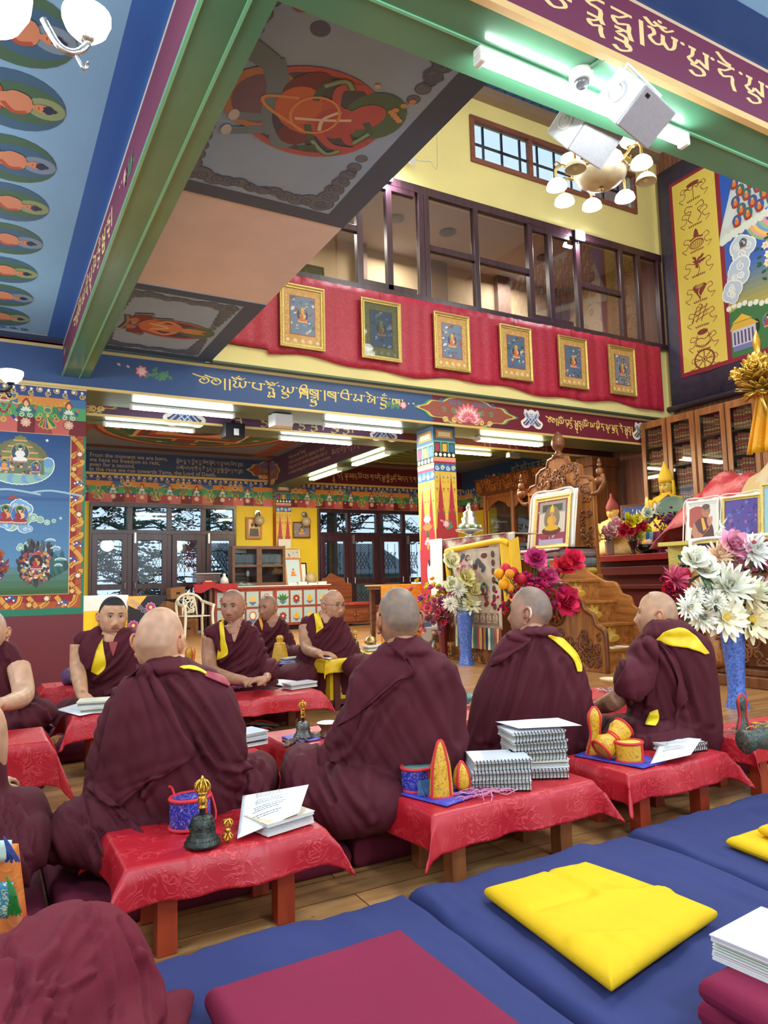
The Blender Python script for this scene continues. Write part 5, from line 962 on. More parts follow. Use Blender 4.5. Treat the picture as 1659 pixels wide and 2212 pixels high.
def person(label,base,H,torso,arms=(),hands=(),name='person',vox=.008,tone=None,brow=(40,32,30),faceparts=True,lids=1.0):
    t = thing('person',label,'person',base); hd = H; tone = tone or hd.tone; mb = MB()
    nk = hd.M((0,-.022,-.05)); sh = torso[0]
    mb.tube([hd.M((0,-.02,-.03)),nk,V(sh[0])+V((0,0,.03)),V(sh[0])-V((0,0,.06))],[.05*hd.k,.052*hd.k,.06,.08],16)
    n = 20; rg = []
    for ti,(c_,hw,hd_) in enumerate(torso):
        if ti: hw *= .8; hd_ *= .72
        rg.append([V(c_)+r0*(hw*mc(2*PI*i/n))+FH*(hd_*ms(2*PI*i/n)) for i in range(n)])
    mb.add([p for r_ in rg for p in r_],[(j*n+i,j*n+(i+1) % n,(j+1)*n+(i+1) % n,(j+1)*n+i) for j in range(len(rg)-1) for i in range(n)]+[tuple(range(n)),tuple((len(rg)-1)*n+i for i in range(n))])
    for path,rad in arms: mb.tube(cat([tuple(p) for p in path],5),[rad[0]+(rad[-1]-rad[0])*u/(5*(len(path)-1)) if len(rad) == 2 else rad[min(len(rad)-1,int(u/5))]+(rad[min(len(rad)-1,int(u/5)+1)]-rad[min(len(rad)-1,int(u/5))])*(u/5-int(u/5)) for u in range(5*(len(path)-1)+1)],12)
    for hh in hands: hand(mb,*hh)
    me = remesh(mb,vox if not hands else .0055,5); out = MB(); out.v = [tuple(v.co) for v in me.vertices]; out.f = [tuple(p.vertices) for p in me.polygons]
    for p in me.polygons: b = .95+.1*noise.noise(p.center*30); out.c.append(lin([v*b for v in tone]))
    bpy.data.meshes.remove(me); o = len(out.v); out.v += hd.mb.v; out.f += [tuple(i+o for i in f) for f in hd.mb.f]; out.c += hd.mb.c
    ob = out.build('body',SKIN,t,smooth=1); ob.location = -V(base); t['_h'] = 0; del t['_h']
    if faceparts: face_parts(hd,t,brow,lids)
    return t
def seg_dist(p,a,b):
    ax,ay = b[0]-a[0],b[1]-a[1]; l = ax*ax+ay*ay or 1; u = max(0,min(1,((p[0]-a[0])*ax+(p[1]-a[1])*ay)/l)); return math.hypot(p[0]-a[0]-u*ax,p[1]-a[1]-u*ay),u
def robe(t,d,outline,dep=.6,lobes=(),folds=(),fields=(),vox=.011,name='robe',m=None,lean=0,amp=1.0,n=40,extra=None,vn=0,zf=.11,fa=2.1):
    # a draped garment: silhouette rings around the seated body, knees added, then folds pressed in
    rg = []; Y0,Y1 = outline[0][0],outline[-1][0]; pts = []
    for i in range(len(outline)-1):
        for k in range(4): u = k/4; pts.append([outline[i][q]+(outline[i+1][q]-outline[i][q])*u for q in range(3)])
    pts.append(outline[-1][:3]); mb = MB()
    for y,xl,xr in pts:
        dd = d+lean*(1-(y-Y0)/(Y1-Y0)); l,r_ = at(xl,y,dd),at(xr,y,dd); c = (l+r_)/2; hw = (r_-l).length/2; h2 = min(hw*dep+.015,.3) if hw > .12 else hw*.85+.01
        sh = vn*max(0,1-(y-Y0)/max(1,.42*(Y1-Y0)))
        rg.append([V((c.x,c.y,max(.03,c.z)-sh*max(0,-ms(2*PI*i/n))**3.5))+r0*(hw*math.copysign(abs(mc(2*PI*i/n))**.86,mc(2*PI*i/n)))+FH*(h2*math.copysign(abs(ms(2*PI*i/n))**.9,ms(2*PI*i/n))) for i in range(n)])
    if rg[-1][0].z > zf+.03: rg.append([V((p.x,p.y,zf)) for p in rg[-1]])
    mb.add([p for r_ in rg for p in r_],[(j*n+i,j*n+(i+1) % n,(j+1)*n+(i+1) % n,(j+1)*n+i) for j in range(len(rg)-1) for i in range(n)]+[tuple(range(n)),tuple((len(rg)-1)*n+i for i in range(n))])
    for px_,py_,dd,rx,ry,rz in lobes:
        c = at(px_,py_,dd); o = len(mb.v); mb.ball((0,0,0),1,18,12)
        for i in range(o,len(mb.v)): p = mb.v[i]; q = c+r0*(p[0]*rx)+FH*(p[1]*ry)+V((0,0,p[2]*rz)); mb.v[i] = (q.x,q.y,max(.02,q.z))
    if extra: extra(mb)
    me = remesh(mb,vox,14 if vox > .008 else 10,name); me.update(); nv = len(me.vertices); nr = [v.normal.copy() for v in me.vertices]
    fl = []
    for pl,wd,am in folds:
        q = cat(pl,6) if len(pl) > 2 else pl; fl.append((q,wd,am,min(p[0] for p in q)-wd*2.5,max(p[0] for p in q)+wd*2.5,min(p[1] for p in q)-wd*2.5,max(p[1] for p in q)+wd*2.5))
    for i,v in enumerate(me.vertices):
        x,y = px(v.co); dsp = 0
        for dx,dy,fr,am in fields: # long soft pleats running along (dx, dy) in the cloth
            s = (x*dy-y*dx)*fr*d/45; l_ = (x*dx+y*dy)*fr*d/380; wv = noise.noise(V((s,l_,dx*7)))+.5*noise.noise(V((s*2.1,l_*1.6,3))); dsp += am*(1.4-abs(wv)*3.4)
        if nr[i].dot(v.co-EYE) < .2:
            for q,wd,am,x0,x1,y0,y1 in fl:
                if x0 < x < x1 and y0 < y < y1:
                    best = min(seg_dist((x,y),q[k],q[k+1])[0] for k in range(len(q)-1))
                    if best < wd*2.5: dsp += fa*am*(math.exp(-(best/wd)**2)-.35*math.exp(-((best-wd*1.6)/wd)**2))
        dsp += .004*noise.noise(v.co*9); v.co += nr[i]*dsp*amp
        if v.co.z < .015: v.co.z = .015
    me.polygons.foreach_set('use_smooth',[True]*len(me.polygons)); me.materials.clear(); me.materials.append(m or ROBE)
    o = bpy.data.objects.new(name,me); C.objects.link(o); o.parent = t; o.location = -V(t.location)
    return o,BVHTree.FromPolygons([v.co.copy() for v in me.vertices],[tuple(p.vertices) for p in me.polygons])
def patch(t,bvh,A,B,name,m,off=.008,nu=40,nv=14,thick=.005,wav=0,d=3):
    # a length of cloth lying on the body between two edges
    A = cat(A,8); B = cat(B,8); rs = lambda q,u: (lambda f: (q[int(f)][0]+(q[min(len(q)-1,int(f)+1)][0]-q[int(f)][0])*(f-int(f)),q[int(f)][1]+(q[min(len(q)-1,int(f)+1)][1]-q[int(f)][1])*(f-int(f))))(u*(len(q)-1))
    vs = []; last = d
    for j in range(nv):
        for i in range(nu):
            a,b = rs(A,i/(nu-1)),rs(B,i/(nu-1)); k = j/(nv-1); x,y = a[0]+(b[0]-a[0])*k,a[1]+(b[1]-a[1])*k; r_ = ray(x,y).normalized(); hit = bvh.ray_cast(EYE,r_)
            if hit[0] is None:
                q = EYE+r_*last; nn = bvh.find_nearest(q); p = nn[0]+(q-nn[0])*.5; nm = (p-nn[0]).normalized() if (p-nn[0]).length > 1e-4 else nn[1]
            else: p,nm = hit[0],hit[1]; last = hit[3]
            if nm.dot(r_) > 0: nm = -nm
            p = p+(-r_*.6+nm*.4)*(off+wav*(.5+.5*ms(i*.9+j*.3))); vs.append(p)
    me = bpy.data.meshes.new(name); me.from_pydata([tuple(p) for p in vs],[],[(j*nu+i,j*nu+i+1,(j+1)*nu+i+1,(j+1)*nu+i) for j in range(nv-1) for i in range(nu-1)]); me.materials.append(m)
    me.polygons.foreach_set('use_smooth',[True]*len(me.polygons)); o = bpy.data.objects.new(name,me); C.objects.link(o); o.parent = t; o.location = -V(t.location)
    q = o.modifiers.new('s','SMOOTH'); q.iterations = 4; q.factor = .4
    q = o.modifiers.new('t','SOLIDIFY'); q.thickness = thick; q.offset = 0; return o
def torso_of(d,cx,ys,hw,lean=0):
    out = []
    for y,w_ in zip(ys,hw): c = at(cx,y,d); out.append((c,w_,w_*.55 if w_ > .1 else w_*.8))
    return out
# --- 1: broad bald person in front of us, seen from behind
d = 2.42; base = V((.56,2.6,.1))
H1 = make_head(at(345,1388,2.44),-4,-2,2,.98,(214,160,124),.16,fat=.8)
t = person('broad bald person seen from behind in a maroon shawl, behind the dark bell',base,H1,torso_of(d,362,(1448,1500,1600,1700,1790),(.12,.17,.18,.19,.18)),tone=(210,156,120))
rb,bv = robe(t,d,[(1420,316,398),(1432,304,418),(1446,292,448),(1467,268,480),(1500,238,502),(1538,222,514),(1582,208,527),(1626,197,530),(1665,194,528),(1702,180,522),(1735,160,515),(1790,130,505),(1840,128,500),(1862,140,495)],.5,
    [(190,1790,2.3,.13,.16,.1),(150,1805,2.35,.09,.2,.065),(548,1690,2.62,.085,.17,.1),(500,1720,2.6,.12,.2,.12),(330,1820,2.3,.26,.2,.08)],
    [([(300,1440),(330,1530),(355,1640),(310,1720)],7,.008),([(316,1440),(372,1540),(418,1628)],6,.007),([(280,1470),(262,1560),(256,1690)],9,.007),([(240,1500),(226,1600),(222,1690)],7,-.006),
     ([(400,1455),(450,1530),(510,1640)],8,.006),([(370,1470),(440,1560),(520,1690)],9,.007),([(430,1600),(480,1660),(560,1650)],8,.008),([(440,1640),(480,1700),(540,1720)],7,-.007),([(200,1700),(260,1760),(330,1830)],8,.008),([(150,1760),(220,1800),(250,1850)],6,-.007),([(180,1720),(190,1780),(230,1850)],6,.007),([(545,1640),(575,1680),(560,1730)],5,-.006),([(520,1640),(540,1690),(520,1730)],5,.006)],[(.45,.9,.5,.006)],.009)
patch(t,bv,[(316,1434),(262,1480),(232,1560),(212,1650),(203,1710),(232,1738),(258,1745)],[(330,1446),(362,1510),(395,1580),(421,1627),(380,1660),(312,1695),(262,1742)],'shawl',ROBE2,.014,50,26,.006,.004)
patch(t,bv,[(385,1443),(415,1440),(446,1455)],[(398,1446),(425,1450),(444,1459)],'yellow_vest',VEST,.012,20,6)
patch(t,bv,[(446,1452),(470,1458),(494,1470)],[(440,1462),(474,1476),(494,1486)],'vest_shoulder',mat('red_damask_vest',(150,44,62),.5,0,.1,20),.01,20,8)
# --- 2: grey-stubbled person in the middle, from behind
d = 2.72; base = V((1.4,2.5,.1))
H2 = make_head(at(861,1338,2.74),16,-6,0,1.0,(178,130,98),.62)
t = person('person with grey-stubbled head seen from behind in plain maroon, behind the stacked spiral books',base,H2,torso_of(d,868,(1415,1470,1560,1660,1750),(.11,.16,.18,.19,.19)))
rb,bv = robe(t,d,[(1378,842,906),(1390,828,920),(1405,814,940),(1424,792,964),(1439,770,984),(1463,757,995),(1502,749,1001),(1531,738,1006),(1569,716,1009),(1608,700,1011),(1650,690,1012),(1700,685,1012),(1750,692,1000),(1785,720,985)],.52,
    [(668,1680,2.66,.11,.17,.11),(650,1665,2.75,.075,.14,.1),(760,1730,2.52,.2,.16,.11),(900,1740,2.62,.16,.16,.08)],
    [([(845,1392),(890,1440),(858,1475),(800,1530)],5,.006),([(770,1470),(762,1540),(735,1600)],9,.007),([(800,1540),(760,1620),(700,1660)],9,.008),([(690,1620),(700,1680),(720,1730)],6,-.008),([(650,1640),(640,1690),(660,1740)],7,.006),([(720,1640),(760,1720),(800,1770)],10,.009),([(860,1520),(800,1640),(790,1740)],14,.006),([(960,1450),(985,1520),(990,1600)],9,-.005)],[(.5,.87,.45,.005),(-.6,.8,.3,.004)],.009)
patch(t,bv,[(836,1394),(790,1428),(762,1470),(752,1530),(728,1572)],[(858,1400),(876,1422),(892,1454),(862,1470),(800,1524)],'shawl',ROBE2,.01,40,22,.005)
# --- 3: person with a hearing aid, turned to the left
d = 3.15; base = V((2.05,2.65,.1))
H3 = make_head(at(1144,1326,3.28),62,-4,3,1.02,(172,124,98),.6,fat=.9)
t = person('person with a hearing aid turned left, thin yellow edge on the maroon robe',base,H3,torso_of(3.2,1150,(1385,1430,1500,1560,1620),(.1,.16,.18,.19,.19)))
rb,bv = robe(t,3.2,[(1354,1126,1196),(1366,1098,1204),(1378,1084,1212),(1401,1067,1232),(1433,1051,1254),(1464,1036,1264),(1502,1023,1275),(1546,1013,1281),(1590,1009,1280),(1622,1009,1268),(1660,1020,1250)],.52,[(1060,1610,3.3,.13,.2,.1)],
    [([(1100,1375),(1140,1390),(1075,1430)],5,.007),([(1150,1390),(1130,1480),(1090,1600)],9,.007),([(1180,1400),(1200,1480),(1190,1600)],10,.006),([(1080,1440),(1055,1500),(1040,1590)],7,-.006),([(1215,1430),(1250,1520),(1255,1600)],8,-.005),([(1110,1420),(1090,1500),(1060,1600)],8,.006)],[(-.3,.95,.5,.005)],.009)
patch(t,bv,[(1112,1366),(1080,1392),(1056,1430)],[(1150,1376),(1140,1392),(1060,1442)],'shawl',ROBE2,.012,30,10,.006)
patch(t,bv,[(1188,1371),(1222,1384),(1252,1420),(1256,1452)],[(1182,1372),(1212,1400),(1236,1424),(1246,1452)],'yellow_vest',VEST,.01,26,8)
s = -1; o = MB().color((220,214,206)).tube([H3.M(p) for p in cat([(s*.079,-.012,.03),(s*.088,-.026,.024),(s*.09,-.033,.004),(s*.084,-.026,-.014)],4)],.005,6).build('hearing_aid',PRINT,t); o.location = -base
# --- 4: bald person at the right, turned to the left
d = 3.3; base = V((2.75,2.6,.1))
H4 = make_head(at(1417,1332,3.4),70,-6,4,.98,(196,146,110),.2)
hw = at(1296,1519,3.32)
t = person('bald person with a broad yellow collar turned left, behind the gold pouches',base,H4,torso_of(d,1440,(1372,1420,1480,1540,1590),(.1,.15,.16,.17,.17)),arms=[([at(1378,1446,3.26),at(1350,1492,3.24),at(1322,1516,3.22),at(1296,1526,3.42)],(.04,.044,.044,.034))],hands=[(at(1296,1526,3.42),FH*.6-r0*.5,V((0,0,1)),1,.5)],tone=(150,104,78))
rb,bv = robe(t,d,[(1340,1408,1466),(1352,1400,1486),(1363,1392,1500),(1385,1368,1530),(1414,1353,1541),(1458,1345,1545),(1496,1352,1550),(1527,1356,1553),(1565,1350,1556),(1600,1350,1554),(1640,1360,1545)],.5,[(1338,1580,3.4,.1,.2,.075),(1400,1590,3.2,.2,.18,.08),(1360,1470,3.2,.07,.09,.1)],
    [([(1400,1390),(1440,1440),(1475,1520)],8,.009),([(1420,1385),(1462,1430),(1500,1560)],8,-.007),([(1380,1395),(1400,1450),(1400,1520)],7,.007),([(1500,1400),(1530,1470),(1535,1560)],9,.006),([(1345,1430),(1365,1480),(1360,1520)],6,.006),([(1330,1560),(1380,1580),(1450,1570)],7,-.007)],[(.25,.96,.5,.005)],.009)
patch(t,bv,[(1432,1366),(1470,1356),(1500,1372),(1532,1412)],[(1416,1382),(1450,1396),(1490,1402),(1522,1414)],'yellow_vest',VEST,.012,30,10)
patch(t,bv,[(1396,1368),(1356,1402),(1346,1450),(1330,1492),(1376,1512)],[(1414,1384),(1420,1400),(1424,1440),(1408,1490),(1388,1512)],'shawl',ROBE2,.02,36,16,.006,.004)
patch(t,bv,[(1412,1380),(1440,1420),(1462,1478),(1456,1560)],[(1430,1384),(1462,1420),(1482,1480),(1490,1494)],'shawl_end',ROBE2,.022,36,10,.006,.003)
patch(t,bv,[(1402,1540),(1398,1556),(1394,1568)],[(1420,1530),(1424,1556),(1416,1570)],'yellow_sash',VEST,.02,12,6)
# --- 5: young person with black hair and moustache
d = 4.7; base = V((.75,5.05,.12))
H5 = make_head(at(243,1334,4.7),214,2,-2,1.07,(204,152,116),.1,fat=.5)
A = [at(170,1392,4.66),at(168,1440,4.62),at(173,1475,4.48),at(178,1502,4.36)]
t = person('young person with short black hair and thin moustache, right arm bare',base,H5,torso_of(d,242,(1366,1390,1430,1470,1510),(.12,.16,.15,.15,.15)),[(A,(.055,.05,.045,.034))],[(A[-1],V((.3,-.8,-.3)),V((0,0,1)),-1,.3)])
hr = MB(); hp = [(1.045*x,1.05*y-.001,1.05*z+.001) for x,y,z in H5.pts]; nu = 72
keep = [f for f in H5.fs if all((H5.pts[i][2] > (.07 if H5.pts[i][1] > .035 else .03+1.0*max(0,H5.pts[i][1]-.0) if H5.pts[i][1] > -.01 else -.045)) for i in f)]
hr.add([H5.M(p) for p in hp],keep); o = hr.build('hair',HAIRM,t,smooth=1); o.location = -base
o = MB().color((60,46,40)).tube([H5.M((x,y,z)) for x,y,z in ((-.022,.083,-.06),(-.012,.0925,-.054),(0,.0935,-.0535),(.012,.0925,-.054),(.022,.083,-.06))],.0022,6).build('moustache',EYEM,t); o.location = -base
rb,bv = robe(t,d,[(1352,212,268),(1358,200,280),(1366,186,294),(1378,176,304),(1400,172,312),(1433,178,316),(1460,183,320),(1487,184,322),(1515,176,326),(1545,170,330),(1580,172,330)],.5,vn=.14,lobes= [(168,1540,4.56,.16,.2,.1),(310,1540,4.56,.16,.2,.1),(186,1385,4.7,.07,.09,.07)],
    folds=[([(290,1370),(260,1420),(205,1470)],5,.012),([(300,1390),(270,1450),(200,1490)],6,-.009),([(310,1410),(290,1470),(230,1500)],6,.01)],fields=[(-.6,.8,.6,.006)],vox=.01)
patch(t,bv,[(208,1364),(206,1390),(200,1430),(196,1450)],[(220,1362),(224,1400),(230,1440),(212,1460)],'yellow_vest',VEST,.008,26,10,d=4.4)
patch(t,bv,[(234,1388),(240,1404),(243,1416)],[(256,1386),(250,1404),(244,1418)],'shirt',SHIRT,.012,14,8,d=4.4)
patch(t,bv,[(222,1354),(200,1362),(178,1380),(162,1430),(158,1446)],[(228,1368),(212,1396),(196,1446),(186,1440),(176,1420)],'shawl',ROBE2,.016,36,12,.006,d=4.4)
# --- 6: solemn bald person facing us, both hands on the table
d = 5.3; base = V((1.6,5.35,.12))
H6 = make_head(at(503,1311,5.3),172,4,0,1.06,(176,124,96),.35,fat=.5)
A = [at(455,1376,5.28),at(452,1415,5.25),at(457,1448,5.12),at(490,1463,4.86),at(528,1470,4.72)]; Bm = [at(560,1432,5.4),at(572,1452,5.22),at(577,1460,4.95),at(574,1466,4.72)]
t = person('solemn bald person facing us, bare right arm, hands on the red cloth',base,H6,torso_of(d,510,(1350,1372,1410,1450,1490),(.13,.17,.16,.16,.16)),[(A,(.062,.056,.05,.042,.03)),(Bm,(.03,.032,.03,.027))],[(A[-1],r0*.9-FH*.3,V((0,0,1)),1,.25),(Bm[-1],-r0*.7-FH*.5,V((0,0,1)),-1,.35)])
rb,bv = robe(t,d,[(1338,478,528),(1346,466,542),(1357,458,554),(1371,460,563),(1397,464,573),(1424,467,581),(1451,466,590),(1475,450,600),(1510,440,610),(1535,445,605)],.48,vn=.15,lobes=[(430,1515,5.08,.18,.22,.08),(580,1512,5.08,.16,.22,.08),(584,1446,5.08,.07,.16,.075),(462,1365,5.3,.06,.08,.05)],
    folds=[([(540,1355),(520,1390),(480,1430)],4,.012),([(550,1370),(530,1410),(480,1445)],5,-.008),([(560,1385),(545,1430),(500,1455)],5,.01),([(572,1410),(560,1440),(530,1460)],5,-.008)],fields=[(-.6,.8,.7,.006)],vox=.01)
patch(t,bv,[(472,1346),(476,1380),(470,1410),(468,1426)],[(482,1340),(487,1380),(494,1412),(476,1424)],'yellow_vest',VEST,.008,26,8,d=5.2)
po = patch(t,bv,[(490,1336),(496,1358),(504,1386)],[(522,1334),(518,1360),(507,1388)],'bare_chest',SKIN,.006,16,8,d=5.2)
cc = po.data; at_ = cc.color_attributes.new('Col','FLOAT_COLOR','CORNER'); at_.data.foreach_set('color',list(lin((176,124,96)))*len(at_.data))
patch(t,bv,[(474,1344),(454,1352),(440,1360),(442,1366)],[(474,1380),(478,1408),(474,1402),(460,1370)],'vest_flap',ROBE2,.02,20,10,.006,d=5.2)
# --- 7: older person behind, looking left
d = 6.4; base = V((2.25,6.35,.1))
H7 = make_head(at(579,1314,6.4),146,2,0,.97,(176,122,92),.5,age=.5)
t = person('older person with stubbled head looking left behind the cone-shaped gold pouch',base,H7,torso_of(d,590,(1342,1362,1384,1405),(.09,.12,.13,.14)))
rb,bv = robe(t,d,[(1330,566,606),(1339,552,614),(1357,545,624),(1378,546,634),(1406,548,644),(1425,540,652),(1445,540,655)],.5,vn=.13,lobes=[(560,1435,6.2,.2,.24,.1),(640,1415,6.2,.16,.2,.08)],folds=[([(605,1340),(590,1370),(560,1400)],3.5,.012),([(615,1355),(605,1385),(580,1410)],3.5,-.01),([(625,1370),(620,1400),(600,1415)],3.5,.01)],fields=[(-.5,.85,.9,.007)],vox=.012)
patch(t,bv,[(558,1336),(562,1350),(566,1362)],[(564,1330),(568,1348),(568,1362)],'yellow_vest',mat('orange_vest',(226,150,40),.5),.008,14,5,d=6.3)
po = patch(t,bv,[(570,1332),(576,1342),(582,1354)],[(592,1332),(588,1344),(584,1354)],'bare_chest',SKIN,.006,12,5,d=6.3)
cc = po.data; at_ = cc.color_attributes.new('Col','FLOAT_COLOR','CORNER'); at_.data.foreach_set('color',list(lin((170,118,90)))*len(at_.data))
# --- 8: elder with spectacles at the yellow table
d = 5.85; base = V((2.45,5.95,.12))
H8 = make_head(at(719,1309,5.85),232,3,-2,1.08,(190,138,106),.22,age=1.0,fat=.3)
A = [at(660,1352,5.85),at(660,1384,5.78),at(666,1404,5.66),at(690,1412,5.5)]
t = person('elderly bald person with spectacles and a bare right arm at the yellow-clothed table',base,H8,torso_of(d,706,(1330,1350,1380,1410),(.12,.16,.16,.16)),[(A,(.058,.052,.046,.034))],[(A[-1],r0*.8-FH*.4,V((0,0,1)),1,.3)],lids=.7)
g = MB().color((60,56,60)); 
for s in (-1,1): g.tube([H8.M((s*.032+.02*mc(u),.1-.1*max(0,abs(s*.032+.02*mc(u))-.03),.004+.0165*ms(u))) for u in [2*PI*i/18 for i in range(19)]],.0014,5,False); g.tube([H8.M(p) for p in ((s*.052,.095,.008),(s*.074,.05,.012),(s*.082,-.01,.014))],.0014,5)
g.tube([H8.M(p) for p in ((-.012,.101,.006),(0,.104,.009),(.012,.101,.006))],.0014,5); o = g.build('glasses',PRINT,t); o.location = -base
rb,bv = robe(t,d,[(1322,682,730),(1330,670,738),(1346,658,748),(1364,654,757),(1382,650,766),(1400,646,776),(1420,640,784),(1445,634,792),(1480,640,790)],.5,vn=.12,lobes=[(640,1460,5.65,.18,.22,.1),(780,1440,5.6,.15,.2,.1),(662,1345,5.9,.05,.08,.06)],folds=[([(735,1335),(715,1370),(690,1400)],4,.012),([(745,1350),(730,1385),(705,1408)],4,-.01),([(755,1370),(745,1395),(725,1410)],4,.01),([(725,1330),(700,1360),(685,1375)],3.5,.01)],fields=[(-.6,.8,.8,.006)],vox=.011)
patch(t,bv,[(678,1327),(682,1350),(682,1370)],[(688,1322),(696,1344),(700,1356)],'yellow_vest',VEST,.008,20,7,d=5.78)
# --- 9: white-haired elder cut by the left edge
d = 3.9; base = V((-.2,4.3,.12))
H9 = make_head(at(-22,1370,3.9),196,6,0,1.06,(204,156,124),.75,age=.9)
hn = at(-6,1522,3.4)
t = person('white-stubbled elder at the left edge in a maroon shawl, hand on the red table',base,H9,torso_of(d,-40,(1405,1440,1500,1550),(.12,.17,.17,.17)),[([at(40,1440,3.85),at(50,1500,3.72),at(20,1518,3.5),hn],(.06,.055,.04,.03))],[(hn,-r0*.5-FH*.8+V((0,0,-.1)),V((0,0,1)),-1,.5)])
rb,bv = robe(t,d,[(1386,-60,16),(1396,-90,30),(1415,-122,42),(1442,-132,51),(1469,-138,58),(1496,-145,70),(1520,-160,84),(1545,-170,96),(1575,-170,96),(1605,-165,90)],.5,vn=.1,lobes=[(78,1545,3.8,.08,.2,.075),(20,1565,3.8,.2,.24,.08),(-120,1560,3.8,.16,.2,.09)],folds=[([(10,1400),(30,1450),(50,1490)],5,.01),([(-10,1410),(10,1480),(40,1520)],6,.01),([(40,1510),(80,1525),(105,1555)],5,.008),([(20,1430),(40,1490),(90,1530)],5,-.008)],fields=[(.5,.85,.6,.006)],vox=.011)
# --- 10: neighbour at the left edge, mostly out of view
d = 2.15; base = V((-.3,2.5,.1))
H10 = make_head(at(-150,1390,2.2),10,0,0,1.0,(196,146,110),.4)
A = [at(-84,1520,2.1),at(-30,1560,2.12),at(-20,1640,2.16),at(-30,1700,2.25)]
t = person('neighbour cut by the left edge, bare arm and maroon knee behind the fringed bag',base,H10,torso_of(d,-150,(1470,1540,1640,1760),(.12,.17,.18,.18)),[(A,(.058,.052,.046,.036))],[(A[-1],FH,V((0,0,1)),1,.4)],tone=(206,156,120))
rb,bv = robe(t,d,[(1440,-190,-110),(1470,-240,-70),(1520,-280,-40),(1580,-290,-6),(1640,-290,0),(1700,-290,6),(1760,-300,20),(1830,-310,20),(1880,-310,20)],.55,[(10,1800,2.15,.1,.22,.12),(25,1850,2.05,.075,.2,.1),(-200,1820,2.1,.2,.2,.12)],[([(20,1730),(50,1780),(60,1850)],6,.01),([(10,1760),(30,1820),(40,1900)],6,-.01),([(40,1740),(66,1800),(64,1870)],5,.008)],[(.3,.95,.4,.008)],.01)
# --- 11: knee of the neighbour seated on the viewer's left
base = V((-.25,.95,.1)); d = 1.1
H11 = make_head(V((-.42,.72,.98)),-4,0,0,1.0,(196,146,110),.4)
t = person('neighbour at the lower left, only the maroon-robed knee in view',base,H11,[(V((-.42,.72,.8)),.13,.09),(V((-.42,.72,.7)),.18,.11),(V((-.4,.75,.4)),.17,.12),(V((-.4,.78,.2)),.18,.14)],faceparts=True)
def knees(mb):
    mb.tube(cat([(-.4,.75,.2),(-.12,1.15,.27),(.13,1.5,.285),(.21,1.56,.22),(.23,1.48,.13)],5),[.14]*8+[.13]*5+[.125,.12,.12,.115,.11,.11,.1,.09],18); mb.tube(cat([(.19,1.5,.18),(.19,1.25,.15),(.15,.9,.15),(-.1,.6,.16)],5),.115,16)
    mb.tube(cat([(.2,1.42,.14),(.3,1.56,.125),(.42,1.68,.105)],5),[.06,.06,.058,.056,.053,.05,.045,.04,.032,.022,.012],14); mb.tube(cat([(.2,1.2,.12),(.29,1.44,.115),(.41,1.66,.1)],5),[.06,.055,.05,.046,.042,.04,.036,.032,.026,.02,.012],14)
    mb.tube(cat([(-.42,.72,.84),(-.42,.72,.7),(-.4,.75,.4),(-.4,.76,.15)],4),[.08,.14,.19,.2,.2,.2,.2,.21,.22,.23,.24,.24,.24],20)
knee_o = [(1975,-500,-340),(2000,-520,-330),(2100,-540,-320)]
rb,bv = robe(t,d,knee_o,.5,[],
    [([(190,1965),(230,2060),(245,2210)],9,.009),([(255,1990),(300,2090),(318,2210)],6,-.008),([(150,1990),(90,2070),(0,2100)],16,.009),([(210,2010),(150,2090),(110,2210)],14,-.007),([(120,2060),(60,2130),(130,2200)],14,.008),([(10,2050),(50,2120),(20,2200)],12,-.01),([(200,2100),(140,2130),(60,2150)],10,.008),([(300,2060),(340,2120),(345,2200)],9,.006),([(60,1990),(20,2040),(0,2050)],10,.006)],[(.5,.85,.3,.0015)],.008,extra=knees,fa=1.5,m=mat('maroon_cotton_skirt',(106,32,44),.85,0,.05,4,.12,260,spec=.2))
# ================================================================ THRONE, ALTAR AND FURNITURE
OAK = wood('honey_carved_wood',(132,76,34),(186,122,62),.32,2,1); OAKX = wood('honey_plank_wood',(150,90,42),(200,138,76),.3,1,1); OAKD = wood('brown_carved_wood',(96,54,28),(140,84,46),.35,2,1)
def relief(mb,F,x0,y0,x1,y1,n,seed=1,r=.006,s=.05):
    O,U,W,N = F; q = RR(seed)
    for i in range(n):
        cx_,cy_ = x0+(x1-x0)*q.random(),y0+(y1-y0)*q.random(); k = s*(.5+.8*q.random()); a0 = q.random()*6.28; sg = q.choice((-1,1)); pts = []
        for j in range(10): t = a0+sg*j*.65; rr = k*(1-.085*j); x,y = max(x0,min(x1,cx_+rr*mc(t))),max(y0,min(y1,cy_+rr*ms(t))); pts.append(O+U*x+W*y+N*(r*.4))
        mb.tube(pts,[r*1.3-.05*r*j for j in range(10)],5)
    return mb
def wheel(mb,F,x,y,R_,r):
    O,U,W,N = F; P = lambda a,b,h=.008: O+U*(x+a)+W*(y+b)+N*h
    for k in (1,.35): mb.tube([P(R_*k*mc(2*PI*i/20),R_*k*ms(2*PI*i/20)) for i in range(21)],r,6)
    for i in range(8): a = i*PI/4; mb.tube([P(.3*R_*mc(a),.3*R_*ms(a)),P(R_*.7*mc(a),R_*.7*ms(a),.014),P(R_*1.12*mc(a),R_*1.12*ms(a))],[r*.8,r*1.3,r*.7],6)
t = thing('throne','tall carved wooden throne with a wheel and two deer on its arched back','throne',(6.9,7.65,0)); T0 = V((6.9,7.65,0))
MB().box((-.45,-.7,0),(.3,.7,1.02)).build('seat',OAK,t,bev=.01)
o = relief(MB(),FX(-.45),-.68,.1,.68,.95,60,4,.009,.08); o.build('seat_carving',OAKD,t,smooth=1)
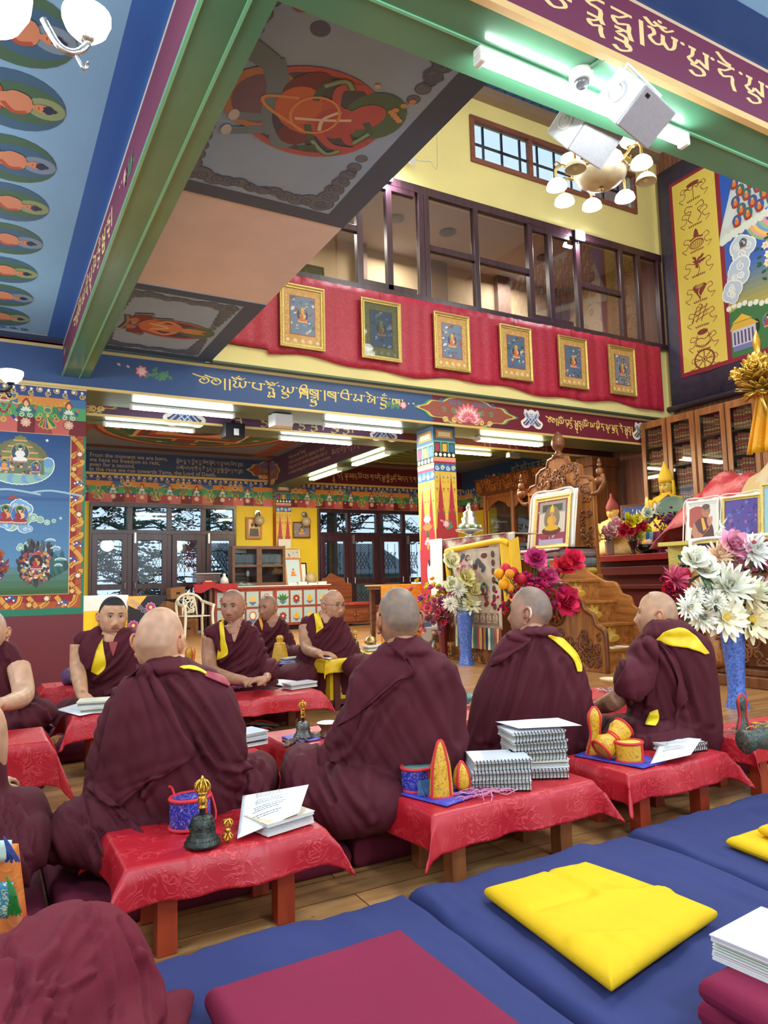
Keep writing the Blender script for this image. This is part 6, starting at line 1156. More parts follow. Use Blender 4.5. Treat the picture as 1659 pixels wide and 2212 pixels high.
bk = [(-.66,1.0),(-.66,2.3),(-.6,2.36),(-.46,2.38),(-.44,2.52),(-.34,2.58),(-.22,2.6),(-.18,2.7),(0,2.74),(.18,2.7),(.22,2.6),(.34,2.58),(.44,2.52),(.46,2.38),(.6,2.36),(.66,2.3),(.66,1.0)]
F = (V((.3,0,0)),V((0,-1,0)),V((0,0,1)),V((-1,0,0))); bb_ = MB().prism(bk,.07,F).build('backrest',OAK,t,bev=.008)
g = MB(); F2 = (V((.23,0,0)),F[1],F[2],F[3]); g.tube([F2[0]+F2[1]*p[0]*.97+F2[2]*(p[1]-.02) for p in bk[1:-1]],.022,8); relief(g,F2,-.63,1.05,-.42,2.25,42,2,.01,.055); relief(g,F2,.42,1.05,.63,2.25,42,3,.01,.055); relief(g,F2,-.42,2.15,.42,2.56,46,6,.011,.06); wheel(g,F2,0,2.42,.1,.012)
for s in (-1,1): # wings with little seated figures
    g.tube(cat([F2[0]+F2[1]*(s*.66)+V((0,0,2.1)),F2[0]+F2[1]*(s*.78)+V((0,0,2.12)),F2[0]+F2[1]*(s*.86)+V((0,0,2.24)),F2[0]+F2[1]*(s*.84)+V((0,0,2.34))],4),.03,8)
    c = F2[0]+F2[1]*(s*.8); g.ball(c+V((0,0,2.26)),.075,10,8,(1,1,.8)).ball(c+V((0,0,2.38)),.05,10,8,(1,1,1.2)).ball(c+V((0,0,2.47)),.032,8,6).lathe([(.03,0),(.004,.08)],c+V((0,0,2.49)),8)
    d0 = F2[0]+F2[1]*(s*.24)+V((-.03,0,0)); ud = F2[1]*(-s) # deer looking up at the wheel
    g.ball(d0+V((0,0,2.21)),.07,10,8,(.6,1.2,.75)); g.tube([d0+ud*.05+V((0,0,2.22)),d0+ud*.09+V((0,0,2.3)),d0+ud*.085+V((0,0,2.36))],[.034,.026,.022],8); g.tube([d0+ud*.06+V((0,0,2.36)),d0+ud*.12+V((0,0,2.37))],[.026,.014],8)
    for k in (-.05,.06): g.tube([d0+ud*k+V((0,0,2.19)),d0+ud*(k+.03)+V((-.02,0,2.14)),d0+ud*(k-.01)+V((-.02,0,2.12))],.014,6)
g.build('carving',OAKD,bb_,smooth=1)
MB().lathe([(.09,0),(.1,.03),(.05,.06),(.045,.1),(.08,.14),(.1,.2),(.085,.28),(.04,.35),(.005,.38)],(.27,0,2.7),16).build('finial',OAKD,bb_,smooth=1)
for i,(z,h,lab,c1,c2) in enumerate(((1.02,.1,'yellow brocade throne cushion, lowest of the three',(190,160,60),(222,200,120)),(1.12,.13,'grey-blue brocade throne cushion, middle of the three',(96,110,120),(150,150,140)),(1.25,.12,'mauve-grey brocade throne cushion, topmost of the three',(150,120,120),(190,170,160)))):
    tag(MB().box((6.42,6.93,z),(7.1,8.3,z+h)).build('cushion',brocade('throne_cushion_brocade_%d' % i,c1,c2,26,.5,kind='all'),bev=.045),lab,'cushion','throne cushions')
tag(MB().grid(lambda u,v: (6.4+.7*v,6.9+1.4*u,1.375+.006*ms(u*20)+(-.05 if v < .05 else 0)),20,8).build('seat_cloth',ROBE2,smooth=1,solid=.004),'dark maroon cloth over the topmost throne cushion','cloth')
SCARF = mat('white_silk_scarf',(232,228,222),.6,0,.04,6,.1,30)
def seated(a,w_,h_): a.rect(.1,.5,w_-.1,h_-.08,(150,146,140)); a.up(); a.rect(.16,.52,w_-.16,h_-.12,(70,72,66)); a.rect(.1,.22,w_-.1,.5,(196,190,176)); a.up(); a.ell(w_/2,.25,.19,.06,(90,50,40)); a.up(); a.figure(w_/2,.36,.17,(206,160,40),(190,140,100),None,(120,110,90),(200,150,60),None,(214,180,60),seat=False); a.rect(.12,.05,w_-.12,.13,(170,160,190))
t = leaning('framed_photo',6.78,7.86,1.39,.72,.74,'large gilt framed photo of a person in yellow robes on the throne',GFR,(140,60,80),[(60,100,130),(190,160,150),(120,40,60)],8,.14,-PI/2,seated,.06)
t.rotation_euler = (-.14,0,-PI/2)
def scarf(t,w_,h_,m_,lab): # white offering scarf spread behind and around a frame
    o = MB().grid(lambda u,v: (-m_+(w_+2*m_)*u,.03+.008*ms(u*17+v*3)*(1-abs(2*u-1)*.3),-.005+(h_+m_*.9)*v-.012*abs(ms(u*8))),30,14).tube(cat([(-m_,.0,0),(-m_*.8,-.005,h_*.5),(-m_*.5,.0,h_+m_*.5),(w_*.5,.0,h_+m_*.75),(w_+m_*.5,.0,h_+m_*.5),(w_+m_*.8,-.005,h_*.5),(w_+m_,0,0)],5),m_*.16,6).build('white_scarf',SCARF,smooth=1,solid=.006); o.location = t.location; o.rotation_euler = t.rotation_euler; return tag(o,lab,'scarf')
scarf(t,.72,.74,.09,'white silk scarf spread around the framed photo on the throne')
# stairs
t = thing('steps','wooden throne steps with gold lotuses on the risers and a carved side','steps',(5.65,5.42,0)); S = V((5.65,5.42,0))
sp = [(0,0),(0,.36),(.02,.45),(.12,.5),(.16,.6),(.28,.66),(.32,.76),(.44,.8),(.52,.92),(.68,.94),(.82,1.0),(1.0,1.1),(1.1,1.22),(1.6,1.22),(1.6,0)]
def side(x): return MB().prism([(p[0],p[1]) for p in cat(sp[:-2],3)+[sp[-2],sp[-1]]],.045,(V((x,0,0)),V((0,1,0)),V((0,0,1)),V((-1,0,0))))
s1 = side(.0).build('carved_side',OAK,t,bev=.006); side(.72).build('plain_side',OAKX,t,bev=.006)
g = MB(); F = (V((-.045,0,0)),V((0,1,0)),V((0,0,1)),V((-1,0,0))); g.tube([F[0]+V((0,p[0],p[1]-.02)) for p in cat(sp[:-2],3)],.022,7); wheel(g,F,.72,.6,.13,.016); relief(g,F,.08,.05,.55,.42,34,7,.011,.07); relief(g,F,.55,.05,1.5,.42,40,8,.011,.07); relief(g,F,.9,.45,1.5,1.0,30,9,.011,.07); g.build('carving',OAKD,s1,smooth=1)
for k in range(4):
    y0 = .04+.24*k; MB().box((0,y0-.02,.24*(k+1)-.03),(.7,y0+.26,.24*(k+1))).build('tread',OAKX,t,bev=.005)
    rs = MB().box((0,y0,.24*k),(.7,y0+.03,.24*(k+1)-.03)).build('riser',OAKX,t); a = Art((V((.3,y0,.24*k+.06)),V((1,0,0)),V((0,0,1)),V((0,-1,0))))
    for an in range(5): a.petal(0,0,PI*(.5+an)/5,.15,.08,(226,186,84))
    for an in range(4): a.petal(0,-.01,PI*(1+an)/5,.12,.07,(240,210,120))
    for an in (.15,PI-.15): a.petal(0,0,an,.16,.06,(206,168,70))
    a.build('lotus',rs)
tag(MB().grid(lambda u,v: (5.75+.3*u,5.48+.18*v,.243+.004*ms(u*9)),8,5).build('cloth',SCARF,smooth=1,solid=.006),'folded white cloth lying on the lowest throne step','cloth')
# offering table before the throne
t = thing('throne_table','high carved table before the throne hung with patterned cloth','table',(5.4,7.15,0)); 
MB().box((-.2,-.5,1.42),(.25,.85,1.5)).box((-.14,-.45,.12),(.2,-.35,1.42)).box((-.14,.7,.12),(.2,.8,1.42)).box((-.1,-.4,.12),(.2,.75,.9)).build('frame',OAKD,t,bev=.008); bs = MB().box((-.22,-.6,0),(.26,.9,.2)).build('base',OAK,t,bev=.012)
relief(MB(),FX(-.22),-.88,.03,.58,.17,70,5,.008,.05).build('carving',OAKD,bs,smooth=1)
PATC = brocade('printed_thangka_cloth',(206,190,176),(60,44,46),9,.6,c3=(140,50,56),thin=.12); PATC2 = brocade('printed_thangka_cloth_pale',(204,188,170),(110,70,60),14,.6,c3=(190,170,150),thin=.1)
def drape(name,m,X,y0,y1,z0,z1,lab,catg,amp=.012,fr=8,grp=None,top=None): return tag(MB().grid(lambda u,v: (X-amp*(1+ms(u*fr*6.28))*v*.6 if v > .02 or top is None else X+top,y1+(y0-y1)*u,z1+(z0-z1)*v),60,10).build(name,m,smooth=1,solid=.006),lab,catg,grp)
drape('table_cloth',PATC,5.18,6.28,7.95,1.24,1.515,'patterned cloth valance along the top of the throne table','cloth',.008,4); tag(MB().box((5.16,6.45,1.508),(5.66,8.0,1.518)).build('table_top_cloth',PATC2),'pale printed cloth lying over the throne table top','cloth')
drape('white_scarf',SCARF,5.15,7.7,7.98,.35,1.53,'long white scarf hanging at the left end of the throne table','scarf',.01,3)
o = drape('thangka_panel',PATC2,5.13,6.5,7.45,.42,1.36,'printed pictorial panel with a multicoloured fringe on the throne table','hanging',.004,2)
a = Art(FX(5.118)); a.rect(-7.4,.46,-6.56,.6,(120,104,88)); a.up(); [a.figure(-7.33+.12*i,.53,.045,(150,120,100),(190,160,130),None,(190,170,150)) for i in range(7)]; a.figure(-7.15,.9,.09,(150,100,80),hat=(170,150,120)); a.figure(-6.8,.85,.08,(120,60,60)); [a.ell(-6.62,.68+.1*i,.03,.04,(90,60,56)) for i in range(7)]
for i in range(26): q = RR(i); a.ell(-7.35+.6*q.random(),.7+.6*q.random(),.05,.03,q.choice([(120,50,50),(70,90,100),(230,220,200),(90,80,90)]),10,q.random()*3)
w_ = a.build('panel_print',o,PRINT)
fr = MB(); cs = [(150,60,80),(226,190,110),(190,80,90),(120,110,100),(60,130,120),(230,220,190),(50,60,90),(170,140,60)]
for i in range(90): fr.color(cs[(i//4) % 8]); y = 6.52+.92*i/90; fr.tube([(5.12,y,.43),(5.115+.004*(i % 3),y+.004*(i % 2),.3),(5.115,y+.003,.18)],.006,4)
fr.build('fringe',SATIN,o)
YS = mat('yellow_silk_cloth',(236,190,20),.5,0,.06,5,.12,30)
tag(MB().tube(cat([(5.12,7.5,.9),(5.1,7.52,1.3),(5.09,7.46,1.36),(5.08,7.0,1.39),(5.08,6.45,1.42),(5.1,6.3,1.38)],6),.035,8).grid(lambda u,v: (5.08-.02*ms(u*14),6.44-.36*u-.05*v,1.43-.75*v*(1-.25*u)+.02*ms(u*9)),30,10).build('yellow_scarf',YS,smooth=1),'yellow silk scarf draped over the top edge of the pictorial panel','scarf')
t = thing('offering_bowl','silver tiered offering dish on the throne table','dish',(5.3,7.3,1.518)); MB().lathe([(.1,0),(.04,.02),(.05,.05),(.17,.08),(.18,.1),(.05,.1),(.12,.12),(.13,.16),(.09,.18),(.1,.24),(.07,.26),(.08,.31),(.03,.34),(.035,.38),(.004,.44)],(0,0,0),22).build('dish',SILV,t,smooth=1)
g = MB()
for i in range(16): a_ = i*.39; g.color(((226,224,214),(120,150,90))[i % 2]).ball((.13*mc(a_),.13*ms(a_),.13),.025,7,5)
g.build('offerings',PETAL,t)
tag(MB().tube([(5.0+.04*k*mc(k*1.1)/6+.0,7.9+.012*k*mc(k*.7),.09+.012*k*ms(k*.7)) for k in range(14)],.02,6).lathe([(.09,0),(.1,.01),(.1,.5),(.09,.51)],(5.0,7.9,.3),16,(1,.3,0)).build('rolled_mat',mat('grey_rolled_mat',(150,140,126),.9),smooth=False),'rolled grey mat at the foot of the pillar beside the throne table','mat')
# ---- flowers
def petal3(mb,c,d,n,l,w_,bend):
    c,d,n = V(c),V(d),V(n); s = d.cross(n).normalized(); vs = []
    for k,ww in ((0,.3),(.45,1),(.8,.75),(1,.2)): p = c+d*l*k+n*(bend*l*k*k); vs += [p-s*w_*ww/2,p+n*(-.0)*l,p+s*w_*ww/2]
    mb.add(vs,[(j*3+i,j*3+i+1,(j+1)*3+i+1,(j+1)*3+i) for j in range(3) for i in range(2)])
def bloom(mb,c,ax,r,kind,col,q):
    ax = V(ax).normalized(); u = ax.orthogonal().normalized(); w2 = ax.cross(u)
    rings = {'peony': ((80,1,9,.75,.25),(58,.92,9,.7,.35),(38,.75,8,.6,.4),(18,.6,6,.5,.4)),'mum': ((92,1,16,.2,.12),(72,.96,15,.2,.25),(52,.85,13,.2,.35),(32,.7,10,.18,.4),(14,.55,6,.16,.3)),'daisy': ((84,1,12,.3,.02),(70,.9,11,.28,.1),(50,.5,9,.18,.3)),'rose': ((75,1,8,.8,.5),(50,.85,8,.7,.6),(28,.7,6,.6,.6),(10,.55,4,.5,.5))}[kind]
    for el,l,n,wd,bd in rings:
        for i in range(n):
            a_ = 2*PI*(i+q.random()*.5)/n; e = math.radians(el+q.uniform(-6,6)); rad = u*mc(a_)+w2*ms(a_); d = ax*mc(e)+rad*ms(e); nn = ax*ms(e)-rad*mc(e)
            k = .88+.24*q.random(); mb.color([min(255,v*k) for v in col]); petal3(mb,V(c),d,nn,r*l*(.9+.2*q.random()),r*wd,bd)
    if kind == 'daisy': mb.color((226,190,60)).ball(V(c)+ax*r*.12,r*.16,8,6)
def leafmb(mb,c,q,r,n=6):
    for i in range(n): d = V((q.uniform(-1,1),q.uniform(-1,1),q.uniform(-.5,.8))).normalized(); mb.color(q.choice([(52,84,52),(70,106,64),(38,66,48)])); petal3(mb,c,d,d.orthogonal(),r*(.8+.6*q.random()),r*.45,.2)
def bouquet(name,lab,Y,vase_top,flowers,seed,leafr=.08,cl=None,depth=.12):
    t = thing(name,lab,'flowers',vase_top); q = RR(seed); vt = V(vase_top); st = MB(); lf = MB()
    for i,f in enumerate(flowers):
        x,y,kind,rp,col = f[:5]; dd = (px_d := (ony(x,y,Y)-EYE).length); c = ony(x,y,Y+q.uniform(-depth,depth*.4)); r = rp/FP*dd*1.5; ax = (V((q.uniform(-.5,.5),-.75,q.uniform(-.1,.6)))+(c-vt)*.9+(EYE-c).normalized()*.5)
        st.color((70,100,60)).tube(cat([tuple(vt-V((0,0,.02))),tuple(vt.lerp(c,.5)+V((0,0,-.03))),tuple(c)],4),.006,5)
        if kind == 'cluster':
            m = MB()
            for k in range(f[5] if len(f) > 5 else 26): p = c+V((q.gauss(0,1),q.gauss(0,.7),q.gauss(0,1)))*r*.5; bloom(m,p,(p-vt),r*.2,'daisy' if 0 else 'rose',[min(255,v*q.uniform(.75,1.15)) for v in col],q)
        elif kind == 'ball': m = MB().color(col).ball(c,r,14,10)
        else: m = MB(); bloom(m,c,ax,r,kind,col,q)
        o = m.build('blossoms' if kind == 'cluster' else 'flower',PETAL,t,smooth=kind == 'ball'); o.location = -vt
        if kind == 'cluster': o['kind'] = 'stuff'
        leafmb(lf,c-ax.normalized()*r*.6,q,leafr,5)
    for k in range(10): leafmb(lf,vt+V((q.uniform(-.08,.08),q.uniform(-.08,.08),q.uniform(.02,.2))),q,leafr,4)
    for o in (st.build('stem',PETAL,t),lf.build('foliage',PETAL,t)): o.location = -vt
    o['kind'] = 'stuff'
    return t
BLUEV = mat('speckled_blue_glaze',(80,112,190),.25,0,.55,60)
VP = [(.085,0),(.085,.01),(.07,.05),(.062,.12),(.062,.2),(.068,.3),(.078,.42),(.085,.52),(.092,.57),(.085,.575),(.07,.5)]
tag(MB().lathe(VP,(4.93,3.5,0),28,cap=False).lathe([(.08,0),(.001,.01)],(4.93,3.5,0),28).build('vase',BLUEV,smooth=1),'tall speckled blue vase on the floor at the right, nearer one','vase'); tag(MB().lathe([(r*1.12,h*1.1) for r,h in VP],(4.98,7.02,0),28,cap=False).lathe([(.08,0),(.001,.01)],(4.98,7.02,0),28).build('vase',BLUEV,smooth=1),'tall speckled blue vase standing before the throne table','vase')
WG,CRM,PCH,PNK,MAU,YC = (255,252,230),(250,242,196),(244,208,172),(236,160,186),(190,90,130),(240,226,160)
bouquet('flower_arrangement','big arrangement of white chrysanthemums and pink peonies at the right edge',3.47,(4.93,3.5,.57),[(1497,1210,'peony',21,WG),(1522,1231,'peony',20,WG),(1552,1199,'mum',20,PCH),(1584,1180,'peony',22,PNK),(1626,1191,'mum',25,(240,240,232)),(1648,1222,'peony',24,PNK),(1607,1220,'cluster',24,MAU,20),(1552,1246,'peony',18,CRM),(1573,1268,'mum',34,(244,244,222)),(1617,1284,'mum',30,(244,240,206)),(1655,1280,'mum',22,WG),(1524,1278,'mum',20,WG),(1500,1288,'mum',14,WG),(1546,1300,'mum',15,WG),(1487,1311,'mum',18,WG),(1516,1332,'mum',22,WG),(1567,1334,'daisy',30,(244,236,206)),(1620,1340,'daisy',31,(242,228,180)),(1656,1342,'daisy',22,CRM),(1590,1236,'cluster',12,MAU,10),(1630,1250,'cluster',14,(240,230,232),10)],1,.1)
bouquet('flower_arrangement','cream and pink flower arrangement in the blue vase before the throne table',7.02,(4.98,7.02,.62),[(972,1212,'peony',16,CRM),(1057,1219,'peony',17,PNK),(998,1232,'peony',12,(240,184,200)),(1004,1250,'peony',17,YC),(1053,1257,'peony',19,YC),(1016,1273,'peony',17,YC),(990,1272,'mum',13,WG),(976,1264,'peony',14,(240,236,200)),(1016,1305,'daisy',17,(246,240,200)),(990,1316,'mum',14,WG),(972,1304,'mum',12,WG),(1024,1219,'cluster',12,(236,236,230),14),(1037,1243,'peony',11,PNK),(1042,1283,'cluster',10,(200,150,160),9),(972,1285,'peony',6,PNK)],2,.07)
tag(MB().lathe([(.06,0),(.05,.1),(.055,.3),(.075,.5),(.08,.53)],(5.05,7.6,0),20).build('vase',mat('dark_red_vase',(110,26,26),.3),smooth=1),'slim dark red vase left of the blue vase','vase')
bouquet('flower_arrangement','yellow and pink blossom bunch in the dark red vase',7.6,(5.05,7.6,.53),[(940,1316,'cluster',32,(206,110,140),40),(955,1330,'cluster',24,(214,130,150),26),(946,1288,'cluster',26,(240,206,40),34),(925,1300,'cluster',18,(226,140,150),16)],3,.05,depth=.05)
tag(MB().lathe([(.08,0),(.06,.1),(.07,.35),(.1,.52),(.1,.55)],(5.1,6.0,0),20).build('vase',mat('dark_green_vase',(40,60,50),.3),smooth=1),'vase hidden behind the person with the hearing aid','vase')
MG,RO_ = (214,50,120),(222,40,84)
bouquet('flower_arrangement','magenta rose and blossom arrangement with red and golden balls by the steps',6.0,(5.1,6.0,.53),[(1156,1208,'peony',17,(206,60,130)),(1161,1219,'peony',15,(236,110,160)),(1235,1213,'peony',19,RO_),(1214,1227,'peony',17,(214,46,70)),(1184,1250,'peony',16,(226,90,150)),(1220,1299,'peony',23,(226,46,96)),(1166,1270,'cluster',30,MG,60),(1190,1292,'cluster',24,(216,56,110),40),(1140,1268,'cluster',22,MG,30),(1092,1303,'cluster',16,(206,40,90),22),(1182,1322,'cluster',14,RO_,16),(1120,1285,'cluster',18,MG,20),(1078,1239,'ball',7.5,(236,160,20)),(1101,1240,'ball',7,(226,140,20)),(1088,1262,'ball',8,(236,160,10)),(1099,1271,'ball',8,(232,150,20)),(1092,1229,'ball',8,(196,20,60)),(1108,1237,'ball',8,(190,20,60)),(1125,1250,'ball',8,(180,20,50)),(1116,1262,'ball',6,(230,150,30))],4,.08)
tag(MB().lathe([(.09,0),(.1,.01),(.12,.16),(.115,.16),(.1,.02)],(5.85,4.6,.78),22,cap=False).lathe([(.05,0),(.05,.02)],(5.85,4.6,.78),12).build('flower_pot',mat('cream_ribbed_pot',(206,186,160),.6),smooth=1),'cream ribbed pot of red blossoms at the left end of the brocade table','pot')
tag(MB().cbox((5.85,4.62,0),(.3,.3,.78)).build('stand',OAKD,bev=.01),'dark wooden stand under the cream pot of red blossoms','stand')
bouquet('flower_arrangement','crimson blossoms rising behind the white chrysanthemums',4.6,(5.85,4.6,.93),[(1446,1272,'cluster',18,(206,36,84),30),(1458,1250,'mum',20,(226,100,140)),(1470,1295,'cluster',26,(196,24,70),44),(1477,1268,'ball',10,(196,24,70)),(1478,1238,'ball',8,(190,20,60)),(1467,1322,'peony',12,(214,40,90)),(1484,1310,'cluster',12,(200,40,80),14)],5,.06,depth=.05)
# ---- altar
REDL = mat('red_lacquer_altar',(140,36,36),.35,0,.05,3); REDD = mat('dark_red_altar_panel',(96,22,28),.5,0,.06,3)
t = thing('altar','red lacquered altar counter with stepped mouldings behind the steps','altar',(8.0,5.4,0)); MB().box((0,-2.9,1.2),(1.35,2.5,1.29)).build('top',REDL,t,bev=.006); g = MB().box((.1,-2.9,.12),(1.35,2.45,1.2))
g.box((.04,-2.9,1.0),(.1,2.45,1.12)).box((.06,-2.9,.8),(.1,2.45,.86)).box((0,-2.9,0),(1.35,2.45,.12)).build('body',REDD,t,bev=.006)
def statue(lab,c,k,body,robec,hatc,hat,gest):
    t = thing('statue',lab,'statue',c); c = V(c); h = make_head(c+V((0,0,.62*k)),128,4,0,k*.95,body,0,fat=.6)
    MB().lathe([(.3*k,0),(.32*k,.05*k),(.24*k,.16*k),(.17*k,.26*k),(.2*k,.4*k),(.16*k,.48*k),(.07*k,.52*k)],(0,0,0),26).lathe([(.065*k,.48*k),(.06*k,.56*k)],(0,0,0),14).tube(cat([(-.02*k,.19*k,.44*k),(-.12*k,.24*k,.3*k),(-.2*k,.12*k,.24*k)],4),.06*k,10).tube(cat([(-.02*k,-.19*k,.44*k),(-.14*k,-.22*k,.3*k),(-.2*k,-.06*k,.25*k)],4),.06*k,10).build('robe',robec,t,smooth=1)
    o = h.mb.build('head',SATIN,t,smooth=1); o.location = -c; P = lambda x,y,z: h.M((x,y,z))-c
    if hat == 1: MB().add([P(x*.086*mc(a_),y,z) if 0 else P(r*mc(a_),r*1.25*ms(a_)-.004,z) for z,r in ((.03,.082),(.08,.086),(.12,.07),(.16,.05),(.19,.03),(.22,.018),(.26,.016),(.28,.004)) for a_ in [2*PI*i/18 for i in range(18)]],[(j*18+i,j*18+(i+1) % 18,(j+1)*18+(i+1) % 18,(j+1)*18+i) for j in range(7) for i in range(18)]).build('hat',hatc,t,smooth=1)
    else:
        MB().add([P(r*mc(a_),r*1.2*ms(a_)-.012,z) for z,r in ((.05,.088),(.1,.09),(.16,.078),(.22,.05),(.28,.026),(.34,.004)) for a_ in [2*PI*i/18 for i in range(18)]],[(j*18+i,j*18+(i+1) % 18,(j+1)*18+(i+1) % 18,(j+1)*18+i) for j in range(5) for i in range(18)]).add([P(s*.085,y,z) if 0 else P(s*x_,y,z) for s in (-1,1) for x_,y,z in ((.086,.0,.08),(.09,-.06,.07),(.1,-.05,-.2),(.088,.02,-.19))],[(0,1,2,3),(4,5,6,7)]).build('hat',hatc,t,smooth=1,solid=.006*k)
    for s in (-1,1): o = MB().color((30,24,20)).tube([h.M((s*(.02+.022*u),.088-.25*max(0,.02+.022*u-.03),.012+.004*ms(PI*u))) for u in (0,.25,.5,.75,1)],.0018*k,5).tube([h.M((s*(.014+.034*u),.09-.25*max(0,.034*u-.014),.03+.006*ms(PI*u))) for u in (0,.5,1)],.0016*k,5).build('eye',EYEM,t); o.location = -c
    o = MB().color((170,60,50)).tube([h.M((x,.089,-.067)) for x in (-.016,0,.016)],.004*k,6).build('mouth',EYEM,t); o.location = -c
    return t,h,c
SK = (226,184,96)
t,h,c = statue('seated golden statue with a rounded red hat and cream robe on the altar',(8.45,7.9,1.29),1.1,SK,brocade('cream_gold_robe',(226,190,120),(200,140,80),20,.5,kind='all'),mat('dull_red_hat',(140,54,50),.6),1,0)
t,h,c = statue('seated golden statue with a tall pointed yellow hat and raised hand on the altar',(8.9,7.25,1.56),1.2,(214,182,80),mat('golden_yellow_robe',(226,178,40),.55,0,.1,8),mat('yellow_pandit_hat',(232,184,40),.55),2,1)
g = MB(); hand(g,(-.3,.1,.4),(0,.15,1),(-1,.4,0),-1,.12,k=1.25); o = MB(); me = remesh(g,.007,4); o.v = [tuple(v.co) for v in me.vertices]; o.f = [tuple(p.vertices) for p in me.polygons]; o.c = [lin((224,190,90))]*len(o.f); o.build('raised_hand',SATIN,t,smooth=1); MB().tube(cat([(-.02,.22,.48),(-.2,.24,.36),(-.29,.12,.4)],4),.05,10).build('sleeve',BM['golden_yellow_robe'],t,smooth=1)
MB().tube(cat([(-.18,-.2,.56),(-.22,0,.42),(-.24,.14,.2)],5),.045,8).build('stole',BM['rod_brocade'] if 'rod_brocade' in BM else ROBE,t,smooth=1)
MB().cbox((8.9,7.25,1.29),(.7,.8,.27)).build('plinth',BM['cream_gold_robe']); tag(bpy.data.objects['plinth'],'brocade-covered plinth under the yellow-hatted statue','plinth')
leaning('framed_picture',9.0,8.25,1.75,.5,.38,'blue picture of a white shrine between the two golden statues',WOODF,(60,80,140),[(90,120,180),(50,60,110),(200,200,190)],5,.1,-PI/2+.5,lambda a,w_,h_: (a.ell(w_/2,.12,.1,.06,(214,214,206)),a.up(),a.poly([(w_/2-.03,.16),(w_/2+.03,.16),(w_/2,.3)],(230,226,210))))
tag(MB().box((8.99,7.98,1.29),(9.2,8.2,1.75)).build('picture_stand',REDD,bev=.006),'dark red block under the blue shrine picture','stand')
def small_vase(x,y,z,prof,m,lab,smooth=1): return tag(MB().lathe(prof,(x,y,z),20).build('vase',m,smooth=smooth),lab,'vase')
CLG = glass('clear_vase_glass',(200,206,200),.7)
p1 = onx(1318,1200,8.12); small_vase(8.12,p1.y,1.29,[(.05,0),(.06,.02),(.07,.2),(.08,.22)],mat('cut_glass_vase',(150,130,120),.15),'cut glass vase of pink roses on the altar edge'); bouquet('flower_arrangement','small pink rose posy before the red-hatted statue',p1.y,(8.12,p1.y,1.51),[(1303,1150,'rose',9,(236,180,184)),(1316,1142,'rose',10,(240,196,200)),(1332,1138,'rose',10,(236,170,190)),(1322,1156,'rose',9,(232,160,170)),(1310,1160,'rose',8,(240,190,190)),(1336,1152,'rose',9,(230,170,180)),(1328,1128,'rose',8,(240,200,206))],6,.05,depth=.05)
p2 = onx(1368,1195,8.12); small_vase(8.12,p2.y,1.29,[(.05,0),(.03,.03),(.03,.08),(.07,.18),(.08,.2)],mat('dark_goblet_vase',(70,40,44),.2),'dark goblet vase of red and yellow roses on the altar edge'); bouquet('flower_arrangement','red and yellow rose posy in the middle of the altar',p2.y,(8.12,p2.y,1.49),[(1350,1142,'rose',9,(206,40,60)),(1360,1130,'rose',10,(226,210,50)),(1372,1125,'rose',9,(230,220,70)),(1368,1145,'rose',10,(200,36,60)),(1384,1140,'rose',10,(206,40,70)),(1345,1150,'rose',8,(200,40,70)),(1362,1150,'rose',9,(214,60,80)),(1394,1146,'rose',9,(214,214,60)),(1378,1155,'rose',8,(200,200,80)),(1354,1120,'rose',8,(216,200,50))],7,.05,depth=.05)
p3 = onx(1397,1190,8.12); t = thing('fruit_bowl','shiny black bowl on the altar edge','bowl',(8.12,p3.y,1.29)); MB().lathe([(.08,0),(.08,.02),(.14,.05),(.15,.12),(.14,.13),(.12,.06)],(0,0,0),24,cap=False).build('bowl',mat('black_lacquer',(16,14,18),.12),t,smooth=1)
for i,(dy,cc,lab) in enumerate(((.08,(120,24,40),'dark red apple in the black bowl'),(0,(236,196,40),'yellow fruit in the black bowl'),(-.07,(226,170,160),'pale pink fruit in the black bowl'))): tag(MB().ball((8.1,p3.y+dy,1.44),.05,14,10,(1,1,1.1)).build('fruit',mat('fruit_skin_%d' % i,cc,.3),smooth=1),lab,'fruit')
g = MB(); cs = [(60,120,170),(150,190,210),(130,40,90),(150,60,110),(110,30,70),(60,110,50),(150,150,50)]
for i in range(70): g.color(cs[i//10]); y = 7.15-.45*i/70; g.tube([(8.3,y,1.6),(8.28,y,1.45),(8.28,y,1.3)],.005,4)
tag(g.build('rainbow_cloth',SATIN),'striped cloth of many colours hanging behind the black bowl','cloth')
p4 = onx(1450,1185,8.1); BW = brocade('blue_and_white_porcelain',(230,232,236),(50,80,170),22,.2,kind='all',bump=0,thin=.1); small_vase(8.1,p4.y,1.29,[(.06,0),(.075,.03),(.07,.12),(.035,.2),(.04,.28),(.05,.3)],BW,'blue and white porcelain vase at the altar edge'); bouquet('flower_arrangement','purple orchids in the porcelain vase',p4.y,(8.1,p4.y,1.58),[(1450,1130,'cluster',16,(130,50,120),26),(1440,1140,'cluster',14,(160,70,150),20),(1456,1118,'cluster',10,(110,30,60),12),(1445,1122,'cluster',10,(120,40,80),12)],8,.04,depth=.05)
bouquet('silk_lotus','pale silk lotus flowers and a grey-green leaf before the yellow-hatted statue',6.9,(8.6,6.95,1.45),[(1398,1108,'peony',9,(230,240,216)),(1424,1106,'peony',13,(240,236,226)),(1432,1098,'peony',10,(244,240,230))],9,.06,depth=.03)
tag(MB().lathe([(.001,.02),(.08,.0),(.16,.03),(.18,.05)],onx(1452,1098,8.3),18,(-.8,-.3,.6),cap=False).build('lotus_leaf',mat('grey_green_leaf',(96,120,104),.6),smooth=1,solid=.004),'round grey-green lotus leaf beside the silk lotuses','leaf')
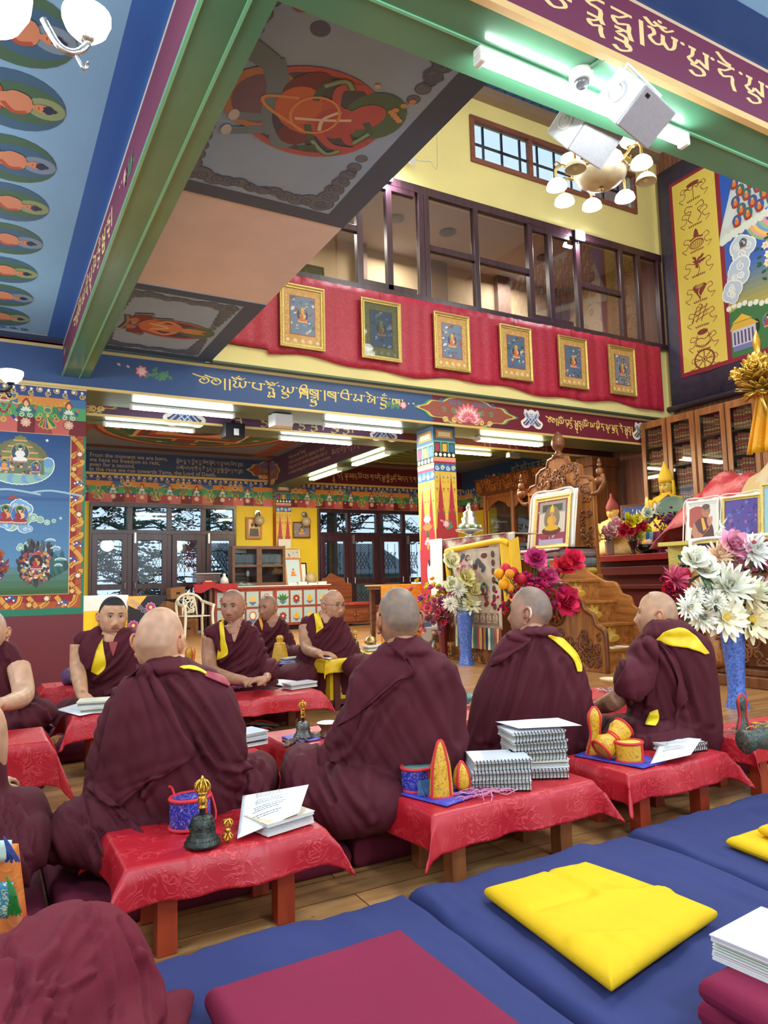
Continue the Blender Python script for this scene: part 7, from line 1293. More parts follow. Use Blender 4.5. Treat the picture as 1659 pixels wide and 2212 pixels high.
# ---- brocade table at the right with the photographs
t = thing('side_throne','carved throne table with brocade cover at the right edge','table',(5.9,3.6,0)); MB().box((0,-1.2,1.0),(.9,.95,1.28)).build('top',brocade('dark_cloud_brocade',(30,30,60),(206,170,100),7,.5,c3=(120,40,50),thin=.08),t,bev=.03)
MB().box((-.1,-1.2,0),(.9,.98,.1)).box((-.06,-1.2,.1),(.9,.95,.16)).box((.05,-1.2,.16),(.9,.9,1.0)).build('base',OAKD,t,bev=.012); lg = MB()
lg.tube(cat([(-.02,.86,.98),(-.1,.84,.8),(-.02,.8,.55),(-.04,.74,.3),(-.12,.7,.18)],6),[.09]*6+[.085]*6+[.075]*6+[.08]*7,12); l_ = lg.build('leg',OAK,t,smooth=1); relief(MB(),FX(-.06),-.92,.2,-.2,.95,60,12,.012,.07).build('carving',OAKD,t,smooth=1)
g = MB()
for i in range(60): g.color(cs[(i//5) % 7]); g.tube([(5.86,3.5-.9*i/60,.98),(5.85,3.5-.9*i/60,.3)],.007,4)
g.build('fringe',SATIN,t); tag(MB().tube(cat([(5.86,4.52,.5),(5.86,4.54,1.2),(5.9,4.5,1.31),(5.88,4.0,1.315),(5.88,2.6,1.31)],6),.018,7).build('white_scarf',SCARF,smooth=1),'white scarf along the edge of the brocade table','scarf'); tag(MB().box((6.2,2.5,1.29),(6.55,5.2,1.33)).box((6.35,4.55,.0),(6.9,5.2,1.3)).build('gold_cloth',brocade('gold_altar_cloth',(206,190,80),(226,214,130),24,.5,kind='all')),'gold cloth under the row of framed photos','cloth')
def praying(a,w_,h_):
    S_ = (176,116,92); a.rect(.03,.03,w_-.03,h_-.03,(210,212,214)); a.up(); a.ell(.12,.25,.14,.12,(160,70,60)); a.up(); a.poly(cat([(.05,.03),(.07,.16),(.16,.24),(.24,.24),(.31,.15),(.33,.03)],3,False)+[(.33,.03)],(80,30,40)); a.up(); a.poly([(.17,.24),(.2,.24),(.24,.12),(.2,.1)],(222,160,50)); a.poly([(.05,.1),(.09,.2),(.14,.1),(.2,.06),(.27,.12),(.28,.15),(.18,.03),(.09,.03)],S_); a.up()
    a.ell(.23,.31,.052,.065,S_,18); a.up(); a.ell(.228,.355,.048,.03,(86,74,70),14); a.ell(.18,.3,.012,.02,(160,100,80)); a.up(); a.ell(.285,.2,.022,.055,(190,130,104),12,-.2); a.ell(.262,.2,.018,.055,(180,120,96),12,.1); a.up()
    for s in (-1,1): a.ring(.235+s*.022,.315,.018,.012,.003,(60,50,50),12)
    a.line([(.215,.275),(.245,.275)],.005,(130,60,54)); a.line([(.21,.33),(.226,.334)],.005,(60,44,40)); a.line([(.242,.334),(.26,.33)],.005,(60,44,40))
leaning('framed_photo',6.55,5.12,1.34,.38,.42,'framed photo of a spectacled person with folded hands on the gold cloth',WPL,(206,206,206),[(200,200,206)],3,.12,-PI/2,praying,.03); scarf(bpy.data.objects[[o.name for o in C.objects if 'folded hands on the gold' in o.get('label','')][0]],.38,.42,.04,'white scarf around the photo of folded hands'); t = leaning('framed_picture',6.55,4.7,1.34,.42,.42,'framed violet and blue picture beside the photo of folded hands',GFR,(84,70,150),[(120,70,140),(60,60,130),(150,90,150),(90,110,180),(70,50,110)],13,.12,-PI/2); scarf(t,.42,.42,.04,'white scarf around the violet picture'); leaning('framed_photo',6.5,4.24,1.34,.42,.5,'gilt framed photo with an orange robe at the right edge',GFR,(150,190,210),[(160,190,206)],4,.1,-PI/2,figm((214,120,50)))
t = thing('ornament','white openwork bird ornament in front of the violet picture','ornament',(6.36,4.55,1.33)); MB().lathe([(.07,0),(.06,.02),(.03,.08),(.015,.12)],(0,0,0),12).tube(cat([(0,-.02,.1),(0,.01,.14),(0,.02,.19)],3),[.022,.02,.02,.016,.012,.008,.004],7).tube([(0,0,.13),(0,-.06,.2)],[.014,.003],6).build('bird',WPL,t,smooth=1)
for i in range(5): MB().tube([(.0+.06*mc(u+i),.06*ms(u+i),.04+.03*ms(2*u)) for u in [k*.5 for k in range(6)]],.006,5).build('scroll',WPL,t)
def mound(cy,z0,wy,hz,m,lab,x0): return tag(MB().grid(lambda u,v: (x0+.9*v,cy+wy*(u-.5)*(1-.15*v),z0+hz*max(0,ms(PI*min(1,u*1.02)))**.55*ms(PI*(.08+.6*v))**.8*(1+.05*ms(u*25))),40,16).build('brocade_cover',m,smooth=1,solid=.01),lab,'cloth')
mound(5.25,1.3,1.5,.85,brocade('red_flower_brocade',(176,40,50),(220,170,160),8,.5,c3=(206,110,110),thin=.1),'red flowered brocade mounded behind the photos',7.0); mound(4.5,1.32,1.9,.98,brocade('pale_gold_medallion_brocade',(196,170,116),(150,90,60),8,.5,c3=(206,186,150)),'pale gold medallion brocade mounded behind the photos',7.05)
t = thing('offering_ornament','gilded lotus spray ornament rising before the bookcases','ornament',(6.95,4.42,2.86)); g = MB(); q = RR(4); g.tube([(.08,-.1,-.5),(.03,0,-.1),(0,0,.1)],.022,8).ball((0,0,.0),.05,10,8).lathe([(.015,.3),(.035,.42),(.045,.5),(.03,.57),(.004,.64)],(0,0,0),14)
bloom(g,(0,0,.1),(-.1,0,1),.25,'peony',(200,160,70),q); bloom(g,(0,0,.0),(0,0,1),.24,'daisy',(200,160,70),q); bloom(g,(0,0,.2),(-.1,0,1),.2,'rose',(200,160,70),q)
for i in range(9): a_ = i*.7; bloom(g,(.19*mc(a_),.19*ms(a_),.14+.05*(i % 2)),(mc(a_),ms(a_),.6),.09,'rose',(200,160,70),q)
for i in range(8): a_ = i*.78; petal3(g,(0,0,-.04),(mc(a_)*.7,ms(a_)*.7,.35),(0,0,-1),.26,.12,.5)
g.build('spray',GILD,t,smooth=1,solid=.006)
tag(MB().grid(lambda u,v: (7.0+.05*ms(u*22)*(.4+.6*v),4.66-.5*u-.2*(1-v)*(1-u),2.98-.75*v+.1*u*(1-v)),40,12).build('yellow_drape',brocade('marigold_silk',(226,160,20),(240,196,60),14,.5),smooth=1,solid=.008),'marigold silk drape hanging before the bookcases at the right edge','cloth')
t = thing('stand','wooden lectern pedestal behind the mounded brocades','stand',(7.6,4.5,0)); MB().box((-.5,-1.0,0),(.4,1.2,1.3)).build('body',REDD,t); MB().lathe([(.03,1.3),(.025,2.95)],(-.5,-.2,0),10).build('post',OAKD,t)
# ---- back of the hall
t = thing('painted_cabinet','long red cabinet with painted offering panels under the glass bookcase','cabinet',(4.2,14.8,0)); MB().box((0,0,.1),(2.6,.5,.95)).box((-.03,-.03,.9),(2.63,.53,.95)).build('carcass',mat('worn_red_cabinet_paint',(150,58,44),.5,0,.2,14),t,bev=.008); MB().box((.04,.04,0),(2.56,.46,.1)).build('plinth',IRON,t); MB().box((-.04,-.04,.95),(2.64,.54,.97)).build('top_cloth',SCARF,t)
k = 0
for i in range(8):
    for j in range(2):
        x0 = .05+.315*i+.05*(i//4); z0 = .16+.37*j; d = MB().box((x0,-.012,z0),(x0+.27,0,z0+.32)).build('panel',mat('pale_blue_panel',(168,190,190),.5) if 'pale_blue_panel' not in BM else BM['pale_blue_panel'],t); a = Art((V((x0+.135,-.012,z0+.05)),V((1,0,0)),V((0,0,1)),V((0,-1,0)))); v = (i*2+j*3) % 5
        a.ell(0,.05,.08,.05,(90,110,150),14,0,PI,2*PI); a.rect(-.03,-.02,.03,.01,(90,110,150)); a.up()
        if v == 0: [a.ell(0,.06+.03*m_,.075-.02*m_,.03,(226,160,40)) for m_ in range(4)]
        elif v == 1: [a.petal(0,.05,PI*(.2+.15*m_),.17,.05,(50,110,60)) for m_ in range(5)]
        elif v == 2: a.poly([(-.08,.06),(0,.2),(.08,.06)],(236,180,90))
        elif v == 3: a.flower(0,.1,.09,(150,40,50),n=8)
        else: a.ell(0,.13,.07,.08,(236,226,200)); a.ring(0,.13,.08,.09,.02,(190,60,50))
        a.build('panel_painting',d)
t = thing('glass_bookcase','small brown glass-fronted bookcase standing on the painted cabinet','bookcase',(4.62,14.95,.97)); DW = wood('dark_brown_case',(84,54,42),(116,78,58),.4,0,1); MB().box((0,0,0),(1.2,.3,.04)).box((0,0,.82),(1.2,.3,.86)).box((0,0,0),(.03,.3,.86)).box((1.17,0,0),(1.2,.3,.86)).box((0,.27,0),(1.2,.3,.86)).box((.03,.02,.42),(1.17,.28,.44)).build('carcass',DW,t,bev=.004)
for s in range(2): x0 = .6*s; d = MB().box((x0,-.02,0),(x0+.06,0,.86)).box((x0+.54,-.02,0),(x0+.6,0,.86)).box((x0,-.02,0),(x0+.6,0,.07)).box((x0,-.02,.79),(x0+.6,0,.86)).box((x0,-.02,.4),(x0+.6,0,.45)).build('door',DW,t,bev=.004); MB().box((x0+.05,-.012,.06),(x0+.55,-.008,.8)).build('pane',GLASS,d); MB().ball((x0+(.56 if s == 0 else .04),-.035,.44),.015,8,6).build('knob',BRASS,d)
B0 = None
for i in range(34):
    x = 4.69+.0305*i+(.12 if i > 16 else 0)
    if x > 5.76: break
    c = (x,15.05,1.41)
    if B0 is None: B0 = MB().color((176,172,168)).box((-.012,0,0),(.012,.14,.26)).color((120,116,112)).box((-.013,-.001,.04),(.013,.0,.07)).build('book',PRINT,loc=c); tag(B0,'thin grey-spined book in the upright row of the glass bookcase','book','grey books in the glass bookcase')
    else: o = dup(B0,loc=c); o.scale = (1,1,.9+.1*((i*7) % 5)/5)
for i in range(3): tag(MB().color((190+10*i,190,180)).box((4.72,15.02,1.683+.026*i),(4.96,15.18,1.706+.026*i)).build('book',PRINT),('lowest','middle','topmost')[i]+' of the flat books lying over the grey row in the glass bookcase','book')
tag(MB().color((236,232,224)).ball((5.0,15.05,1.24),.05,10,8,(.8,.3,1.3)).build('figurine',PRINT,smooth=1),'small white oval figurine on the lower shelf of the glass bookcase','figurine')
OF = mat('orange_tan_frame',(190,130,80),.5)
leaning('framed_picture',5.17,15.64,2.03,.37,.5,'framed picture of two dark figures on the yellow wall left of the pillar',OF,(226,186,120),[(206,150,90)],1,.02,0,lambda a,w_,h_: (a.poly(cat([(.07,.06),(.09,.24),(.14,.3),(.18,.26),(.23,.3),(.28,.24),(.3,.06)],3),(60,50,44)),a.circ(.14,.32,.035,(50,40,36)),a.circ(.23,.32,.035,(50,40,36)),a.rect(.1,.24,.27,.27,(236,180,90))),.06)
leaning('framed_picture',6.3,15.64,2.06,.44,.38,'small framed mandala picture on the yellow wall right of the pillar',WOODF,(150,130,130),[(190,170,170),(110,90,110),(170,120,110)],2,.02,0,figm((200,150,80)),.03)
leaning('framed_photo',5.87,15.46,1.62,.3,.4,'white framed photo of a person in orange on the back pillar',WPL,(226,216,200),[(230,222,206)],3,.02,0,figm((214,100,50),seat=False,rim=None,halo=None,aura=(226,216,200)),.03)
leaning('framed_photo',5.9,15.1,.97,.4,.62,'framed photo of a person in orange leaning on the painted cabinet',OF,(190,210,220),[(200,214,220)],4,.2,0,figm((220,120,50),seat=False,rim=None,halo=None,aura=(190,206,216)),.04); leaning('framed_photo',5.95,15.25,.97,.4,.85,'taller framed photo standing behind the orange-robed photo',GFR,(200,196,190),[(90,86,84),(150,140,130)],5,.12,0,None,.05); leaning('framed_photo',6.2,15.2,.97,.26,.5,'narrow dark-edged frame behind the orange-robed photo',BLKF,(236,232,226),[(236,232,226)],6,.12,0,None,.03)
tag(MB().ball((6.5,15.1,1.1),.13,14,10).lathe([(.08,0),(.06,.03)],(6.5,15.1,.97),14).build('globe',mat('tan_globe',(186,160,120),.5),smooth=1),'tan ball ornament on the right end of the painted cabinet','ornament')
for i in range(4): tag(MB().color((236,234,228)).box((5.85+.24*i,14.84,.97),(6.05+.24*i,15.0,1.01+.02*(i % 2))).build('book',PRINT),('first','second','third','fourth')[i]+' small white book from the left on the painted cabinet edge','book')
tag(MB().grid(lambda u,v: (4.55+.6*u,14.8+.2*v,.98+.06*ms(u*PI)*ms(v*PI)*(1+.3*ms(u*20))),24,8).build('folded_cloth',mat('grey_blue_cloth',(120,140,150),.8,0,.2,20),smooth=1),'crumpled grey-blue cloth on the painted cabinet','cloth')
tag(MB().box((3.75,14.7,1.02),(4.65,15.3,1.035)).grid(lambda u,v: (3.74+.92*u,14.69-.01*ms(u*25),1.03-(.13+.05*ms(u*11))*v),30,5).build('red_cloth',mat('red_table_cloth',(170,30,44),.6),smooth=False),'red cloth on the small table left of the bookcase','cloth'); t = thing('side_table','small table under the red cloth left of the painted cabinet','table',(4.2-.3,15.0,0)); MB().box((-.12,-.25,.98),(.28,.25,1.02)).build('top',DW,t); [MB().box((x,y,0),(x+.05,y+.05,.98)).build('leg',DW,t) for x in (-.1,.2) for y in (-.2,.2)]
t = thing('storage_box','clear plastic storage box on the red cloth','box',(4.1,15.05,1.035)); MB().box((-.26,-.15,0),(.26,.15,.2)).build('tub',glass('clear_plastic',(206,206,206),.5,.2),t,bev=.01); MB().box((-.28,-.17,.2),(.28,.17,.23)).build('lid',mat('grey_plastic_lid',(170,170,170),.4),t,bev=.01)
tag(MB().color((190,30,40)).box((3.95,14.75,1.035),(4.2,14.88,1.08)).color((230,220,200)).box((4.0,14.76,1.08),(4.14,14.86,1.1)).color((60,110,60)).ball((4.2,14.8,1.08),.04,8,6).build('parcel',PRINT),'red and white packets before the plastic box','parcel'); tag(MB().lathe([(.1,0),(.08,.1),(.03,.16),(.035,.2),(.01,.22)],(4.42,14.85,1.035),12).build('wrapped_parcel',mat('white_plastic_bag',(230,228,222),.4),smooth=1),'white tied plastic bag on the red cloth','bag')
t = thing('bench','carved wooden bench with a lotus-arched back and red cushion by the right window','bench',(6.75,14.85,0)); ba = [(-.15,.3),(-.15,.95),(-.05,1.0),(.05,.99),(.1,1.1),(.2,1.12),(.3,1.22),(.42,1.17),(.54,1.12),(.64,1.1),(.7,.98),(.82,.98),(.85,.9),(.85,.3)]; RW = wood('reddish_bench_wood',(110,56,36),(156,88,58),.35,0,1)
MB().prism(cat(ba[1:-1],3)+[ba[-1],ba[0]],.04,(V((0,.42,0)),V((1,0,0)),V((0,0,1)),V((0,-1,0)))).build('backrest',RW,t,bev=.005); MB().box((-.15,0,.42),(1.15,.42,.46)).box((-.13,.02,.05),(1.13,.4,.42)).build('seat_box',RW,t,bev=.005)
for s in range(2): d = MB().box((.42+.34*s,-.01,.1),(.73+.34*s,.02,.38)).box((.46+.34*s,-.02,.14),(.69+.34*s,-.01,.34)).build('door',RW,t,bev=.006); MB().ball((.7+.08*s,-.03,.25),.02,8,6).build('knob',BRASS,d)
tag(MB().box((6.65,14.8,.46),(7.9,15.25,.54)).build('bench_cushion',brocade('red_figured_cushion',(160,50,46),(200,110,90),18,.6),bev=.03),'long red patterned cushion on the wooden bench','cushion'); t = thing('stool','plain wooden stool right of the bench','stool',(8.15,15.0,0)); MB().box((-.15,-.2,.4),(.5,.2,.45)).build('top',RW,t); [MB().box((x,y,0),(x+.06,y+.06,.4)).build('leg',RW,t) for x in (-.14,.4) for y in (-.18,.12)]
# plastic chair
CHW = mat('ivory_plastic',(236,226,204),.35); t = thing('plastic_chair','ivory plastic armchair before the stacked boxes','chair',(3.62,14.15,0),.12)
MB().grid(lambda u,v: (-.23+.46*u,-.23+.46*v,.43-.02*ms(PI*u)*ms(PI*v)),12,12).build('seat',CHW,t,smooth=1,solid=.02)
for s in (-1,1): MB().tube(cat([(s*.3,-.26,0),(s*.27,-.24,.42),(s*.29,-.24,.62)],4),.028,8).build('leg',CHW,t,smooth=1); MB().tube(cat([(s*.28,.3,0),(s*.24,.24,.42)],4),.028,8).build('leg',CHW,t,smooth=1); MB().tube(cat([(s*.29,-.26,.62),(s*.3,0,.65),(s*.25,.24,.7)],5),.03,8).build('armrest',CHW,t,smooth=1)
g = MB().tube(cat([(-.26,.24,.42),(-.27,.27,.66),(-.17,.31,.8),(0,.32,.85),(.17,.31,.8),(.27,.27,.66),(.26,.24,.42)],5),.026,8).tube(cat([(-.15,.25,.43),(-.13,.29,.65),(-.1,.31,.8)],4),.016,6).tube(cat([(.15,.25,.43),(.13,.29,.65),(.1,.31,.8)],4),.016,6)
relief(g,(V((0,.29,.45)),V((1,0,0)),V((0,.1,1)),V((0,-1,0))),-.11,.03,.11,.34,16,3,.01,.07); g.build('backrest',CHW,t,smooth=1)
CARD = mat('brown_cardboard',(150,104,66),.85,0,.08,6)
for i,(x,y,z,w_,d_,h,rz,ry,lab) in enumerate(((3.2,14.75,0,.42,.36,.36,.1,0,'cardboard box on the floor, lowest left of the pile behind the plastic chair'),(3.64,14.8,0,.38,.36,.34,-.1,0,'cardboard box on the floor, lowest right of the pile behind the plastic chair'),(3.3,14.78,.37,.46,.36,.3,.2,.25,'tilted cardboard box in the middle of the pile'),(3.42,14.8,.76,.3,.28,.22,.1,-.1,'small cardboard box on top of the pile'))):
    t = thing('cardboard_box',lab,'box',(x,y,z)); MB().cbox((0,0,0),(w_,d_,h)).build('box',CARD,t,bev=.004); MB().cbox((0,0,h),(w_*.5,d_,.004)).build('flap',CARD,t); MB().cbox((.0,-d_/2-.001,h*.4),(.08,.004,.04)).build('hand_hole',IRON,t); t.rotation_euler = (0,ry,rz)
t = thing('low_table','table with white and yellow cloths beside the mural wall','table',(1.75,10.5,0)); MB().box((-.6,0,0),(.45,.6,.88)).build('frame',DW,t)
tag(MB().box((1.12,10.46,.88),(1.75,11.1,.9)).grid(lambda u,v: (1.12+.64*u,10.45,.9-.26*v),10,4).build('white_cloth',SCARF),'white cloth on the table beside the mural wall','cloth'); tag(MB().grid(lambda u,v: (1.12+1.15*u,10.43-.008*ms(u*30),.7-.685*v),30,6).build('yellow_cloth',YS,smooth=1),'yellow cloth hanging from the table beside the mural wall','cloth')
a = Art(FY(10.41)); a.poly([(1.75,.88),(2.3,.88),(1.75,.28)],(24,20,30)); a.up(); a.poly([(1.75,.88),(2.0,.88),(1.86,.7),(1.75,.76)],(206,160,70)); a.up(); [a.flower(x,y,.075,(150,50,100),n=9,edge=(206,130,170)) for x,y in ((2.05,.72),(1.82,.48))]; [a.curl(1.8+.05*i,.8-.04*i,.04,(140,130,150),.01) for i in range(8)]
tag(a.build('brocade_corner',m=SATIN),'dark flowered brocade corner hanging over the yellow cloth','cloth')
drape('orange_cloth',brocade('orange_gold_brocade',(226,140,30),(240,180,80),16,.5,kind='all'),8.55,8.5,9.6,.0,.96,'orange brocade cloth over the table behind the middle person','cloth',.01,3).matrix_world = Matrix.Translation((5.0-8.95+.28,17.6,0))@Matrix.Rotation(-PI/2,4,'Z')@Matrix.Identity(4) if 0 else Matrix.Identity(4)
o = bpy.data.objects['orange_cloth']; bpy.data.meshes.remove(o.data)
tag(MB().grid(lambda u,v: (4.95+.95*u,9.0-.01*ms(u*22)*v,.95-.93*v),40,8).box((4.95,9.0,.93),(5.9,9.5,.95)).build('orange_cloth',BM['orange_gold_brocade'],smooth=False,solid=.004),'orange brocade cloth covering the table left of the pillar','cloth'); t = thing('covered_table','table hidden under the orange brocade cloth','table',(5.42,9.27,0)); MB().box((-.44,-.22,.88),(.44,.22,.925)).build('top',DW,t); [MB().box((x-.03,y-.03,0),(x+.03,y+.03,.88)).build('leg',DW,t) for x in (-.38,.38) for y in (-.17,.17)]
# carved glass cabinet along the bay's right wall, tall dark cupboard
t = thing('carved_cabinet','carved glass-fronted cabinet with a wide scalloped cornice in the right bay','cabinet',(10.6,12.4,0)); CWD = wood('orange_carved_wood',(150,84,40),(196,124,66),.4,2,1); MB().box((.05,-1.9,0),(.55,1.6,1.1)).box((.05,-1.9,2.9),(.55,1.6,3.1)).box((.4,-1.9,1.1),(.55,1.6,2.9)).build('carcass',CWD,t,bev=.01)
g = MB().prism([(-1.65,3.0),(-1.85,3.42),(2.15,3.42),(1.95,3.0)],.12,(V((.05,0,0)),V((0,-1,0)),V((0,0,1)),V((-1,0,0)))); g.build('cornice',OAKD,t,bev=.01); relief(MB(),FX(-.075),-1.75,3.08,2.05,3.38,130,3,.014,.09).build('cornice_carving',CWD,t,smooth=1)
for y in (1.55,.52,-.5,-1.5): MB().lathe([(.05,1.0),(.05,2.95)],(.02,y,0),12).lathe([(.06,2.95),(.065,3.05),(.02,3.1)],(.02,y,0),12).build('post',CWD,t)
for y0 in (.57,-.45,-1.45):
    s_ = [(.0,2.9),(.0,2.62),(.1,2.66),(.2,2.76),(.45,2.84),(.7,2.76),(.8,2.66),(.9,2.62),(.9,2.9)]; MB().prism([(-y0-.9+p[0] if 0 else -(y0+.9)+p[0],p[1]) for p in s_],.03,(V((.03,0,0)),V((0,-1,0)),V((0,0,1)),V((-1,0,0)))).build('arch',CWD,t); MB().box((.06,y0,1.1),(.065,y0+.9,2.9)).build('pane',GLASS,t)
for i,(y,z) in enumerate(((12.75,1.9),(12.8,1.2),(13.3,1.2))): t2 = thing('statuette',('gilt statuette on the upper shelf of the carved cabinet','gilt statuette low in the carved cabinet, right of its twin','gilt statuette low in the carved cabinet, left of its twin')[i],'statue',(10.8,y,z)); MB().lathe([(.1,0),(.11,.04),(.06,.1),(.07,.18),(.03,.22),(.045,.28),(.03,.33),(.004,.4)],(0,0,0),14).build('figure',GILD,t2,smooth=1); MB().cbox((0,0,-.03),(.24,.24,.03)).build('shelf',CWD,t2)
t = thing('cupboard','tall dark carved cupboard standing behind the throne','cupboard',(9.4,9.2,0)); MB().box((0,0,0),(.62,.35,2.95)).build('carcass',OAKD,t,bev=.01); MB().box((-.04,-.04,2.95),(.66,.36,3.12)).build('cornice',OAKD,t,bev=.01); [MB().box((.04+.28*s,-.015,.1),(.3+.28*s,0,2.7)).build('door',OAKD,t,bev=.01) for s in range(2)]
# ================================================================ MATS, LOW TABLES AND WHAT LIES ON THEM
def pad(name,Q,z0,h,m,lab,catg,grp=None,rnd=.03,wr=.006,seed=1,crease=(),n=34,puff=.0):
    # stuffed mat or cushion on a four-cornered plan: rounded edges, seam, soft creases
    Q = [V((p[0],p[1],0)) for p in Q]; q = RR(seed); L_ = ((Q[1]-Q[0]).length+(Q[2]-Q[3]).length)/2; W_ = ((Q[3]-Q[0]).length+(Q[2]-Q[1]).length)/2; mb = MB(); o = V((q.random()*9,q.random()*9,0))
    def ease(u,l): # more points towards the rim
        return .5-.5*math.copysign(abs(mc(PI*u))**.8,mc(PI*u))
    for side in (1,-1):
        def fn(i,j):
            u,v = ease(i,L_),ease(j,W_); p = Q[0]*(1-u)*(1-v)+Q[1]*u*(1-v)+Q[2]*u*v+Q[3]*(1-u)*v; e = min(min(u,1-u)*L_,min(v,1-v)*W_); t = max(0,1-e/rnd); k = math.sqrt(max(0,1-t*t))
            zz = h/2+side*h/2*k
            if side > 0 and k > .3:
                zz += wr*(noise.noise(V((p.x*9,p.y*3,0))+o)+.5*noise.noise(V((p.x*26,p.y*9,1))+o))*k+puff*ms(PI*u)*ms(PI*v)
                for a,b,w2,am in crease: d_,_ = seg_dist((u,v),a,b); zz += am*math.exp(-(d_/w2)**2)
            return (p.x,p.y,z0+zz)
        mb.grid(fn,n,n)
    return tag(mb.build(name,m,smooth=1),lab,catg,grp)
BLUEM = mat('navy_cotton_mat',(52,58,104),.85,0,.06,3,.12,240,spec=.25); MARM = mat('maroon_cotton_mat',(100,28,48),.85,0,.06,3,.12,240,spec=.25); MARC = mat('wine_cotton_cushion',(128,30,60),.85,0,.05,3,.12,240,spec=.25); YELC = mat('yellow_cotton_cushion',(232,184,16),.75,0,.05,4,.12,240,spec=.3)
pad('mat',[(.02,.3),(1.08,.3),(1.115,1.92),(.05,1.93)],0,.09,BLUEM,'navy mat under the wine-red cushion, left of the three','mat','navy floor mats',.03,.012,1,n=60); pad('mat',[(1.09,.1),(1.98,.1),(2.03,1.92),(1.125,1.93)],0,.09,BLUEM,'navy mat under the big yellow cushion','mat','navy floor mats',.03,.014,2,n=60); pad('mat',[(1.99,.1),(3.0,.1),(3.0,1.95),(2.04,1.93)],0,.09,BLUEM,'navy mat at the right with the pair of yellow cushions','mat','navy floor mats',.03,.012,3,n=60)
pad('cushion',[(1.2,1.2),(1.69,1.3),(1.63,1.71),(1.26,1.73)],.09,.055,YELC,'big creased yellow cushion on the middle navy mat','cushion',None,.05,.006,4,[((.1,.62),(.52,.55),.022,-.012),((.52,.55),(.58,.97),.02,-.011),((.55,.5),(.96,.3),.03,.009),((.7,.62),(.8,.4),.016,-.008),((.05,.3),(.4,.1),.03,.008),((.2,.2),(.25,.05),.02,-.008)],70,.006)
pad('cushion',[(2.13,1.25),(2.6,1.25),(2.6,1.62),(2.17,1.62)],.09,.045,YELC,'lower of two yellow cushions at the right edge','cushion',None,.04,.005,5,n=26); pad('cushion',[(2.2,1.2),(2.66,1.2),(2.66,1.56),(2.24,1.55)],.135,.045,YELC,'upper of two yellow cushions at the right edge','cushion',None,.04,.006,6,n=26)
pad('cushion',[(.42,1.1),(.93,1.12),(.92,1.61),(.43,1.6)],.09,.07,MARC,'smooth wine-red cushion on the left navy mat','cushion',None,.03,.003,7); pad('cushion',[(1.26,.6),(1.75,.6),(1.75,1.06),(1.27,1.04)],.09,.07,MARC,'lower wine-red cushion in the bottom right corner','cushion',None,.03,.004,8,n=24); pad('cushion',[(1.22,.56),(1.8,.56),(1.78,1.04),(1.24,1.01)],.16,.06,MARC,'upper wine-red cushion in the bottom right corner under a spiral book','cushion',None,.03,.003,9,n=24)
for i,(x0,x1,lab) in enumerate(((-.75,.19,'maroon mat at the left under the neighbour with the bare arm'),(.2,1.14,'maroon mat under the broad bald person'),(1.15,2.0,'maroon mat under the grey-stubbled person'),(2.01,2.62,'maroon mat under the person with the hearing aid'),(2.63,3.5,'maroon mat under the bald person at the right'))): pad('mat',[(x0,2.33),(x1,2.33),(x1,3.12),(x0,3.12)],0,.1,MARM,lab,'mat','maroon floor mats',.03,.006,20+i,n=26)
pad('mat',[(1.1,2.36),(1.6,2.36),(1.6,2.8),(1.1,2.8)],.1,.05,MARM,'thin maroon cushion at the back of the grey-stubbled person','mat',None,.03,.005,30,n=20); pad('cushion',[(1.35,2.3),(1.6,2.28),(1.62,2.36),(1.36,2.38)],.15,.03,YELC,'sliver of a yellow cushion behind the table with stacked books','cushion',None,.02,.003,31,n=16)
for i,(x0,x1,y0,y1,lab) in enumerate(((-.75,.3,4.05,4.75,'maroon mat under the white-stubbled elder'),(.4,1.15,4.6,5.4,'maroon mat under the young person with the moustache'),(1.2,2.05,5.0,5.8,'maroon mat under the solemn bald person'),(1.75,2.75,6.0,6.8,'maroon mat under the older person at the back'),(2.1,3.0,5.7,6.3,'maroon mat under the elder with spectacles'))): pad('mat',[(x0,y0),(x1,y0),(x1,y1),(x0,y1)],0,.12,MARM,lab,'mat','maroon floor mats',.03,.006,40+i,n=16)
tag(MB().grid(lambda u,v: (.0+.5*u,5.2+.9*v,.1+.05*noise.noise(V((u*5,v*7,0)))+.05*ms(u*PI)),26,26).build('crumpled_robe',mat('rose_brown_cloth',(126,52,62),.85,0,.1,8),smooth=1),'crumpled rose-brown cloth on the floor by the mural wall','cloth'); pad('mat',[(-.6,5.15),(.55,5.15),(.6,6.3),(-.5,6.3)],0,.08,mat('dark_slate_mat',(40,42,56),.8),'dark slate mat under the crumpled cloth','mat',None,.03,.005,50,n=14)
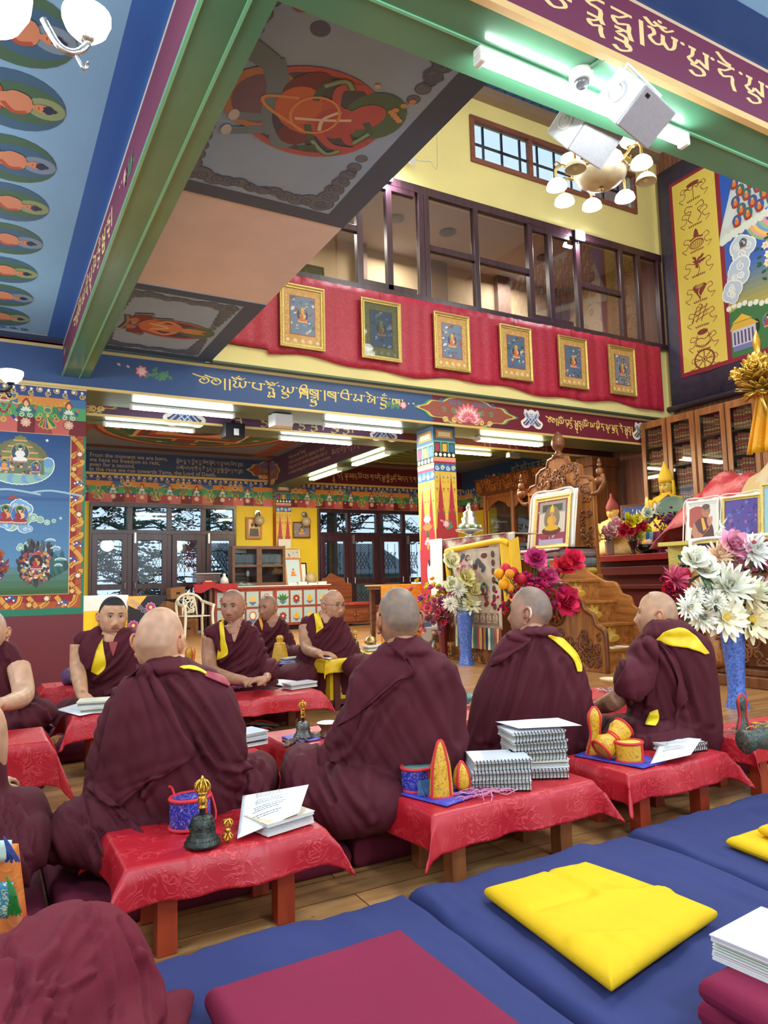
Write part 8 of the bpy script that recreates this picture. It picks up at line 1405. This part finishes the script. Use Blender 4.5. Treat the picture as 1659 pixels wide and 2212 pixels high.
# ---- low tables with cloths
REDC = brocade('red_damask_tablecloth',(178,22,36),(206,54,58),17,.42,kind='rings',bump=.3); REDK = brocade('dark_red_damask_tablecloth',(120,20,36),(150,50,60),17,.5); YELB = brocade('yellow_damask_tablecloth',(232,184,20),(246,214,90),14,.45); LEGR = wood('red_stained_table_wood',(128,40,20),(168,64,34),.4,2,1); LEGB = wood('brown_stained_table_wood',(120,66,34),(156,96,54),.4,2,1)
def low_table(c,w_,d_,z,lab,clab,rz=0,cm=None,lm=None,over=.11,seed=1,solidbase=None,sideover=None):
    t = thing('low_table',lab,'table',(c[0],c[1],0),rz); lm = lm or LEGR; MB().box((-w_/2,-d_/2,z-.025),(w_/2,d_/2,z-.004)).build('top',lm,t,bev=.003); s = .055
    for x in (-w_/2+.09,w_/2-.09-s):
        for y in (-d_/2+.03,d_/2-.03-s): MB().box((x,y,0),(x+s,y+s,z-.025)).build('leg',lm,t,bev=.003)
    if solidbase: MB().box((-w_/2+.06,-d_/2+.05,.07),(w_/2-.06,d_/2-.05,z-.03)).build('panel',solidbase,t); MB().box((-w_/2+.05,-d_/2+.045,.04),(w_/2-.05,d_/2-.045,.08)).build('rail',lm,t)
    so = sideover or over; q = RR(seed); ph = [q.random()*6 for _ in range(6)]
    def fn(u,v):
        x,y = (u-.5)*(w_+2*so),(v-.5)*(d_+2*over); sx,sy = max(0,abs(x)-w_/2),max(0,abs(y)-d_/2); cx_,cy_ = max(-w_/2,min(w_/2,x)),max(-d_/2,min(d_/2,y)); dr = math.hypot(sx,sy) if not (sx and sy) else max(sx,sy)+.32*min(sx,sy)
        m_ = min(sx,sy); f = .012+.10*dr+.38*m_; r_ = .008; wv = .012*min(1,dr*9)*(ms(x*13+ph[0])+.6*ms(x*29+ph[1])) if sy > sx else .012*min(1,dr*9)*ms(y*15+ph[2])
        ox = math.copysign(f*(sx > 0)*min(1,sx*30)+(wv if sx > sy else 0),x) if sx else 0; oy = math.copysign(f*(sy > 0)*min(1,sy*30)+(wv if sy >= sx else 0),y) if sy else 0
        crease = .0025*(math.exp(-((x-w_*.17)/.006)**2)+math.exp(-((x+w_*.2)/.006)**2)) if not sx else 0
        return (cx_+ox,cy_+oy-(crease if sy else 0),z+.001+crease-max(0,dr-r_*.3)*.97-.002*ms(x*40)*(dr > .01))
    o = MB().grid(fn,110,60).build('tablecloth',cm or REDC,smooth=1); q = o.modifiers.new('s','SMOOTH'); q.iterations = 4; q.factor = .5; q = o.modifiers.new('t','SOLIDIFY'); q.thickness = .003; o.location = (c[0],c[1],0); o.rotation_euler = (0,0,rz); tag(o,clab,'tablecloth','red damask tablecloths' if not cm else None)
    return t
ZT = .266
low_table((.635,2.235),.58,.34,.26,'red-legged low table holding the dark bell, nearest at the left','red damask cloth under the dark bell and the blue drum case',0,None,LEGR,.11,1); low_table((1.61,2.15),.7,.32,.26,'brown-legged low table with the stacked spiral books','red damask cloth under the stacked spiral books',0,None,LEGB,.12,2); low_table((2.41,2.15),.58,.34,.26,'red-legged low table with the gold pouches and a loose sheet','red damask cloth under the gold pouches and loose sheet',0,None,LEGR,.11,3); low_table((3.3,2.2),.7,.32,.26,'red-legged low table at the right edge with the green pouch','red damask cloth at the right edge under the green pouch',0,None,LEGR,.1,4)
low_table((1.68,4.78),.74,.34,.26,'low table before the solemn bald person','red damask cloth under the bell before the solemn bald person',0,None,LEGB,.12,5); low_table((.72,4.33),.58,.3,.33,'low table before the young person with the moustache','red damask cloth under the two white books at the left',0,None,LEGR,.13,6); low_table((-.02,3.8),.58,.4,.33,'low table before the white-stubbled elder','red damask cloth at the left edge under the elder\'s hand',0,None,LEGB,.2,7)
low_table((1.52,3.33),.56,.4,.26,'low table in front of the grey-stubbled person, with the string of beads','red damask cloth under the bell and the string of beads',0,None,LEGR,.17,8); low_table((.82,3.24),.56,.34,.26,'low table mostly hidden in front of the broad bald person','red damask cloth peeping out beyond the broad bald person',0,None,LEGR,.14,9); low_table((2.42,3.35),.6,.34,.26,'low table hidden in front of the person with the hearing aid','red damask cloth in front of the person with the hearing aid',0,None,LEGR,.12,10); low_table((3.35,3.42),.6,.34,.26,'low table in front of the bald person at the right','red damask cloth in front of the bald person at the right',0,None,LEGR,.12,11)
low_table((2.22,5.82),.46,.3,.36,'low table before the older person at the back','dark red cloth under the cone-shaped gold pouch',0,REDK,LEGB,.12,12); low_table((.55,5.9),.3,.3,.3,'small low table behind the left side of the young person','red damask cloth behind the young person with the moustache',0,None,LEGR,.14,13)
low_table((2.73,5.47),.82,.5,.4,'brown-framed table with yellow panels before the elder','yellow damask cloth on the elder\'s table',.1,YELB,mat('red_brown_frame',(92,34,28),.4),.11,14,mat('yellow_panel',(226,180,20),.5))
# ---- ritual bells, pouches, drums, books and papers
def bell(c,k,lab,dark=1):
    t = thing('bell',lab,'bell',c,.3); m = mat('dark_bell_bronze',(62,66,60),.38,.75,.2,30,.3,90) if dark and 'dark_bell_bronze' not in BM else BM['dark_bell_bronze'] if dark else BM.get('pewter_bell') or mat('pewter_bell',(112,110,100),.35,.8,.06,30,.3,90)
    MB().lathe([(r*k,z*k) for r,z in ((.046,0),(.05,.002),(.05,.008),(.042,.018),(.036,.03),(.0335,.05),(.031,.066),(.025,.076),(.012,.081),(.006,.083))],(0,0,0),36).build('bell_body',m,t,smooth=1)
    g = MB()
    for z,r,n,rr in ((.019,.0425,30,.0022),(.06,.0325,12,.003),(.073,.028,16,.0018)):
        for i in range(n): g.ball((k*r*mc(i*2*PI/n),k*r*ms(i*2*PI/n),k*z),k*rr,6,4)
    for i in range(8): a_ = i*PI/4; relief(g,(V((k*.0345*mc(a_),k*.0345*ms(a_),k*.047)),V((-ms(a_),mc(a_),0)),V((0,0,1)),V((mc(a_),ms(a_),0))),-.008*k,-.008*k,.008*k,.008*k,3,i,.0012*k,.007*k)
    g.build('relief',m,t,smooth=1); MB().lathe([(.009*k,.08*k),(.009*k,.098*k)],(0,0,0),12).build('grip',IRON,t)
    h = MB().lathe([(r*k,z*k) for r,z in ((.011,.097),(.013,.101),(.009,.105),(.012,.112),(.014,.118),(.011,.124),(.013,.13),(.009,.134),(.016,.139),(.012,.143))],(0,0,0),16)
    for i in range(8): a_ = i*PI/4; ca,sa = mc(a_),ms(a_); h.tube(cat([(k*x*ca,k*x*sa,k*z) for x,z in ((.01,.141),(.019,.148),(.021,.158),(.016,.168),(.005,.175))],4),.0026*k,6)
    h.lathe([(.003*k,.142*k),(.003*k,.172*k),(.006*k,.176*k),(.004*k,.182*k),(.001,.186*k)],(0,0,0),10).build('vajra_handle',mat('polished_gold',(220,176,70),.25,.9) if 'polished_gold' not in BM else BM['polished_gold'],t,smooth=1)
    return t
bell((.565,2.12,ZT),1.03,'dark bronze bell with a golden prong handle, nearest on the red cloth'); bell(tuple(onz(655,1593,ZT)),.95,'grey bell beside the string of beads',0); p = onz(560,1480,ZT); bell((p.x,p.y,ZT),1.15,'grey bell before the solemn bald person',0); p = onz(768,1402,.406); bell((p.x,p.y,.406),.9,'small brass-handled bell on the yellow cloth',0)
PB = brocade('royal_blue_gold_brocade',(40,46,150),(170,150,190),42,.45,kind='all',thin=.04); PG = brocade('yellow_gold_brocade',(222,170,40),(150,96,30),55,.45,kind='all',thin=.05); RT = mat('red_piping',(206,36,44),.6); PGR = brocade('green_brocade',(30,60,50),(120,90,80),40,.45,kind='all')
def drum_case(c,r,h,m,lab,topm,name='drum_case',sq=1.25,tilt=0,rz=0):
    t = thing(name,lab,'case',c,rz); MB().lathe([(r,0),(r*1.02,h*.5),(r,h)],(0,0,0),32,sx=sq).build('body',m,t,smooth=False,auto=.8); MB().lathe([(r*.001,h+.004),(r*.9,h+.003),(r*.98,h)],(0,0,0),32,sx=sq,cap=False).build('lid',topm,t,smooth=1)
    for z in (0,h): MB().tube([(r*1.01*sq*mc(2*PI*i/36),r*1.01*ms(2*PI*i/36),z+.002) for i in range(37)],.006,7,False).build('piping',RT,t,smooth=1)
    g = MB(); g.tube([(r*sq*.3,-r*.97,0),(r*sq*.3,-r*.98,h)],.004,6).tube([(r*sq*.45,-r*.92,0),(r*sq*.45,-r*.93,h)],.004,6).build('piping',RT,t); t.rotation_euler = (tilt,0,rz); return t
t = drum_case((.575,2.3,ZT+.0),.052,.085,PB,'royal blue drum case with red piping behind the dark bell',PB,rz=.25,sq=1.2); MB().tube(cat([(-.03,.04,.085),(-.035,.05,.11),(-.045,.05,.118)],4),.004,6).tube(cat([(.05,.03,.085),(.07,.01,.09),(.075,-.02,.04),(.07,-.03,.01)],5),.004,6).build('cord',RT,t)
t = drum_case((1.36,2.24,ZT),.05,.075,PB,'blue and white drum case with a teal skin top beside the tall gold pouch',mat('teal_drum_skin',(84,140,132),.5),sq=1.15); g = MB()
for i in range(16): g.tube(cat([(-.03+.003*i,-.055,.045),(-.04+.004*i,-.07,.02),(-.05+.006*i,-.085-.004*(i % 4),.004)],3),.0018,4)
g.build('tassel',mat('steel_blue_thread',(60,96,140),.7),t)
def tray_mat(Q,lab): return tag(MB().grid(lambda u,v: tuple((V(Q[0])*(1-u)*(1-v)+V(Q[1])*u*(1-v)+V(Q[2])*u*v+V(Q[3])*(1-u)*v)+V((0,0,.002+.003*ms(u*9)*ms(v*7)))),16,12).build('brocade_mat',BM.get('blue_tray_brocade') or brocade('blue_tray_brocade',(36,56,160),(206,120,90),20,.5,c3=(60,60,170)),smooth=1,solid=.004),lab,'mat')
tray_mat([onz(826,1706,ZT),onz(965,1742,ZT),onz(1050,1712,ZT),onz(935,1680,ZT)],'blue brocade mat under the tall gold pouch'); tray_mat([onz(1240,1632,ZT),onz(1390,1660,ZT),onz(1440,1645,ZT),onz(1300,1610,ZT)],'blue brocade mat under the gold drum box'); tray_mat([onz(608,1592,ZT),onz(640,1606,ZT),onz(695,1596,ZT),onz(660,1580,ZT)],'blue brocade mat under the grey bell and beads'); tray_mat([onz(600,1436,.366),onz(640,1432,.366),onz(640,1427,.366),onz(605,1429,.366)],'dark brocade mat under the cone-shaped pouch')
def pouch(c,h,w_,d_,prof,m,lab,rz=0,seam=True,name='pouch',rx=0):
    t = thing(name,lab,'pouch',c,rz); pr = cat(prof,4); n = 22; mb = MB(); mb.add([(w_*r*mc(2*PI*i/n),d_*r*ms(2*PI*i/n),h*z) for r,z in pr for i in range(n)],[(j*n+i,j*n+(i+1) % n,(j+1)*n+(i+1) % n,(j+1)*n+i) for j in range(len(pr)-1) for i in range(n)]+[tuple(range(n)),tuple((len(pr)-1)*n+i for i in range(n))]); mb.build('body',m,t,smooth=1)
    g = MB()
    if seam:
        for s in (-1,1): g.tube([(s*w_*r*1.01,0,h*z) for r,z in pr],.005,6)
        g.tube([(w_*r*.18,-d_*r*1.0,h*z) for r,z in pr],.0045,6)
    g.tube([(w_*pr[0][0]*1.02*mc(2*PI*i/28),d_*pr[0][0]*1.02*ms(2*PI*i/28),.003) for i in range(29)],.005,6).build('piping',RT,t,smooth=1); t.rotation_euler = (rx,0,rz); return t
CONE = [(1,0),(.95,.25),(.82,.55),(.72,.66),(.55,.8),(.3,.95),(.04,1)]; BOT = [(1,0),(.95,.12),(.62,.35),(.58,.5),(.7,.72),(.66,.86),(.3,.98),(.03,1)]; PEAR = [(.2,0),(.8,.12),(1,.35),(.8,.7),(.3,.95),(.03,1)]
pouch((1.385,2.125,ZT),.185,.045,.036,CONE,PG,'tall pointed gold brocade pouch with red piping beside the spiral books',.2); pouch((1.475,2.135,ZT),.1,.027,.03,PEAR,PG,'small round gold pouch leaning by the tall pointed pouch',.5)
pouch((2.235,2.25,ZT),.19,.05,.035,BOT,PG,'tall gold bottle-shaped pouch on the blue mat',.1)
t = thing('drum_pouch','gold hourglass pouch tilted against the bottle-shaped pouch','pouch',(2.25,2.17,ZT+.075)); MB().lathe([(.03,-.075),(.046,-.07),(.05,-.04),(.026,0),(.046,.04),(.042,.07),(.03,.075)],(0,0,0),24,(.8,-.1,.55)).build('body',PG,t,smooth=1); ax = V((.8,-.1,.55)).normalized(); [MB().tube([ax*d_+(ax.orthogonal().normalized()*mc(u)+ax.cross(ax.orthogonal()).normalized()*ms(u))*r for u in [i*2*PI/24 for i in range(25)]],.0045,6,False).build('piping',RT,t) for d_,r in ((-.072,.045),(.0,.028),(.01,.028),(.072,.043))]
drum_case((2.265,2.1,ZT),.05,.07,PG,'round gold drum box with red piping before the loose sheet',mat('yellow_green_lid',(214,190,80),.5),sq=1.05)
pouch(tuple(onz(1606,1580,ZT)),.17,.045,.03,BOT,PGR,'green brocade pouch with red edge at the right edge',.2); t = thing('drum_pouch','green drum roll with a tangle of cords beside the green pouch','pouch',tuple(onz(1630,1598,ZT+.05))); MB().lathe([(.04,-.06),(.05,-.05),(.035,0),(.05,.05),(.04,.06)],(0,0,0),20,(1,-.3,.1)).build('body',PGR,t,smooth=1)
def threads(name,c,n,sp,cols,lab,l=.09,seed=1):
    q = RR(seed); g = MB()
    for i in range(n):
        p = V((q.uniform(-sp,sp),q.uniform(-sp,sp)*.5,.004)); pts = [p]; a_ = q.random()*6.28
        for k in range(5): a_ += q.uniform(-.9,.9); p = p+V((mc(a_),ms(a_)*.6,0))*l/5; pts.append(V((p.x,p.y,.003+.012*q.random())))
        g.color(q.choice(cols)).tube(cat([tuple(x) for x in pts],3),.0016,4)
    return tag(g.build(name,SATIN,loc=c),lab,'tassel')
threads('tassel',(1.53,2.06,ZT),34,.05,[(206,120,160),(190,90,150),(226,160,180)],'pink thread tassel by the spiral books',.12); threads('tassel',(3.06,2.14,ZT),40,.07,[(150,100,96),(120,60,60),(180,140,120)],'brown corded tassel at the right edge',.14,2); threads('tassel',(3.2,2.1,ZT+.02),50,.06,[(206,160,40),(50,60,110),(226,190,60)],'yellow and blue tassel at the right edge',.12,3)
PAPER = mat('white_paper',(238,238,240),.7); COV = mat('clear_book_cover',(214,216,222),.25)
def book(c,w_,d_,h,lab,rz=0,spiral=0,cover=None,name='book',grp=None):
    t = thing(name,lab,'book',c,rz,grp); q = RR(int(c[0]*1000)+int(c[2]*9999)); g = MB(); n = 9
    for i in range(n): k = q.uniform(-.002,.002); g.color((236-q.random()*14,234-q.random()*14,224-q.random()*12)).box((-w_/2+k,-d_/2+k,h*i/n),(w_/2+k,d_/2+k,h*(i+.9)/n))
    g.build('pages',PAGES,t); MB().box((-w_/2-.002,-d_/2-.002,h),(w_/2+.002,d_/2+.002,h+.0025)).build('cover',cover or COV,t)
    if spiral:
        g = MB(); m_ = int(w_/.0125)
        for i in range(m_): x = -w_/2+.008+(w_-.016)*i/(m_-1); g.tube([(x,-d_/2+(.012)*mc(u)-.001,h/2+(h/2+.005)*ms(u)) for u in [2*PI*k/12 for k in range(13)]],.0016,5,False)
        g.build('spiral_binding',IRON,t)
    return t
for i in range(3): p = onz(1062,1712-0,ZT); book((1.635+.004*i-.006*(i == 1),2.13+.005*i,ZT+.033*i),.205,.155,.029,('lowest','middle','topmost')[i]+' spiral book of the three-book pile beside the gold pouch',.02+.05*i-PI*.0-.55,1)
for i in range(5): book((1.84+.006*(i % 2),2.17+.004*i,ZT+.033*i),.21,.155,.029,('white book at the bottom of the tall pile on the red cloth','white book second from the bottom of the tall pile','spiral book in the middle of the tall pile','spiral book second from the top of the tall pile','spiral book at the top of the tall pile under a loose sheet')[i],-.5+.05*i,i > 1 or i == 0)
def sheet(name,P,lab,lines=0,up_=(0,0,1)):
    P = [V(p) for p in P]; N = (P[1]-P[0]).cross(P[3]-P[0]).normalized(); N = N if N.z > 0 else -N
    f = lambda u,v: P[0]*(1-u)*(1-v)+P[1]*u*(1-v)+P[2]*u*v+P[3]*(1-u)*v+V((0,0,.012))*ms(PI*u)*ms(PI*v)
    o = MB().grid(lambda u,v: tuple(f(u,v)),14,12).build(name,PAPER,smooth=1,solid=.001); tag(o,lab,'paper'); 
    if lines:
        g = MB().color((60,60,66)); q = RR(lines)
        for r in range(lines):
            if r % 4 == 3 and lines > 8: continue
            v = .93-.75*r/lines; u = .2+.04*q.random()
            e = .55+.2*q.random()
            while u < e: l = .02+.03*q.random(); a_ = [f(u,v)+N*.0015,f(u+l,v)+N*.0015,f(u+l,v+.012)+N*.0015,f(u,v+.012)+N*.0015]; g.add([tuple(x) for x in a_],[(0,1,2,3)]); u += l+.012
        g.build('text',PRINT,o)
sheet('paper_sheet',[(.66,2.1,ZT+.004),(.845,2.08,ZT+.05),(.945,2.24,ZT+.08),(.745,2.31,ZT+.06)],'printed sheet propped on the book beside the dark bell',14); book((.81,2.15,ZT),.17,.12,.034,'thick book with a patterned cover under the propped sheet',.25,0,brocade('patterned_book_cover',(206,180,140),(150,60,70),40,.4,c3=(226,214,190)))
sheet('paper_sheet',[(1.76,2.16,ZT+.175),(1.98,2.06,ZT+.176),(1.99,2.2,ZT+.182),(1.76,2.3,ZT+.178)],'loose white sheet on top of the tall book pile',0); sheet('paper_sheet',[onz(1405,1650,ZT+.004),onz(1492,1630,ZT+.03),onz(1515,1596,ZT+.035),onz(1432,1588,ZT+.03)],'printed sheet curling beside the gold drum box',12)
book((2.575,2.12,ZT),.19,.13,.028,'spiral book with a red label beside the curling sheet',-.1,1,mat('grey_printed_cover',(206,202,200),.4)); MB().color((170,30,50)).box((-.02,-.03,.031),(.06,-.01,.0325)).build('label',PRINT,bpy.data.objects[[o.name for o in C.objects if o.get('label','').startswith('spiral book with a red label')][0]])
book((1.42,.96,.22),.2,.16,.045,'thick spiral book on the wine-red cushions in the bottom right corner',.1,1)
t = thing('vajra','small golden double-pronged ritual sceptre leaning beside the dark bell','vajra',(.635,2.11,ZT)); g = MB(); 
for s in (-1,1):
    for i in range(5): a_ = i*2*PI/5; g.tube(cat([(.004*mc(a_),.004*ms(a_),.03+s*.008),(.014*mc(a_),.014*ms(a_),.03+s*.017),(.011*mc(a_),.011*ms(a_),.03+s*.026),(.002,0,.03+s*.03)],3),.003,5)
g.ball((0,0,.03),.009,8,6).build('sceptre',BM['polished_gold'],t,smooth=1)
g = MB(); q = RR(2)
for r in range(3):
    for i in range(26): u = i/25; p = onz(612+52*u+3*ms(u*9+r),1600+8*ms(u*5+r*1.3)+4*r-5*u,ZT+.006); g.color(q.choice([(84,56,46),(110,76,62),(70,44,38)])).ball(p,.0075,8,6)
tag(g.build('prayer_beads',SATIN,smooth=1),'brown string of prayer beads coiled by the grey bell','beads')
def bowl(p,r,h,m,lab,catg='bowl'): return tag(MB().lathe([(r*.45,0),(r*.5,h*.1),(r*.85,h*.6),(r,h),(r*.94,h),(r*.7,h*.55),(r*.1,h*.25)],p,24,cap=False).build('bowl',m,smooth=1),lab,catg)
p = onz(708,1588,ZT); t = thing('hand_drum','small white-skinned hand drum beside the middle person','drum',(p.x,p.y,ZT)); MB().lathe([(.05,0),(.03,.03),(.052,.06)],(0,0,0),24,cap=False).build('body',OAKD,t,smooth=1); MB().lathe([(.052,.06),(.04,.064),(.001,.065)],(0,0,0),24,cap=False).build('skin',SCARF,t,smooth=1); threads('cord',tuple(onz(680,1590,ZT)),26,.04,[(150,136,110),(180,166,140),(60,50,50)],'tangle of pale cords by the hand drum',.1,5)
p = onz(765,1412,.406); bowl((p.x,p.y,.406),.055,.05,mat('amber_offering',(226,200,110),.3),'pale amber bowl at the edge of the yellow cloth'); p = onz(792,1404,.406); t = thing('offering_vessel','lidded brass vessel on the yellow cloth','vessel',(p.x+.05,p.y+.02,.406)); MB().lathe([(.04,0),(.045,.01),(.02,.025),(.02,.035),(.05,.055),(.055,.075),(.05,.08),(.04,.1),(.02,.112),(.008,.12),(.011,.128),(.002,.135)],(0,0,0),24).build('vessel',BRASS,t,smooth=1)
p = onz(690,1416,.41); sheet('paper_sheet',[onz(655,1414,.408),onz(712,1424,.408),onz(752,1412,.408),onz(700,1408,.408)],'white sheet on the left end of the yellow cloth',0); book((3.0,5.55,.408),.26,.1,.04,'white book at the right end of the yellow cloth',.15); threads('cord',tuple(onz(735,1408,.41)),50,.07,[(150,30,40),(200,110,50),(60,60,130),(30,26,30),(190,180,170)],'heap of coloured ritual cords on the yellow cloth',.1,6)
p = onz(745,1398,.41); tag(MB().lathe([(.05,0),(.055,.01),(.03,.05),(.055,.1),(.05,.11)],(p.x,p.y,.45),20,(.8,.2,.5)).build('hand_drum',OAKD,smooth=1),'dark hand drum tilted among the cords on the yellow cloth','drum')
sheet('paper_sheet',[onz(575,1476,ZT),onz(612,1482,ZT),onz(652,1466,ZT),onz(600,1462,ZT)],'white sheet beside the bell of the solemn bald person',0); book((1.98,4.83,ZT),.22,.12,.035,'ring-bound book at the right end of the solemn person\'s table',.2); threads('cord',tuple(onz(505,1488,ZT)),46,.06,[(206,50,110),(60,60,110),(30,26,34),(230,150,180)],'pink and navy tassel heap at the solemn person\'s elbow',.09,7); p = onz(535,1478,ZT); t = thing('hand_drum','dark hand drum case open before the solemn person','drum',(p.x,p.y+.05,ZT)); MB().lathe([(.05,0),(.035,.025),(.05,.05)],(0,0,.01),20).build('body',IRON,t,smooth=1); MB().box((-.07,.0,.05),(.07,.1,.062)).build('lid',OAKD,t)
p = onz(411,1452,.266); low_table((p.x,p.y),.4,.3,.26,'low table half hidden behind the broad bald person\'s shoulder','red damask cloth under the gold pouch by the bald person\'s shoulder',0,None,LEGB,.1,15); pouch(tuple(p),.21,.055,.05,BOT,PG,'gold pouch seen over the broad bald person\'s shoulder'); p = onz(605,1428,.366); pouch((p.x,p.y,.366),.21,.075,.06,[(1,0),(.9,.2),(.6,.68),(.4,.7),(.36,.78),(.42,.9),(.25,.99),(.03,1)],PG,'cone-shaped gold pouch with a round knob before the older person',0,False)
book(tuple(onz(632,1428,.366)),.2,.1,.03,'white book beside the cone-shaped pouch',.1); 
for i in range(2): p = onz(190,1530,.336); book((.575-.01*i,4.25+.012*i,.336+.032*i),.2,.14,.028,('lower of two white books on the sheet at the left','upper of two white books, greenish cover picture, at the left')[i],-.15-.1*i,0,mat('pale_printed_cover_%d' % i,(216,210,186),.5,0,.1,20))
sheet('paper_sheet',[onz(120,1533,.338),onz(172,1546,.338),onz(228,1535,.338),onz(165,1520,.338)],'white sheet sticking out under the two books at the left',0); sheet('paper_sheet',[onz(-30,1548,.338),onz(10,1545,.338),onz(50,1530,.338),onz(-10,1530,.338)],'white sheet under the elder\'s hand at the left edge',0)
book((1.06,3.3,ZT),.2,.14,.03,'lower white book showing beyond the broad person\'s right side',.2); book((1.06,3.3,ZT+.034),.2,.14,.022,'upper white book showing beyond the broad person\'s right side',.25); bowl(tuple(onz(1006,1520,ZT)),.05,.05,mat('teal_bowl',(90,150,140),.4),'teal bowl peeping between the two middle persons'); bowl(tuple(onz(1318,1478,ZT)),.07,.04,mat('cream_wood_bowl',(206,180,130),.4),'cream shallow bowl in front of the bald person at the right'); threads('tassel',tuple(onz(1312,1492,ZT)),30,.05,[(226,226,220),(180,60,90),(90,120,80)],'coloured thread heap by the shallow bowl',.08,9)
p = onz(160,1478,.306); t = thing('drum_pouch','dark blue flowered drum roll behind the young person','pouch',(p.x,p.y,.36)); MB().lathe([(.06,-.07),(.07,-.06),(.05,0),(.07,.06),(.06,.07)],(0,0,0),20,(.4,-.9,.1)).build('body',brocade('navy_flower_brocade',(40,44,90),(150,80,110),30,.5,kind='all'),t,smooth=1); MB().lathe([(.001,.082),(.06,.08),(.068,.07)],(0,0,0),20,(.4,-.9,.1),cap=False).build('cap',mat('pale_green_cap',(150,170,110),.5),t,smooth=1)
p = onz(85,1620,.06); t = thing('drum_pouch','gold drum case lying on the floor by the elder\'s table','pouch',(p.x,p.y,.075)); MB().lathe([(.07,-.1),(.075,-.09),(.04,0),(.06,.1),(.05,.16),(.03,.2)],(0,0,0),22,(.9,.25,-.05)).build('body',brocade('tan_gold_brocade',(170,120,60),(110,40,40),26,.5,kind='all'),t,smooth=1); MB().lathe([(.001,-.105),(.07,-.1)],(0,0,0),22,(.9,.25,-.05),cap=False).build('skin',mat('olive_drum_skin',(150,124,60),.5),t)
p = onz(555,1575,.0); t = thing('cloth_pouch','grey brocade pouch with red edges lying open on the floor','pouch',(p.x,p.y,0)); BG = brocade('grey_figured_brocade',(120,126,116),(60,66,66),40,.5,kind='all'); MB().grid(lambda u,v: (-.1+.24*u,-.06+.1*v*(1-.6*u),.09*(1-u*.7)*(.3+.7*ms(PI*(.15+.7*v)))),14,10).grid(lambda u,v: (-.04+.12*u,-.1+.08*v*(1-.4*u),.01+.02*ms(PI*u)),8,6).build('body',BG,t,smooth=1,solid=.008); MB().tube(cat([(-.1,-.06,.05),(0,-.065,.07),(.14,-.03,.02)],5),.006,6).tube(cat([(-.1,.03,.05),(0,.03,.06),(.14,-.02,.02)],5),.006,6).tube(cat([(-.04,-.1,.012),(.04,-.11,.02),(.08,-.06,.012)],4),.005,6).build('piping',RT,t)
# the fringed brocade bag at the left edge
t = thing('fringed_bag','many-coloured brocade bag with green and blue tassels at the left edge','bag',tuple(at(-30,1900,1.75))); b0 = V(t.location); o = MB().grid(lambda u,v: tuple(at(-90+130*u+22*v*u,1822+185*v,1.75+.1*mc(PI*u))-b0),16,16).build('body',brocade('red_orange_brocade',(196,36,46),(236,180,130),10,.5,c3=(214,120,50),thin=.1),t,smooth=1,solid=.03); MB().grid(lambda u,v: tuple(at(-20+50*u-10*v,1905+75*v,1.61)-b0),8,6).build('patch',brocade('blue_green_brocade',(50,130,160),(220,220,160),40,.5,kind='all'),t,smooth=1,solid=.008); MB().grid(lambda u,v: tuple(at(-60+86*u,1818+44*v-4*u,1.63)-b0),6,4).build('pale_panel',mat('mint_silk',(190,214,200),.5),t,smooth=1,solid=.008)
for nm,cc,x,y,l in (('tassel',(40,56,120),22,1818,46),('tassel',(40,120,50),28,1905,74)):
    g = MB().color(cc); q = RR(y)
    for i in range(40): g.tube(cat([tuple(at(x-14,y-12,1.58)-b0),tuple(at(x+q.uniform(-8,8),y+l*.4,1.57)-b0),tuple(at(x+q.uniform(-12,22),y+l*q.uniform(.85,1),1.57)-b0)],3),.0016,4)
    g.build(nm,SATIN,t)
